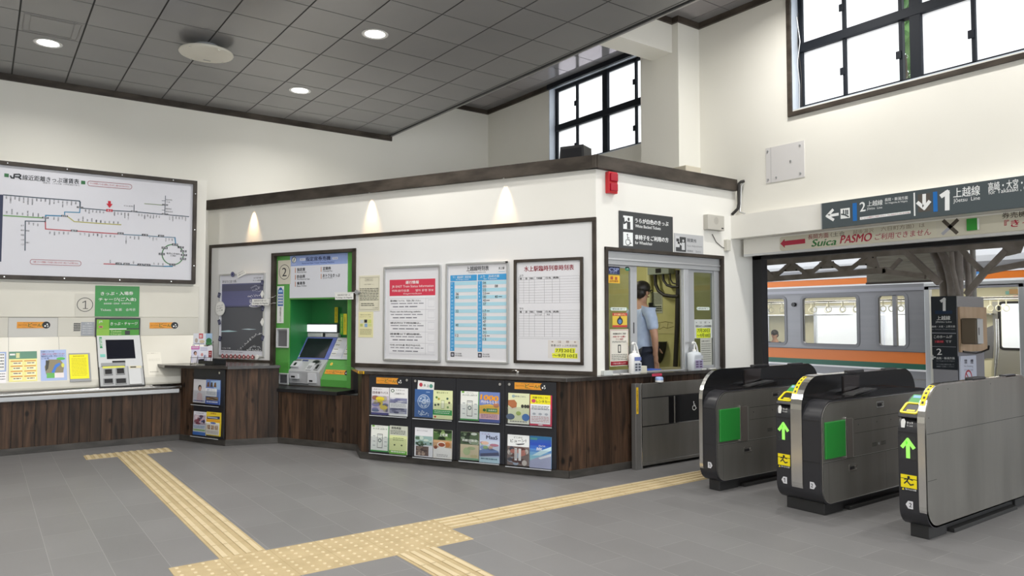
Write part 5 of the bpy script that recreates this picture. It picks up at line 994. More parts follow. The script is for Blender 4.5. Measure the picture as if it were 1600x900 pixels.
def a14(b): nr(b, 0, 0, 1, 1, I('c83a58')); nr(b, .02, .0, .94, .3, I('f0e428'), 1); nt(b, '列車で行こう！', .12, .09, .7, .07, I('4a3a2a'), 2, .02); nt(b, 'レンタカー', .3, .21, .62, .09, I('2a2a3a'), 2, .03); nell(b, .17, .2, .1, .06, I('c84a6a'), 2); nr(b, .02, .3, .94, .94, I('eeeef0'), 1); rows(b, .08, .88, .36, .5, 3, I('5a5c66'), .45, 17, 2); [nell(b, x, .62, .08, .04, I('b4b8c0'), 2, 10) for x in (.2, .48, .76)]; rows(b, .08, .88, .7, .9, 4, I('c48a8a'), .4, 18, 2); nell(b, .5, .97, .12, .018, I('f0e4e8'), 3)
def a15(b): nr(b, 0, 0, 1, .38, I('eceeee')); nt(b, 'どこかに', .3, .08, .4, .06, I('2a2c30'), 1, .02); nt(b, 'ビューン！', .14, .2, .72, .1, I('2a2c30'), 1, .03, .05); npoly(b, [(.35, .3), (.8, .26), (.75, .3), (.5, .33)], I('3a3c42'), 1); photo(b, 0, .38, 1, 1, ['7a6a66', '5a3c38', '9aa8b8', 'b8766a', 'c8c0b8', '4a4a54'], 19, 1, 16); nr(b, .34, .44, .46, .84, I('e8e6e4'), 6); nr(b, .52, .44, .64, .84, I('e8e6e4'), 6); rows(b, .36, .44, .48, .8, 7, I('6a5a5a'), .4, 20, 7)
def a16(b):
    for i, c in enumerate(('2c6a9a', '2f58b0', '2c50b4', '3a6ac4', '5a90d4', '7ab0dc', '8ac4d8', '9accd4', 'a8b4cc', '9aa4c4')): nr(b, 0, i * .1, 1, i * .1 + .1, I(c), 1)
    npoly(b, [(1, .3), (.5, .45), (.1, .62), (.5, .6), (1, .42)], I('c8e4ec'), 2); npoly(b, [(0, .78), (.4, .66), (1, .5), (1, 1), (0, 1)], I('a8acc8'), 2); npoly(b, [(.4, .68), (1, .52), (1, .6), (.5, .72)], I('e4e8f0'), 3); nt(b, 'びゅうの', .42, .3, .3, .06, I('e8ecf4'), 4, .02); nt(b, '旅', .3, .4, .28, .1, I('e8ecf4'), 4, .02); nr(b, .02, .05, .35, .12, I('4a8a8a'), 3)
ub = [MB(PA).q(x, y, .035)[0] for x, y in ((576.5, 650), (643, 655), (712.5, 660), (789, 665), (869, 670))]
Z2 = lambda y0, y1, x, w=.06: (PA.uv(x, y1, w)[1], PA.uv(x, y0, w)[1])
def tier(xa, xb, y0, y1): z0, z1 = Z2(y0, y1, xb); return (z0, z1, PA.uv(xa, y1, .06)[0] - .006, PA.uv(xb, y1, .06)[0] + .012)
def kn(tx, x, y): return PA.uv(*tx(x, y), .04)
sA, sB_ = PA.uv(*q1(140, 148), .036), PA.uv(*q1(345, 205), .036); sC, sD_ = PA.uv(*q2(468, 168), .036), PA.uv(*q2(695, 225), .036)
tiA = [[tier(580, 636, 606, 651), tier(579, 635, 665, 711)], [tier(647, 706, 609, 656), tier(647, 706, 671, 718)], [tier(719, 780, 612, 661), tier(719, 780, 674.5, 724)], [tier(793, 862, 616, 666.6), tier(792, 861, 681, 733)]]
rack(PA, ub[0], ub[1] - .004, 'black brochure rack nearest the green ticket machine, with an orange strip on top', tiA[0], [kn(q1, 380, 170)], (sA[0], sB_[1], sB_[0], sA[1]))
rack(PA, ub[1], ub[2] - .004, 'black brochure rack holding the blue round emblem leaflet', tiA[1], [kn(q1, 446, 176)])
rack(PA, ub[2], ub[3] - .004, 'black brochure rack holding the orange 1000 leaflet', tiA[2], [kn(q2, 366, 182)])
rack(PA, ub[3], ub[4], 'black brochure rack at the wooden counter corner, with an orange strip on top', tiA[3], [kn(q2, 432, 182)], (sC[0], sD_[1], sD_[0], sC[1]))
for p, q_, a, lab, base in [
    (q1(100, 225), q1(235, 445), a01, 'travel brochure of small photos with a yellow oval, under the first orange strip', 'e6e2e8'), (q1(241, 230), q1(380, 455), a02, 'white brochure with grey violet photo bands beside the yellow oval brochure', 'f0f0f0'),
    (q1(95, 520), q1(234, 735), a03, 'green edged phone guide leaflet in the bottom row under the yellow oval brochure', 'eef0ea'), (q1(240, 525), q1(378, 755), a04, 'pale green leaflet with a grey head, in the bottom row beside the phone guide', 'e4e8cc'),
    (q1(437, 240), q1(580, 465), a05, 'blue leaflet with a pale round emblem in the second rack', '3c64a0'), (q1(581, 248), q1(730, 480), a06, 'pale yellow leaflet with a green band beside the blue emblem leaflet', 'e4e9b4'),
    (q1(437, 540), q1(578, 775), a07, 'grey leaflet with a green field and brown photo below the blue emblem leaflet', 'e6e6ea'), (q1(582, 555), q1(727, 790), a08, 'food brochure with a red bowl and white plate in the bottom row', 'e8e4dc'),
    (q2(85, 230), q2(215, 440), a09, 'green edged phone guide leaflet beside the orange 1000 leaflet', 'eef0ea'), (q2(219, 235), q2(360, 455), a10, 'violet leaflet with big orange 1000 lettering', '7286c4'),
    (q2(85, 515), q2(215, 720), a11, 'dark woodland leaflet with a sandy lower half below the phone guide', 'cdbfa0'), (q2(219, 515), q2(360, 740), a12, 'pale blue leaflet lettered MaaS below the orange 1000 leaflet', 'b9c4de'),
    (q2(420, 243), q2(570, 465), a13, 'pale green leaflet with brown and blue dishes under the orange strip at the corner', 'dfe3bc'), (q2(573, 255), q2(728, 480), a14, 'red edged rental car leaflet with a yellow head', 'c83a58'),
    (q2(415, 535), q2(569, 760), a15, 'leaflet with white upper half and dark street photo below the green dishes leaflet', 'e4e4e4'), (q2(572, 545), q2(725, 780), a16, 'blue seaside leaflet at the bottom of the corner rack', '8ab0d8')]:
    brochure(PA, p, q_, lab, a, base)
b = MB(PA); A, B = b.q(652, 594, .04), b.q(677.5, 609, .04); b.T = PA.M() @ Matrix.Translation((A[0], B[1] - .02, .036)) @ Matrix.Rotation(-.08, 4, 'Z'); wd, h = B[0] - A[0], A[1] - B[1] + .02
b.box((0, 0, 0), (wd, h, .003), PAPER); b.disk(wd * .2, h * .62, .022, .0036, I('c04050'), 14); b.disk(wd * .82, h * .62, .022, .0036, I('5a9a8a'), 14); b.text('水 上', wd * .36, h * .62, wd * .34, h * .26, .0036, BK, .02); b.build('title_card', label='white card with a red dot standing behind the blue emblem leaflet', cat='card')
# the rack on the counter end
PD = Plane(D0, D1 - D0)
A, B = PD.uv(302, 640, .035), PD.uv(350, 640, .035)
def zt2(p, q_): return PD.uv(*q_, .06)[1], PD.uv(p[0], p[1], .06)[1]
t1 = (PD.uv(*q3(405, 462), .06)[1], PD.uv(*q3(405, 262), .06)[1]); t2 = (PD.uv(*q3(410, 712), .06)[1], PD.uv(*q3(410, 512), .06)[1])
ua, ub_ = PD.uv(*q3(303, 455), .06)[0], PD.uv(*q3(522, 465), .06)[0]
rack(PD, A[0], B[0], 'narrow black brochure rack on the counter end beside the steel rail', [(*t1, ua, ub_), (*t2, ua, ub_)], [PD.uv(*q3(516, 214), .04)])
def d1(b): nr(b, 0, 0, 1, 1, I('d9d9e0')); nell(b, .52, .36, .14, .13, I('241e1e'), 1); nell(b, .54, .4, .10, .1, I('c89a86'), 2); npoly(b, [(.3, .96), (.34, .62), (.5, .54), (.72, .62), (.8, .96)], I('d8c0c4'), 1); rows(b, .06, .9, .90, .97, 1, I('5a6aa0'), .6, 21, 2)
def d2(b): nr(b, 0, 0, 1, 1, I('6a86c4')); npoly(b, [(.3, .05), (1, .02), (1, .4), (.6, .35)], I('9ab8e0'), 1); [npoly(b, [(x, .3), (x + .05, .12), (x + .16, .1), (x + .2, .3)], I(c), 2) for x, c in ((.06, '6a4a3a'), (.3, '4a4440'), (.55, '7a5a3a'))]; nr(b, .0, .36, .8, .68, I('e6e8ec'), 3); nt(b, '温泉へ行こう', .08, .42, .55, .05, I('4a6ab0'), 4, .02); rows(b, .06, .74, .48, .64, 3, I('8a90a0'), .4, 22, 4); photo(b, .05, .7, .9, .84, ['8a6a4a', 'b8a07a', '4a4a4a'], 23, 3, 7); nr(b, 0, .86, 1, 1, I('4a66b8'), 3); rows(b, .1, .9, .88, .97, 1, I('d8e0f4'), .6, 24, 4)
def d3(b): nr(b, 0, 0, 1, 1, I('dfe0ea')); nt(b, '上州路の旅', .2, .07, .6, .05, I('6a6a8a'), 2); photo(b, .04, .14, .96, .55, ['b8a8b8', '8a4a5a', '5a4a5a', 'd8c8d0', 'c4a0a8', '4a5a8a'], 25, 1, 16); rows(b, .05, .95, .6, .72, 2, I('6a9ac0'), .5, 26, 2); nr(b, .04, .74, .96, .82, I('a8c88a'), 2); nr(b, 0, .86, 1, 1, I('3f72c0'), 2)
def d4(b): nr(b, 0, 0, 1, 1, I('e8cc3a')); nt(b, 'お得な', .3, .06, .4, .06, I('a04a2a'), 2, .02); npoly(b, [(.05, .2), (.95, .16), (.95, .28), (.05, .3)], I('34406a'), 2); nr(b, .1, .22, .8, .25, I('d8dce8'), 3); nr(b, .0, .31, 1, .41, I('e0a030'), 1); nr(b, .02, .44, .94, .96, I('ece8e0'), 1); nell(b, .5, .46, .2, .04, I('5a70b8'), 3); [photo(b, x, .56, x + .22, .74, ['c8a88a', '8a6a5a', 'd8c8b0'], 27 + i, 2, 5) for i, x in enumerate((.08, .36, .64))]; rows(b, .08, .88, .8, .94, 3, I('8a7a7a'), .35, 30, 2)
for p, q_, a, lab, base in [(q3(308, 262), q3(402, 450), d1, 'pale leaflet with a dark haired portrait in the narrow rack', 'd9d9e0'), (q3(405, 264), q3(512, 464), d2, 'blue leaflet with small houses beside the portrait leaflet', '6a86c4'), (q3(308, 512), q3(403, 706), d3, 'white and blue leaflet with a crowded photo in the narrow rack', 'dfe0ea'), (q3(408, 516), q3(516, 712), d4, 'yellow leaflet with a dark blue train at the bottom of the narrow rack', 'e8cc3a')]: brochure(PD, p, q_, lab, a, base)

# ---- things standing on the short counter
cx_, cy_ = zpt(330, 568, ZC)
S = crop(260, 500, 100 / 900)
lf = on_floor(*S(400, 625), ZC); PLF = Plane((lf.x, lf.y + 0.03, ZC), (cos(-.55), sin(-.55), 0))
LW_ = PLF.uv(*S(350, 600))[0], PLF.uv(*S(640, 600))[0]
t = thing('leaflet_stand', (lf.x, lf.y, ZC), 'small wire leaflet stand with white and pink cards on the short counter', 'leaflet stand')
b = MB(PLF); x0, x1 = LW_
zt3 = PLF.uv(*S(500, 190))[1]
for x in (x0 + .005, x0 + (x1 - x0) * .33, x0 + (x1 - x0) * .66, x1 - .005): b.tube([(x, .0, .05), (x, .02, .05), (x, zt3 * .75, -.06)], .0025, CONDUIT, 6)
for z, w in ((.01, .05), (.09, .035), (.16, .0), (zt3 * .7, -.05)): b.tube([(x0, z, w), (x1, z, w)], .0025, CONDUIT, 6)
for x in (x0 + .01, x1 - .01): b.tube([(x, 0.003, .05), (x, .003, -.10), (x, zt3 * .75, -.06)], .0025, CONDUIT, 6)
b.build('wire_frame', t)
def leaf(x_0, y_0, x_1, y_1, w, art, lab, base):
    b = MB(PLF); A, B = b.q(*S(x_0, y_0), w), b.q(*S(x_1, y_1), w); b.box((A[0], B[1], w - .006), (B[0], A[1], w), I(base)); b.R = (A[0], B[1], B[0], A[1], w + .0006); art(b); b.build('leaflet', label=lab, cat='leaflet', group='leaflets in the wire stand')
leaf(380, 188, 552, 348, -.04, lambda b: (nr(b, .45, .02, .78, .45, I('c02838'), 1), nt(b, '無料', .5, .25, .22, .3, PAPER, 2, .02), nell(b, .25, .62, .12, .2, I('b0a49a'), 1), nell(b, .7, .72, .2, .15, I('c8b89a'), 1), rows(b, .1, .9, .88, .97, 1, I('3a3a70'), .5, 31, 1)), 'white leaflet with a red square at the top of the wire stand', 'd8dae2')
leaf(556, 188, 640, 348, -.045, lambda b: (nr(b, 0, 0, 1, .45, I('9ab4d0'), 1), nell(b, .5, .65, .45, .25, I('2f6a3a'), 2), nr(b, 0, .8, 1, 1, I('3c7a48'), 3)), 'leaflet with a green hill and pale sky in the wire stand', 'a8c0d4')
leaf(350, 368, 462, 600, .015, lambda b: (nr(b, 0, 0, 1, .2, I('c86ab4'), 1), rows(b, .1, .9, .04, .16, 2, PAPER, .4, 32, 2), nell(b, .5, .42, .2, .12, I('3a2a30'), 2), nell(b, .55, .46, .14, .1, I('c8a090'), 3), nr(b, .2, .56, .75, .98, I('e4e0ea'), 2)), 'leaflet with a pink head and a dark haired figure in the wire stand', 'dcdaf0')
leaf(466, 372, 585, 602, .012, lambda b: (rows(b, .1, .9, .08, .3, 3, I('8a8ab8'), .35, 33, 1), nell(b, .3, .5, .14, .1, I('c88a8a'), 1), nell(b, .65, .6, .16, .1, I('b0b4d0'), 1), rows(b, .1, .9, .75, .92, 2, I('6a6aa0'), .4, 34, 1)), 'pale violet leaflet with small figures in the wire stand', 'dfe0ea')
leaf(588, 360, 645, 600, .008, lambda b: (nr(b, .1, .3, .9, .7, I('8a2c34'), 1), rows(b, .2, .8, .4, .6, 2, I('d8b0b0'), .4, 35, 2)), 'white leaflet with a dark red label in the wire stand', 'dcdce4')
tr0, tr1 = on_floor(*S(445, 628), ZC), on_floor(*S(900, 622), ZC); tc = PF.at(FL_U + .42, ZC, .12)
PT = Plane((tr0.x, tr0.y, ZC), PF.u); L_ = (tr1 - tr0).dot(PF.u)
b = MB(PT); b.box((0, 0.0, -.20), (L_ * .98, .008, 0), BLACK); zt4 = PT.uv(*S(660, 562))[1]; b.frame(0, 0, 0, 0, 0, 0, 0, BLACK) if False else None
b.box((0, 0, -.008), (L_ * .98, zt4 * .8, 0), BLACK); b.box((0, 0, -.20), (.008, zt4, -.0), BLACK); b.box((L_ * .98 - .008, 0, -.2), (L_ * .98, zt4, 0), BLACK); b.box((0, 0, -.2), (L_ * .98, zt4, -.192), BLACK)
b.build('black_tray', bevel=.003, label='shallow black tray on the short counter beside the leaflet stand', cat='tray')
b = MB(PT); b.box((.005, .0, .012), (.15, .012, .03), ALU); b.build('metal_strip', label='thin silver strip lying in front of the black tray', cat='strip')

# ================================================================== OFFICE SIDE WALL AND SERVICE WINDOW
# ---- alarm lamp, speaker, cables
t = thing('alarm_lamp', PS.at(PS.uv(958, 285)[0], PS.uv(958, 304)[1], .03), 'red alarm box high on the office corner just under the dark cornice', 'alarm')
b = MB(PS); A, B = b.q(951.5, 267, .06), b.q(966, 303, .06); hh = A[1] - B[1]; b.box((A[0], B[1], 0), (B[0], A[1], .055), RED); b.build('housing', t, bevel=.008)
b = MB(PS); RL_ = mat('alarm_red_lens', (.42, .01, .03), .12); b.box((A[0] + .018, B[1] + hh * .55, .05), (B[0] - .012, A[1] - .02, .075), RL_); b.build('upper_lens', t, bevel=.006)
b = MB(PS); b.box((A[0] + .018, B[1] + .025, .05), (B[0] - .012, B[1] + hh * .45, .072), RL_); b.build('lower_lens', t, bevel=.006)
b = MB(PS); A, B = b.q(1105, 334.5, .06), b.q(1131, 361, .06)
t = thing('wall_speaker', PS.at(A[0], B[1], .03), 'small square beige speaker box on the office wall beside the fare adjustment sign', 'speaker')
b = MB(PS); b.box((A[0], B[1], 0), (B[0], A[1], .07), mat('beige_plastic', (.52, .50, .45), .45)); b.build('case', t, bevel=.006)
b = MB(PS); b.disk((A[0] + B[0]) / 2, (A[1] + B[1]) / 2 + .02, .045, .0705, mat('beige_grille', (.42, .40, .36), .6)); [b.circ((A[0] + B[0]) / 2, (A[1] + B[1]) / 2 + .02, r, .003, .0709, mat('beige_plastic')) for r in (.042, .03, .018)]; b.build('grille', t)
b = MB(PS); b.box((B[0] - .055, B[1] + .02, .07), (B[0] - .02, B[1] + .035, .072), BLACK); b.build('name_badge', t)
b = MB(PS); pts = [b.q(1112, 366), b.q(1118, 378), b.q(1127, 386), b.q(1138, 391)]; b.tube([(u, v, .008) for u, v in pts], .004, CONDUIT, 6); b.build('thin_cable', label='thin cable sagging below the beige wall speaker', cat='cable')
b = MB(PS); A, B = b.q(1136, 374, .05), b.q(1142, 392, .05); b.box((A[0], B[1], 0), (B[0], A[1], .05), CREAM2); b.build('cable_clip_box', label='small cream bracket on the office wall at the end of the thin cable', cat='bracket', bevel=.004)
b = MB(PR); P_ = lambda x, y, w: (*b.q(x, y, w), w)
b.tube([P_(1163, 283, .03), P_(1158, 284, .06), P_(1154.5, 287, .07), P_(1154, 300, .07), P_(1154.5, 318, .07), P_(1153, 326, .08), P_(1147, 332, .10), P_(1144, 335, .10)], .018, CONDUIT, 10); b.build('dark_conduit', label='dark bent conduit at the end of the office cornice', cat='conduit')
b = MB(PR); b.tube([P_(1162, 286, .04), P_(1158, 290, .05), P_(1157, 320, .05), P_(1156, 331, .07), P_(1164, 334, .09)], .009, ALU, 8); b.build('pale_conduit', label='thin pale pipe beside the dark bent conduit', cat='conduit')
# ---- signs over the service window
S1 = crop(930, 320, .125)
b = MB(PS); a, c, d, e = b.q(*S1(303, 65), .012), b.q(*S1(975, 158), .012), b.q(*S1(303, 556), .012), b.q(*S1(968, 622), .012)
u0, u1, z1, z0 = (a[0] + d[0]) / 2, (c[0] + e[0]) / 2, (a[1] + c[1]) / 2, (d[1] + e[1]) / 2
SGY = ink('3a3c3e'); b.box((u0, z0, .001), (u1, z1, .012), SGY); w = .0126; W1 = ink('eceeee')
b.pt('うらが白色のきっぷ', *S1(498, 195), *S1(915, 240), 7.4, w, W1, .03); b.pt('White Backed Tickets', *S1(500, 262), *S1(818, 298), 4.6, w, W1, .01)
b.pt('車椅子をご利用の方', *S1(498, 402), *S1(915, 442), 7.6, w, W1, .03); b.pt('for Wheelchair', *S1(498, 470), *S1(715, 490), 4.8, w, W1, .01)
for (p, q_) in ((S1(350, 132), S1(472, 312)), (S1(350, 338), S1(472, 518))): b.pr(*p, *q_, w, W1)
def fig(b, cx, cy, s, m, w, hat=False):
    b.disk(cx, cy + s * .62, s * .2, w, m, 12)
    if hat: b.quad(cx - s * .24, cy + s * .72, cx + s * .24, cy + s * .80, w + .0003, m); b.quad(cx - s * .16, cy + s * .78, cx + s * .16, cy + s * .94, w + .0003, m)
    b.poly([(cx - s * .34, cy + s * .34), (cx + s * .34, cy + s * .34), (cx + s * .36, cy - s * .8), (cx - s * .36, cy - s * .8)], w, m)
A = b.q(*S1(418, 225), w); fig(b, A[0], A[1] - .012, .072, SGY, w + .0006, True); b.line([(A[0] - .03, A[1] + .01), (A[0] - .07, A[1] - .01), (A[0] - .075, A[1] + .045)], .02, w + .0006, SGY)
def wheelchair(b, x, y, s, m, w):
    b.disk(x - s * .1, y + s * .85, s * .13, w, m, 12); b.line([(x - s * .08, y + s * .65), (x - s * .02, y + s * .05), (x + s * .38, y + s * .05), (x + s * .55, y - s * .5), (x + s * .72, y - s * .44)], s * .13, w, m); b.line([(x - s * .05, y + s * .35), (x + s * .3, y + s * .35)], s * .11, w, m)
    n = 18; pts = [(x - s * .02 + s * .46 * cos(a), y - s * .32 + s * .46 * sin(a)) for a in [RD(120 + 260 * i / n) for i in range(n + 1)]]; b.line(pts, s * .11, w, m)
A = b.q(*S1(408, 430), w); wheelchair(b, A[0], A[1] - .01, .07, SGY, w + .0006)
b.build('window_sign', label='dark grey sign for white backed tickets and wheelchair users above the service window', cat='sign', bevel=.002)
b = MB(PS); A, B = b.q(1053.5, 364, .008), b.q(1099, 398, .008); zz = b.q(1099, 370, .008)[1]; b.box((A[0], B[1] - .01, .001), (B[0], A[1], .008), ink('b9babc')); w = .0086
p, q_ = b.q(*S1(1008, 395), w), b.q(*S1(1135, 590), w); b.quad(p[0], q_[1], q_[0], p[1], w, SGY); m = ink('c9cacc'); A = b.q(*S1(1100, 500), w); fig(b, A[0], A[1], .075, m, w + .0006); A2 = b.q(*S1(1040, 465), w); b.quad(A2[0] - .045, A2[1] - .06, A2[0] + .02, A2[1] + .07, w + .0006, m); b.quad(A2[0] - .035, A2[1] + .005, A2[0] + .01, A2[1] + .04, w + .0012, SGY); b.line([(A[0] - .03, A[1]), (A[0] - .085, A[1] + .02)], .022, w + .0006, m)
b.pt('精算所', *S1(1150, 440), *S1(1265, 455), 6, w, ink('55585c'), .02); b.pt('Fare Adjustment', *S1(1150, 515), *S1(1336, 528), 3.6, w, ink('7a7c80')); b.pt('精算処　정산소', *S1(1150, 575), *S1(1322, 592), 3.6, w, ink('65686c'))
b.build('adjustment_sign', label='light grey fare adjustment sign with a dark figure square', cat='sign', bevel=.002)

# ---- the service window: outer wood frame, aluminium sashes, panes
O = crop(940, 400, 190 / 855)
t = thing('service_window', PS.at((sL + sR) / 2, ZC, -.05), 'aluminium sliding service window in the office side wall, pushed open in the middle', 'window', kind='structure'); t.name = 'window_3'
b = MB(PS); b.frame(sL - .035, .985, sR + .03, sT + .035, .04, -.1, .02, FRAMEW, tb=.001); b.box((sL - .035, sT, -.1), (sR + .03, sT + .036, .021), FRAMEW); b.build('outer_frame', t, bevel=.003)
hx = lambda x: PS.uv(*O(x, 400), -.05)[0]
topz = (PS.uv(*O(45, 60), -.05)[1] + PS.uv(*O(780, 105), -.05)[1]) / 2
b = MB(PS); b.box((sL, topz, -.09), (sR, sT + .0, -.02), ALUS); b.box((sL, topz + .05, -.02), (sR, topz + .07, -.01), ALU); b.box((hx(785), .99, -.09), (sR, topz, -.03), ALUS); b.box((sL, .985, -.09), (sR, 1.0, -.02), ALUS); b.build('track_frame', t, bevel=.003)
def sash(x0, x1, x2, x3, w, nm):
    """stiles from x0-x1 and x2-x3"""
    b = MB(PS); z0, z1 = 1.0, topz
    b.box((x0, z0, w - .03), (x1, z1, w), ALUS); b.box((x2, z0, w - .03), (x3, z1, w), ALUS); b.box((x1, z0, w - .03), (x2, z0 + .03, w), ALUS); b.box((x1, z1 - .03, w - .03), (x2, z1, w), ALUS); o = b.build(nm, t, bevel=.003)
    b = MB(PS); b.quad(x1, z0 + .03, x2, z1 - .03, w - .015, GLASS if nm == 'open_sash' else SGLASS); b.build('pane', o)
    b = MB(PS); zz = 1.42; b.box((x2 + (x3 - x2) * .4, zz, w), (x2 + (x3 - x2) * .4 + .014, zz + .12, w + .002), BLACK) if nm == 'open_sash' else b.box((x0 + .02, zz, w), (x0 + .034, zz + .12, w + .002), BLACK); b.build('finger_pull', o); return o
sash(sL + .003, hx(42), hx(204), hx(250), -.05, 'open_sash')
sash(hx(565), hx(652), hx(783), hx(815), -.05, 'closed_sash')
b = MB(PS); b.box((hx(570), 1.0, -.062), (hx(604), topz, -.03), ALU); b.build('meeting_stile', t, bevel=.003)
# stickers on the panes
def pane_sticker(x0, y0, x1, y1, base, art, lab, name='window_sticker', w=-.05, cat='sticker', r=0):
    b = MB(PS); A, B = b.q(*O(x0, y0), w), b.q(*O(x1, y1), w)
    if r: b.prism(rrect(A[0], B[1], B[0], A[1], r), w - .002, w, I(base))
    else: b.box((A[0], B[1], w - .002), (B[0], A[1], w), I(base))
    b.R = (A[0], B[1], B[0], A[1], w + .0006); art(b); b.build(name, label=lab, cat=cat)
pane_sticker(45, 72, 128, 130, '1c2450', lambda b: (nt(b, 'CSP', .1, .42, .8, .5, I('8e9ac4'), 1, .04), nt(b, '警備中', .15, .84, .6, .15, I('8e9ac4'), 1)), 'dark blue security sticker at the top of the open window sash')
pane_sticker(45, 134, 128, 192, 'e6b42a', lambda b: (nr(b, .2, .15, .42, .55, I('a8562a'), 1), nr(b, .58, .2, .78, .58, I('a8562a'), 1), nt(b, '店内撮影', .12, .75, .76, .25, I('8a4a1a'), 1, .02)), 'yellow sticker below the dark blue security sticker')
pane_sticker(165, 75, 196, 105, '2f8a6c', lambda b: nt(b, '済', .3, .5, .4, .5, I('c8e4d8'), 1), 'round green sticker at the top of the open window sash', r=.06)
pane_sticker(60, 360, 182, 385, 'e8eee8', lambda b: (nframe(b, .02, .05, .98, .95, .03, I('2f7a4a'), 1), nt(b, '衝突注意の帯です', .12, .5, .76, .5, I('3a5a48'), 1, .02)), 'white and green strip sticker on the open window sash', r=.02)
pane_sticker(668, 358, 762, 382, 'e8eee8', lambda b: (nframe(b, .02, .05, .98, .95, .03, I('2f7a4a'), 1), nt(b, '衝突注意の帯です', .12, .5, .76, .5, I('3a5a48'), 1, .02)), 'white and green strip sticker on the shut window sash', r=.02)
pane_sticker(76, 400, 180, 500, 'd8b83a', lambda b: (nr(b, 0, 0, 1, .2, I('b8342c'), 1), nt(b, '手を触れずに', .1, .1, .8, .12, I('f0e0a0'), 2, .02), nell(b, .5, .58, .2, .26, I('22242a'), 1), nell(b, .5, .6, .12, .16, I('4a7ab0'), 2), nr(b, .44, .24, .56, .4, I('22242a'), 2), nr(b, 0, .86, 1, 1, I('b8342c'), 1)), 'yellow and red sticker with a dark bottle shape on the open sash')
pane_sticker(58, 516, 190, 770, 'dcd8cc', lambda b: (nframe(b, .03, .02, .97, .98, .01, I('a03038'), 1), nr(b, .03, .87, .97, .98, I('9a1c2c'), 1), nt(b, '非接触決済のご案内', .15, .12, .7, .05, I('3a3a3a'), 2, .02), nt(b, 'お客さまへお願い', .15, .2, .7, .05, I('a02838'), 2, .03), nt(b, 'マスク着用', .3, .27, .4, .05, I('a02838'), 2, .02), rows(b, .12, .88, .32, .38, 2, I('5a5a5a'), .4, 40, 2), nr(b, .42, .42, .58, .64, I('3a3a3a'), 2), nr(b, .46, .45, .54, .61, I('dcd8cc'), 3), rows(b, .08, .92, .68, .86, 4, I('5a5a5a'), .35, 41, 2), nt(b, 'ご協力お願いします', .15, .925, .7, .04, I('e8d8d8'), 2)), 'cream notice with a red border at the foot of the open sash', 'window_notice', cat='notice')
pane_sticker(652, 446, 778, 577, 'c4c8c4', lambda b: (nt(b, '※　注　意　※', .08, .16, .8, .11, I('5a605a'), 1), nt(b, '青春18きっぷ利用期間', .06, .36, .88, .12, I('4a504a'), 1, .02), nr(b, .1, .46, .9, .98, I('cfdc2a'), 1), nt(b, '7月20日', .16, .59, .68, .2, I('46541a'), 2, .03), nt(b, '～9月10日', .12, .85, .76, .2, I('46541a'), 2, .03)), 'grey notice with yellow dates on the shut window sash', 'window_notice', cat='notice')
pane_sticker(694, 580, 776, 765, 'b9bab0', lambda b: (nt(b, 'お客様へのお知らせ', .1, .1, .7, .05, I('4a4c48'), 1, .02), rows(b, .08, .92, .2, .92, 9, I('62645e'), .3, 42, 1)), 'grey text notice low on the shut window sash', 'window_notice', cat='notice')
# ---- things on the window counter
def pump_bottle(x, y, hx0, hx1, ytop, ybot, lab, label_cols, see):
    z = ZC; b0_ = MB(PS); w = .02; A, B = b0_.q(*O(hx0, ybot), w), b0_.q(*O(hx1, ytop), w); u = (A[0] + B[0]) / 2; hw = (B[0] - A[0]) / 2; h = B[1] - z
    p = PS.at(u, z, w); t = thing('sanitizer_bottle', p, lab, 'bottle', 'hand sanitizer bottles')
    b = MB(Matrix.Translation(p)); m = mat('bottle_clear', (.62, .66, .70), .15) if see else WHITEP
    b.T = b.T @ Matrix.Scale(.72, 4, (0, 1, 0)); b.lathe([(hw * .96, 0), (hw, .01), (hw, h * .86), (hw * .8, h * .94), (hw * .3, h)], m, 18); b.build('bottle', t)
    b = MB(PS); b.quad(u - hw * .7, z + h * .1, u + hw * .7, z + h * .55, w + hw * .74, I(label_cols[0])); b.quad(u - hw * .7, z + h * .62, u + hw * .7, z + h * .8, w + hw * .74, I(label_cols[1]))
    for i in range(3):
        for j in range(2): b.quad(u - hw * .6 + j * hw * .65, z + h * (.14 + i * .13), u - hw * .1 + j * hw * .65, z + h * (.23 + i * .13), w + hw * .745, I(label_cols[2]))
    b.build('label', t)
    b = MB(Matrix.Translation(p)); zt_ = PS.uv(*O(hx0 + 10, y), w)[1] - z
    b.lathe([(.022, h - .005), (.022, h + .02), (.008, h + .022), (.008, zt_ - .02)], WHITEP, 14); b.build('pump_stem', t)
    b = MB(Matrix.Translation(p)); b.tube([(-.06, -.02, zt_ - .015), (-.03, -.01, zt_), (.01, 0, zt_ - .005), (.04, .0, zt_ - .05), (.055, .0, h * 1.02), (.07, 0, h * .9)], [.010, .013, .013, .012, .010, .007], WHITEP, 8); b.build('pump_lever', t)
pump_bottle(0, 612, 198, 264, 678, 818, 'white pump sanitizer bottle by the open sash', ('c8ccd4', '6a78b0', '4a4e5a'), False)
pump_bottle(0, 608, 615, 690, 668, 800, 'clear pump sanitizer bottle in front of the shut sash', ('a8a4c0', 'b8bcc4', '5a4a6a'), True)
def on_counter(name, pts, h, m, lab, cat, bev=.003):
    b = MB(); q = [zpt(*O(*p), ZC) for p in pts]; b.prism(q, ZC, ZC + h, m); return b.build(name, label=lab, cat=cat, bevel=bev)
def cbox(name, x0, x1, yb, h, d, m, lab, cat, wb=.03):
    b = MB(PS); u0, u1 = b.q(*O(x0, yb), wb)[0], b.q(*O(x1, yb), wb)[0]; b.box((u0, ZC, wb - d), (u1, ZC + h, wb), m); return b.build(name, label=lab, cat=cat, bevel=.003)
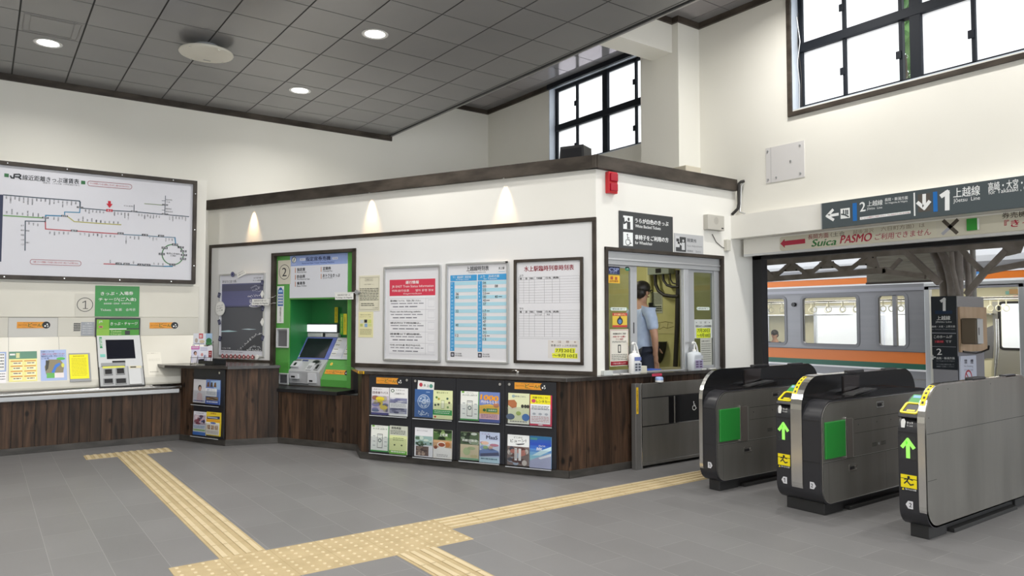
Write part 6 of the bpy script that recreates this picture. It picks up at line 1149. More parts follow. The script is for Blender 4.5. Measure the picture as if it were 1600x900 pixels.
cbox('card_box', 265, 320, 830, .075, .06, mat('card_cream', (.66, .64, .54), .5), 'small cream card box beside the white sanitizer bottle', 'box', .03)
cbox('blue_tray', 328, 420, 800, .02, .16, mat('tray_blue', (.04, .10, .45), .4), 'blue money tray on the window counter', 'tray', -.1)
cbox('clear_dish', 20, 80, 828, .05, .07, mat('dish_pale', (.6, .63, .62), .2), 'small pale dish at the counter corner by the window frame', 'dish', .05)
cbox('white_card', 80, 128, 828, .008, .04, PAPER, 'small white card lying next to the pale dish', 'card', .055); cbox('white_card', 150, 200, 826, .008, .04, PAPER, 'small white card lying in front of the white sanitizer bottle', 'card', .06)
cbox('white_card', 695, 738, 796, .010, .03, PAPER, 'white card lying beside the clear sanitizer bottle', 'card', .06); cbox('white_card', 762, 806, 796, .010, .03, PAPER, 'white card lying at the end of the window counter', 'card', .06)
PCF = Plane((0, 5.53, 0), (1, 0, 0))
b = MB(PCF); A, B = b.q(*O(355, 820), .001), b.q(*O(424, 842), .001); b.box((A[0], .958, 0), (B[0], .985, .002), ink('c8405a')); b.text('お呼出し', A[0] + .02, .9715, B[0] - A[0] - .04, .016, .0026, ink('701828')); b.build('pink_label', label='pink label stuck on the edge of the window counter', cat='label')

# ---- inside the office
PI = Plane((7.45, 0, 0), (0, -1, 0))
def itube(pts, r, m, nm, lab, w=.06): b = MB(PI); b.tube([(*b.q(*O(*p), w), w) for p in pts], r, m, 10); return b.build(nm, label=lab, cat='conduit', group='dark conduits inside the office')
itube([(535, 100), (540, 200), (535, 330), (532, 500), (525, 650), (518, 790)], .032, CONDUIT, 'wall_conduit', 'thick upright dark conduit inside the office')
itube([(374, 125), (380, 200), (400, 245), (440, 275), (500, 284), (540, 283)], .024, CONDUIT, 'wall_conduit', 'dark conduit curving from the grey box to the upright conduit', .085)
itube([(430, 120), (435, 170), (460, 205), (500, 218), (545, 218)], .018, CONDUIT, 'wall_conduit', 'smaller dark conduit curving inside the larger curve', .085)
itube([(480, 120), (484, 165), (500, 190), (530, 198)], .010, CONDUIT, 'wall_conduit', 'thinnest dark cable loop inside the office', .09)
itube([(545, 175), (550, 140), (575, 100)], .024, CONDUIT, 'wall_conduit', 'dark conduit bending up beside the window stile', .09)
b = MB(PI); b.pbox(*O(322, 78), *O(472, 124), .005, .12, mat('switch_grey', (.30, .34, .28), .5)); A = b.q(*O(398, 104), .121); b.quad(A[0] - .05, A[1] - .03, A[0] + .05, A[1] + .03, .121, BLACK); b.build('switch_box', label='grey green switch box high on the yellow office wall', cat='switch box', bevel=.006)
b = MB(PI); b.pbox(*O(345, 255), *O(428, 402), .003, .006, mat('old_paper', (.50, .52, .40), .7)); A, B = b.q(*O(345, 255), .007), b.q(*O(428, 402), .007); b.R = (A[0], B[1], B[0], A[1], .0066); rows(b, .06, .94, .06, .6, 10, I('5a6050'), .5, 50); rows(b, .06, .94, .66, .95, 3, I('3a4038'), .6, 51); b.build('wall_timetable', label='pale printed sheet on the yellow office wall under the grey green switch box', cat='notice')
b = MB(PI); b.pbox(*O(384, 452), *O(515, 548), .003, .005, mat('yellow_map', (.56, .52, .24), .7)); A, B = b.q(*O(384, 452), .006), b.q(*O(515, 548), .006); b.R = (A[0], B[1], B[0], A[1], .0056); [b.line([(A[0] + (B[0] - A[0]) * x, B[1] + (A[1] - B[1]) * y) for x, y in pp], .006, .0066, I('6a6230')) for pp in ([(.1, .8), (.5, .9), (.9, .8)], [(.15, .3), (.4, .5), (.6, .4), (.95, .55)], [(.15, .3), (.2, .75)], [(.6, .4), (.65, .8)])]; b.build('wall_map', label='yellowed line diagram on the office wall', cat='map')
itube([(330, 80), (336, 300), (334, 420)], .035, mat('pipe_yellow', (.62, .60, .30), .5), 'wall_conduit', 'yellow painted pipe inside the office behind the staff member', .05)
b = MB(PI); pts = [O(345, 700), O(358, 650), O(395, 610), O(425, 600), O(415, 660), O(395, 730), O(370, 760), O(345, 740)]; b.prism([b.q(*p, .12) for p in pts], .02, .16, mat('bag_black', (.02, .02, .018), .6)); b.build('hanging_bag', label='dark bag hanging on the yellow office wall behind the staff member', cat='bag', bevel=.02)
b = MB(PI); pts = [O(322, 330), O(332, 328), O(336, 405), O(310, 405), O(308, 395), O(325, 385)]; b.prism([b.q(*p, .12) for p in pts], .04, .10, BLACK); b.build('wall_telephone', label='small black handset unit on the office wall by the yellow pipe', cat='telephone', bevel=.004)
b = MB(PI); A, B = b.q(*O(425, 782), .3), b.q(*O(560, 797), .3); b.box((A[0], B[1] - .03, .02), (B[0] + .2, A[1], .35), mat('desk_pale', (.42, .40, .25), .6)); b.build('desk_edge', label='pale shelf edge inside the office below the upright conduit', cat='shelf')

# ================================================================== PEOPLE
def skin_body(name, joints, edges, m, parent, root, sub=2, smooth=True):
    """joints: name -> (point, radius or (rx, ry))"""
    ks = list(joints); me = bpy.data.meshes.new(name); me.from_pydata([joints[k][0] for k in ks], [(ks.index(a), ks.index(c)) for a, c in edges], [])
    o = bpy.data.objects.new(name, me); C.objects.link(o); o.parent = parent; me.materials.append(m)
    md = o.modifiers.new('skin', 'SKIN'); md.use_smooth_shade = True; md.branch_smoothing = .4
    for i, k in enumerate(ks):
        r = joints[k][1]; v = me.skin_vertices[0].data[i]; v.radius = r if isinstance(r, tuple) else (r, r); v.use_root = (k == root)
    sb = o.modifiers.new('smooth', 'SUBSURF'); sb.levels = sub; sb.render_levels = sub; o['_o'] = parent['_o']; return o
def person(x, y, z0, yaw, label, arms, seated=False, shirt=SHIRT, sc=1.0, glasses=True, head_tilt=0.0):
    """faces local +x; local y is the person's left"""
    t = thing('person', (x, y, z0), label, 'person'); t.rotation_euler = (0, 0, yaw); t.scale = (sc, sc, sc); t['_o'] = (0, 0, 0)
    P = Vector
    H = 0.92 if not seated else 0.47
    J = {'pelvis': (P((0, 0, H)), (.13, .16)), 'waist': (P((.0, 0, H + .16)), (.105, .14)), 'chest': (P((.0, 0, H + .36)), (.115, .165)), 'neck0': (P((-.005, 0, H + .52)), (.06, .07)), 'neck': (P((.01, 0, H + .59)), .052)}
    E = [('pelvis', 'waist'), ('waist', 'chest'), ('chest', 'neck0'), ('neck0', 'neck')]
    hc = P((.035, 0, H + .71))
    J['jaw'] = (P((.035, 0, H + .645)), (.066, .056)); J['head'] = (P((.028, 0, H + .735)), (.088, .074)); J['crown'] = (P((.015, 0, H + .795)), (.066, .06)); E += [('neck', 'jaw'), ('jaw', 'head'), ('head', 'crown')]
    for s, sd in ((1, 'l'), (-1, 'r')):
        sh, el, wr = arms[sd]; sh0 = P((-.005, s * .175, H + .47)); J['sh' + sd] = (sh0, .062)
        J['el' + sd] = (P(el) + P((0, 0, H)), .043); J['wr' + sd] = (P(wr) + P((0, 0, H)), .031); d = (J['wr' + sd][0] - J['el' + sd][0]).normalized()
        J['pa' + sd] = (J['wr' + sd][0] + d * .055, (.036, .024)); E += [('neck0', 'sh' + sd), ('sh' + sd, 'el' + sd), ('el' + sd, 'wr' + sd), ('wr' + sd, 'pa' + sd)]
        sidev = d.cross(P((0, 0, 1))).normalized(); dn = P((0, 0, -1))
        for i in range(4):
            off = sidev * (.024 - .016 * i); L_ = (.066, .078, .074, .058)[i]
            a = J['pa' + sd][0] + d * .04 + off; c = a + d * L_ * .5 + dn * .012; e2 = c + d * L_ * .35 + dn * .028
            J['f%d%s0' % (i, sd)] = (a, .009); J['f%d%s1' % (i, sd)] = (c, .0085); J['f%d%s2' % (i, sd)] = (e2, .0075); E += [('pa' + sd, 'f%d%s0' % (i, sd)), ('f%d%s0' % (i, sd), 'f%d%s1' % (i, sd)), ('f%d%s1' % (i, sd), 'f%d%s2' % (i, sd))]
        a = J['wr' + sd][0] + d * .03 + sidev * .03 * s; c = a + d * .035 + sidev * .022 * s + dn * .008; J['t0' + sd] = (a, .011); J['t1' + sd] = (c, .0095); E += [('wr' + sd, 't0' + sd), ('t0' + sd, 't1' + sd)]
        hp = P((0, s * .09, H - .04)); J['hip' + sd] = (hp, .088)
        if seated: kn_, an_ = P((.42, s * .10, H + .0)), P((.42, s * .10, .09))
        else: kn_, an_ = P((.02, s * .10, .5)), P((-.01, s * .105, .09))
        J['kn' + sd] = (kn_, .058); J['an' + sd] = (an_, .04); J['toe' + sd] = (an_ + P((.16, 0, -.045)), (.04, .028)); E += [('pelvis', 'hip' + sd), ('hip' + sd, 'kn' + sd), ('kn' + sd, 'an' + sd), ('an' + sd, 'toe' + sd)]
    body = skin_body('body', J, E, SKIN, t, 'pelvis')
    # shirt over trunk and upper arms
    K2 = {k: (J[k][0], tuple(x + .016 for x in (J[k][1] if isinstance(J[k][1], tuple) else (J[k][1],) * 2))) for k in ('pelvis', 'waist', 'chest', 'neck0')}
    K2['neck0'] = (J['neck0'][0] + P((0, 0, -.02)), (.085, .10)); K2['collar'] = (J['neck0'][0] + P((.004, 0, .045)), (.062, .064)); K2['pelvis'] = (J['pelvis'][0] + P((0, 0, -.05)), (.15, .178)); E2 = [('pelvis', 'waist'), ('waist', 'chest'), ('chest', 'neck0'), ('neck0', 'collar')]
    for sd in 'lr':
        S_ = J['sh' + sd][0]; y_ = .1 if sd == 'l' else -.1; A_, L2 = S_ + P((0, 0, -.015)), S_.lerp(J['el' + sd][0], .25)
        K2['tr' + sd] = (P((-.005, y_, H + .485)), (.074, .068)); K2['sh' + sd] = (A_.lerp(P((-.005, y_, H + .485)), .28), .074); K2['d' + sd] = (L2 + P((0, y_ * .06, .01)), .073)
        K2['m' + sd] = (S_.lerp(J['el' + sd][0], .5), .067); K2['s' + sd] = (S_.lerp(J['el' + sd][0], .8), .068)
        E2 += [('neck0', 'tr' + sd), ('tr' + sd, 'sh' + sd), ('sh' + sd, 'd' + sd), ('d' + sd, 'm' + sd), ('m' + sd, 's' + sd)]
    skin_body('shirt', K2, E2, shirt, t, 'pelvis')
    K3 = {'p': (J['pelvis'][0] + P((0, 0, .0)), (.125, .15))}; E3 = []
    for sd in 'lr':
        for k, r in (('hip', .105), ('kn', .075), ('an', .06)): K3[k + sd] = (J[k + sd][0], r)
        E3 += [('p', 'hip' + sd), ('hip' + sd, 'kn' + sd), ('kn' + sd, 'an' + sd)]
    skin_body('trousers', K3, E3, TROUS, t, 'p')
    # face and hair
    b = MB(); b.ell(hc + P((-.012, 0, .045)), (.105, .088, .085), HAIR, 18, 12); b.ell(hc + P((-.045, 0, -.01)), (.07, .084, .075), HAIR, 16, 10); b.build('hair', t)
    b = MB()
    for s in (1, -1): b.ell(hc + P((.0, s * .077, -.02)), (.016, .010, .028), SKIN, 10, 8); b.build('ear', t); b = MB()
    b.add([hc + P(v) for v in ((.082, 0, .02), (.108, 0, -.022), (.085, .017, -.028), (.085, -.017, -.028), (.084, 0, -.034))], [(0, 2, 1), (0, 1, 3), (1, 2, 4), (1, 4, 3), (0, 3, 2), (2, 3, 4)], SKIN, True); b.build('nose', t)
    b = MB(); b.ell(hc + P((.079, 0, -.058)), (.012, .022, .006), mat('lips', (.38, .15, .12), .5), 10, 6); b.build('mouth', t)
    for s in (1, -1): b = MB(); b.ell(hc + P((.083, s * .03, .006)), (.008, .014, .007), mat('eye_dark', (.03, .02, .02), .2), 10, 6); b.build('eye', t)
    if glasses:
        b = MB()
        for s in (1, -1):
            b.tube([hc + P((.098, s * .034 + .027 * cos(a * pi / 6), .004 + .018 * sin(a * pi / 6))) for a in range(13)], .0035, RUBBER, 6); b.tube([hc + P((.098, s * .06, .008)), hc + P((.05, s * .08, .01)), hc + P((-.01, s * .084, .004))], .003, RUBBER, 6)
        b.tube([hc + P((.098, -.008, .006)), hc + P((.098, .008, .006))], .003, RUBBER, 6); b.build('spectacles', t)
    return t
sp = PS.at(PS.uv(998, 500)[0], 0, 0); d_ = ray(1001, 500); k_ = 6.28 / d_.y
person(d_.x * k_, 6.28, 0.2, -.12, 'staff member in a short sleeved pale blue shirt and spectacles standing behind the service window', {'l': (0, (.06, .25, .22), (.24, .12, .10)), 'r': (0, (.0, -.245, .20), (.06, -.19, -.02))}, sc=1.05)

# ================================================================== SIGNS OVER THE GATES
G6 = crop(1280, 270, .2)
b = MB(PB); c = b.q(1285, 337, .02); sx1 = b.q(1600, 300, .02)[0] + 1.6
zt_, zb_ = ZBE1 - .005, (b.q(1285, 357, .02)[1] + b.q(1600, 325, .02)[1]) / 2
t = thing('platform_sign', (XB, -(c[0] + sx1) / 2, zb_), 'long grey overhead sign with platform numbers 2 and 1 above the ticket gates', 'sign')
SG2 = ink('4a5357', .35); w = .031; W2 = ink('eef0f0', .4)
b.box((c[0], zb_, .001), (sx1, zt_, .03), SG2); b.build('sign_board', t, bevel=.002)
b = MB(PB); b.box((c[0] - .012, zb_ - .004, .0), (c[0], zt_, .032), ALU); b.build('end_cap', t)
b = MB(PB)
def arrow_l(x0, x1, y, m):  # arrow to the left, crop pixels
    b.pline([G6(x0 + 4, y + 3), G6(x1, y - (x1 - x0) * .12)], .03, w, m); b.pline([G6(x0 + 42, y - 42), G6(x0, y + 4), G6(x0 + 46, y + 32)], .03, w, m)
arrow_l(62, 144, 334, W2); b.build('sign_arrow', t); b = MB(PB)
b.pr(*G6(166, 282), *G6(240, 352), w, W2); b.pline([G6(174, 324), G6(200, 328), G6(228, 342)], .014, w + .001, SG2)
for x in (190, 208, 222): b.pline([G6(x, 300), G6(x, 322)], .014, w + .001, SG2); A = b.q(*G6(x, 294), w); b.disk(A[0], A[1], .008, w + .001, SG2, 8)
b.pr(*G6(260, 238), *G6(296, 374), w, ink('1f6db8', .35)); b.pt('2', *G6(318, 268), *G6(360, 262), 14.5, w, W2, .02)
b.pt('上越線', *G6(375, 242), *G6(495, 230), 8.5, w, W2, .01); b.pt('Jōetsu  Line', *G6(372, 283), *G6(492, 271), 5, w, W2); b.pt('長岡・新潟方面', *G6(512, 212), *G6(692, 193), 5.2, w, W2, .01); b.pt('for Nagaoka & Niigata', *G6(514, 240), *G6(690, 221), 3.6, w, W2)
b.ppoly([G6(318, 347), G6(714, 297), G6(714, 317), G6(318, 368)], w, W2); b.pt('ホームへは階段をご利用ください　This platform is over the bridge', *G6(326, 357), *G6(708, 308), 2.6, w + .001, ink('a04050'), .01)
b.pr(*G6(736, 156), *G6(752, 336), w, W2)
b.pr(*G6(770, 170), *G6(870, 298), w, ink('57514c', .4)); b.pline([G6(820, 176), G6(820, 268)], .034, w + .001, W2); b.pline([G6(773, 236), G6(820, 276), G6(858, 228)], .034, w + .001, W2)
b.build('sign_arrow', t); b = MB(PB); b.pr(*G6(888, 150), *G6(926, 302), w, ink('1f6db8', .35))
b.pline([G6(960, 178), G6(1000, 152), G6(1000, 280)], .042, w, W2)
b.pt('上越線', *G6(1048, 158), *G6(1256, 135), 15.5, w, W2, .012); b.pt('Jōetsu  Line', *G6(1048, 222), *G6(1256, 198), 8.2, w, W2)
b.build('sign_lettering', t); b = MB(PB); A = b.q(*G6(1320, 112), w); B = b.q(*G6(1600, 80), w); pxm = (B[0] - A[0]) / 280
b.text('高崎・大宮・上野方面', A[0], A[1] - .0, pxm * 480, .082, w, W2, .012); A = b.q(*G6(1322, 154), w); b.text('for Takasaki , Ōmiya & Ueno', A[0], A[1], pxm * 560, .062, w, W2)
b.build('destination_lettering', t)
# ---- light box with taped paper lettering under the beam
hz0 = 2.366
t = thing('banner_box', (7.6, 3.3, hz0), 'long pale box under the beam with handmade red and green card lettering', 'sign')
BOXM = mat('banner_cream', (.60, .57, .46), .35); b = MB(PH); b.box((-5.60, hz0, -.16), (-.4, ZBE0 - .002, 0), OFFP); b.build('box', t, bevel=.004)
G5 = crop(1110, 340, .15); G8 = crop(1200, 225, .25)
b = MB(PH); xb0 = b.q(*G5(722, 270), .01)[0]; b.prism(rrect(xb0, hz0 + .012, -.45, ZBE0 - .02, .03), .0, .008, BOXM); b.box((-5.59, hz0 - .02, -.05), (-.4, hz0 + .006, .012), ALU); b.build('front_panel', t)
w = .0086; RD2, GR2, BK2 = ink('a8203a'), ink('2f6f38'), ink('4a4238')
b = MB(PH); b.ppoly([G5(728, 272), G5(772, 222), G5(774, 244), G5(986, 220), G5(988, 268), G5(774, 292), G5(776, 316)], w, RD2); b.build('red_arrow', t)
b = MB(PH)
b.pt('長岡方面', *G8(250, 582), *G8(378, 568), 8, w, ink('8a2a34'), .01); b.pt('（土合', *G8(392, 568), *G8(480, 558), 7, w, BK2); b.pt('越後湯沢', *G8(530, 552), *G8(660, 538), 6.5, w, ink('8a7c68')); b.pt('六日町方面）は', *G8(705, 532), *G8(980, 505), 7, w, ink('7a6a58'))
b.pt('Suica', *G8(272, 620), *G8(425, 608), 11, w, GR2, .03, .25); b.pt('PASMO', *G8(450, 598), *G8(648, 580), 12.5, w, RD2, .03, .25)
b.pt('ご利用できません', *G8(668, 582), *G8(1018, 548), 10, w, ink('a05058'), .02, .1)
b.build('card_lettering', t); b = MB(PH); b.pt('券売機にて', *G8(1462, 450), *G8(1720, 425), 9, w, BK2, .02); b.pt('『きっぷ』', *G8(1478, 500), *G8(1760, 480), 12, w, RD2, .03)
b.build('card_lettering', t)
b = MB(PH); b.pr(*G6(914, 385), *G6(1040, 480), w, ink('c9c4b4')); b.pline([G6(975, 378), G6(1072, 466)], .034, w + .002, BK2); b.pline([G6(1076, 372), G6(1020, 425)], .034, w + .002, BK2); b.pline([G6(1024, 422), G6(968, 474)], .03, w + .002, ink('a8a8b0')); b.build('cross_mark', t)
b = MB(PH); b.pr(*G6(1150, 360), *G6(1235, 446), w + .012, ink('2f8f34', .2)); b.pr(*G6(1234, 358), *G6(1252, 444), w + .012, PAPER); b.build('green_sticker', t)
# ---- access panel on the wall above
t = thing('access_panel', (XR, 5.1, 3.2), 'pale square access panel with corner screws on the wall above the sign', 'access panel')
PNM = mat('panel_lilac', (.66, .645, .64), .45); b = MB(PR); A, B = b.q(1196, 231, .01), b.q(1257, 283, .01); z1 = (b.q(1196, 231, .01)[1] + b.q(1257, 220, .01)[1]) / 2; z0 = (b.q(1196, 286, .01)[1] + b.q(1257, 277, .01)[1]) / 2
b.box((A[0], z0, 0), (B[0], z1, .008), PNM); xm = b.q(1204, 250, .01)[0]; b.box((xm, z0, .008), (xm + .004, z1, .0086), MGREY); b.build('plate', t, bevel=.002)
for x, z in ((A[0] + .03, z0 + .04), (A[0] + .03, z1 - .04), (B[0] - .05, z0 + .05), (B[0] - .05, z1 - .05), ((A[0] + B[0]) / 2 + .08, (z0 + z1) / 2), (A[0] + .14, z0 + .05)): b = MB(PR); b.cyl(x, z, .012, .008, .016, ALUS, 10); b.build('screw', t)
# little odds on top of the office
PF2 = Plane(PF.at(0, 3.295, -.25), PF.u); b = MB(PF2); A, B = b.q(873, 246, 0), b.q(913, 225, 0)
t = thing('roof_speaker', PF2.at(A[0], 0, -.1), 'black loudspeaker box standing on the office roof in front of the high window', 'speaker')
b = MB(PF2); h = B[1]; b.prism([(A[0], 0), (B[0], 0), (B[0] - .01, h), (A[0] + .02, h)], -.22, .0, mat('speaker_black', (.02, .02, .022), .5)); b.build('cabinet', t, bevel=.012)
b = MB(PF2); b.poly([(A[0] + .02, .03), (B[0] - .03, .03), (B[0] - .035, h - .03), (A[0] + .035, h - .03)], .001, mat('speaker_cloth', (.012, .012, .014), .9)); b.build('grille', t)
b = MB(PS); A, B = b.q(1072, 286, -.05), b.q(1096, 262, -.05); b.box((A[0], 3.295, -.28), (B[0], 3.295 + .1, -.05), mat('cardboard_beige', (.55, .50, .40), .7)); b.build('roof_box', label='small beige box lying on the office roof near the cornice end', cat='box', bevel=.01)

# ================================================================== TICKET GATES
def prof_body(x0, x1, z0, z1, rt, rb, n=8):
    return [(x1, z0), (x1, z1)] + arc(x0 + rt, z1 - rt, rt, pi / 2, pi, n) + arc(x0 + rb, z0 + rb, rb, pi, 1.5 * pi, n)
def prof_fin(x0, x1, z0, z1, rt, rb, zrear, n=10):
    return [(x1 - .02, z0), (x1, zrear)] + arc(x1 - .22, z1 - .22, .22, 0.2, pi / 2, n) + arc(x0 + rt, z1 - rt, rt, pi / 2, pi, n) + arc(x0 + rb, z0 + rb, rb, pi, 1.5 * pi, n)
def inset(p, d):
    out = []; n = len(p)
    for i in range(n):
        a, c, e = Vector(p[i - 1]), Vector(p[i]), Vector(p[(i + 1) % n]); t1, t2 = (c - a), (e - c)
        t1 = t1.normalized() if t1.length > 1e-6 else t2.normalized(); t2 = t2.normalized() if t2.length > 1e-6 else t1; nn = Vector((-(t1 + t2).y, (t1 + t2).x)); nn = nn.normalized() if nn.length > 1e-6 else Vector((0, 0)); out.append((c.x + nn.x * d, c.y + nn.y * d))
    return out
XF, XRR = 5.43, 7.34
MX = lambda y0: Matrix(((1, 0, 0, 0), (0, 0, -1, y0), (0, 1, 0, 0), (0, 0, 0, 1)))      # local (x, z, depth towards -y)
STICK_Y = ink('e8d418', .35); ARG = mat('arrow_green_lit', (.35, .9, .15), .4, emit=(.32, .85, .12), es=.3)
BODY = prof_body(XF, XRR, .085, .915, .17, .13); FIN = prof_fin(XF - .005, XRR, .085, 1.105, .27, .16, .90)
PE = Plane((XF, 0, 0), (0, -1, 0))      # gate front ends, u = -y
def gate_end_marks(t, yl, yr, num, arrow, outward):
    """display and stickers on a black front end between yl (bigger) and yr"""
    y = (yl + yr) / 2; hw = (yl - yr) / 2; w = .0025
    if arrow:
        b = MB(PE); b.box((-y - hw * .78, .565, 0), (-y + hw * .78, .735, .0015), mat('display_dark', (.03, .033, .035), .15)); b.line([(-y, .585), (-y, .70)], .028, w, ARG); b.line([(-y - .038, .655), (-y, .705), (-y + .038, .655)], .026, w, ARG); b.build('arrow_display', t)
        b = MB(PE); b.box((-y - hw * .8, .36, 0), (-y + hw * .8, .455, .0015), STICK_Y); b.quad(-y - hw * .8, .34, -y + hw * .8, .362, w, BK); cx = -y
        b.disk(cx + .0, .438, .010, w, BK, 10); b.line([(cx - .002, .43), (cx - .012, .41), (cx + .012, .385), (cx + .032, .392)], .009, w, BK); b.line([(cx - .012, .41), (cx - .03, .392)], .009, w, BK); b.line([(cx - .03, .42), (cx, .428), (cx + .028, .42)], .007, w, BK)
        b.poly([(cx - hw * .7, .344), (cx - hw * .45, .344), (cx - hw * .575, .360)], w + .0005, STICK_Y); b.text('駆け込み注意', cx - hw * .35, .352, hw * 1.1, .012, w + .0005, PAPER); b.build('caution_sticker', t)
        b = MB(PE); b.poly([(-y - .045, .79), (-y - .02, .79), (-y - .012, .835), (-y - .02, .855), (-y - .038, .85), (-y - .046, .83)], w, PAPER); b.text('タッチ', -y - .004, .828, .045, .018, w, PAPER, .02); b.text('IC card', -y - .004, .808, .04, .011, w, PAPER); b.build('touch_mark', t)
    b = MB(PE); s = -1 if outward == 'l' else 1; c = -y + .005; pts = [(c - s * .022, .215), (c + s * .012, .215), (c + s * .03, .2425), (c + s * .012, .27), (c - s * .022, .27)]; b.poly(pts, w, mat('tag_silver', (.60, .60, .63), .4)); (one(b, c, .2425, .03, w + .0006, BK, .2) if num == '1' else b.text(num, c - .009 - s * .004, .2425, .017, .03, w + .0006, BK, .03)); b.build('number_tag', t)
def reader(t, yl, yr):
    """yellow rimmed card reader at the front of the lane shelf"""
    b = MB(MX(yl - .004)); b.prism([(XF + .0, .865), (XF + .01, .89), (XF + .20, 1.0), (XF + .25, 1.0), (XF + .30, .90), (XF + .02, .86)], 0, yl - yr - .008, mat('reader_black', (.03, .03, .035), .25)); b.build('card_reader', t, bevel=.006)
    PRd = Plane((XF + .01, 0, .89), (0, -1, 0), (.19, 0, .11)); L = math.hypot(.19, .11); b = MB(PRd); u0, u1 = -yl + .006, -yr - .006
    b.ring(rrect(u0, .002, u1, L * .62, .02), rrect(u0 + .016, .018, u1 - .016, L * .62 - .016, .012), .0, .008, STICK_Y); b.build('reader_rim', t)
    b = MB(PRd); b.prism(rrect(u0 + .02, .022, u1 - .02, L * .62 - .02, .01), 0.0, .003, BLACK); b.quad(u0 + .04, .03, u1 - .03, .05, .0035, STICK_Y); b.build('reader_face', t)
    b = MB(PRd); b.prism(rrect(u0 + .01, L * .64, u1 - .01, L * 1.1, .008), .0, .004, ink('3f9a4a', .3)); b.quad(u0 + .02, L * .9, u1 - .05, L * 1.05, .0045, ink('8ab8e0')); b.build('lit_display', t)
def rim_tape(t, y0, y1):
    """yellow warning tape over the curve of the polished band"""
    b = MB(MX(y0 - .004)); p = [q for q in FIN[12:23]]; p = p[3:9]
    vs = []; dd = y0 - y1 - .008
    cx, cz = XF - .005 + .27, 1.105 - .27
    for q in p: e = (Vector(q) - Vector((cx, cz))).normalized() * .0015; vs += [(q[0] + e.x, q[1] + e.y, 0), (q[0] + e.x, q[1] + e.y, dd)]
    b.add(vs, [(2 * i, 2 * i + 1, 2 * i + 3, 2 * i + 2) for i in range(len(p) - 1)], STICK_Y)
    for i in range(len(p) - 1):
        a, c = Vector(vs[2 * i]), Vector(vs[2 * i + 2]); m = a.lerp(c, .25), a.lerp(c, .7); n = (Vector(((a.x + c.x) / 2 - cx, (a.y + c.y) / 2 - cz, 0))).normalized() * .001
        b.add([m[0] + n + Vector((0, 0, dd * .3)), m[0] + n + Vector((0, 0, dd * .7)), m[1] + n + Vector((0, 0, dd * .7)), m[1] + n + Vector((0, 0, dd * .3))], [(0, 1, 2, 3)], BK)
    b.build('warning_tape', t)
def lane_side(t, ys):
    """stainless side towards the viewer at y = ys with its green flap"""
    PG = Plane((0, ys, 0), (1, 0, 0)); P = inset(BODY, .012)
    b = MB(PG); b.prism([(x, z) for x, z in P], .0, .006, STEELD); b.build('side_panel', t)
    b = MB(PG); b.ring(P, inset(P, .006), .006, .009, CHROME); b.build('side_trim', t)
    b = MB(PG); SE = mat('panel_seam_dark', (.03, .03, .03), .6); SL = mat('panel_seam_light', (.7, .69, .66), .3, .8)
    b.quad(XF + .02, .425, XRR, .429, .0064, SE); b.quad(XF + .02, .4295, XRR, .432, .0064, SL); b.quad(XF + .50, .735, XRR, .739, .0064, SE); b.quad(XF + .50, .620, XRR, .623, .0064, SE); b.quad(XF + .47, .43, XF + .475, .75, .0064, SL); b.quad(XF + .10, .09, XF + .102, .42, .0064, SE); b.quad(XF + 1.0, .09, XF + 1.002, .42, .0064, SE); b.build('seam_lines', t)
    b = MB(PG); b.box((XF + .035, .435, .0), (XF + .455, .765, .004), BLACK); b.build('flap_recess', t)
    b = MB(PG); b.box((XF + .045, .455, .004), (XF + .335, .75, .022), mat('gate_green', (.02, .22, .035), .3)); b.build('green_flap', t, bevel=.006)
    b = MB(PG); b.box((XF + .335, .44, .002), (XF + .35, .77, .024), CHROME); b.build('flap_hinge', t, bevel=.002)
    b = MB(PG); b.box((XF + .36, .432, .002), (XF + .46, .755, .012), mat('flap_post', (.20, .18, .165), .4, .6)); b.build('flap_post', t, bevel=.002)
    for x, z in ((XF + .46, .345), (XF + .92, .835)):
        b = MB(PG); b.ring(rrect(x - .06, z - .026, x + .06, z + .026, .01), rrect(x - .054, z - .02, x + .054, z + .02, .008), .006, .0085, CHROME); b.prism(rrect(x - .045, z - .014, x + .025, z + .01, .005), .006, .008, BLACK); b.cyl(x + .04, z + .004, .008, .006, .010, CHROME, 10); b.build('key_lock', t)
    b = MB(PG)
    for s in (-1, 1):
        for k in range(4): b.quad(XF + .89 + s * .075 - .04, .485 + k * .009, XF + .89 + s * .075 + .04, .489 + k * .009, .0066, BLACK)
    b.disk(XF + .89, .5, .012, .0066, CHROME, 12); b.build('sensor_grille', t)
    for x in (XF + .56, XF + .86, XF + 1.1): b = MB(PG); b.disk(x, .69, .006, .0066, BLACK, 10); b.build('sensor', t)
def plinth(t, y0, y1):
    b = MB(); b.box((XF + .09, y1 + .03, 0), (XF + .36, y0 - .03, .10), mat('plinth_black', (.02, .02, .021), .5)); b.box((XF + .36, y1 + .05, 0), (XRR - .3, y0 - .05, .09), MATS['plinth_black']); b.box((XRR - .3, y1 + .03, 0), (XRR - .05, y0 - .03, .10), MATS['plinth_black']); b.build('plinth', t, bevel=.004)
    b = MB(); b.box((XF + .42, y1 + .0, .0), (XRR - .34, y1 + .05, .03), RUBBER); b.build('skirt_strip', t, bevel=.003)
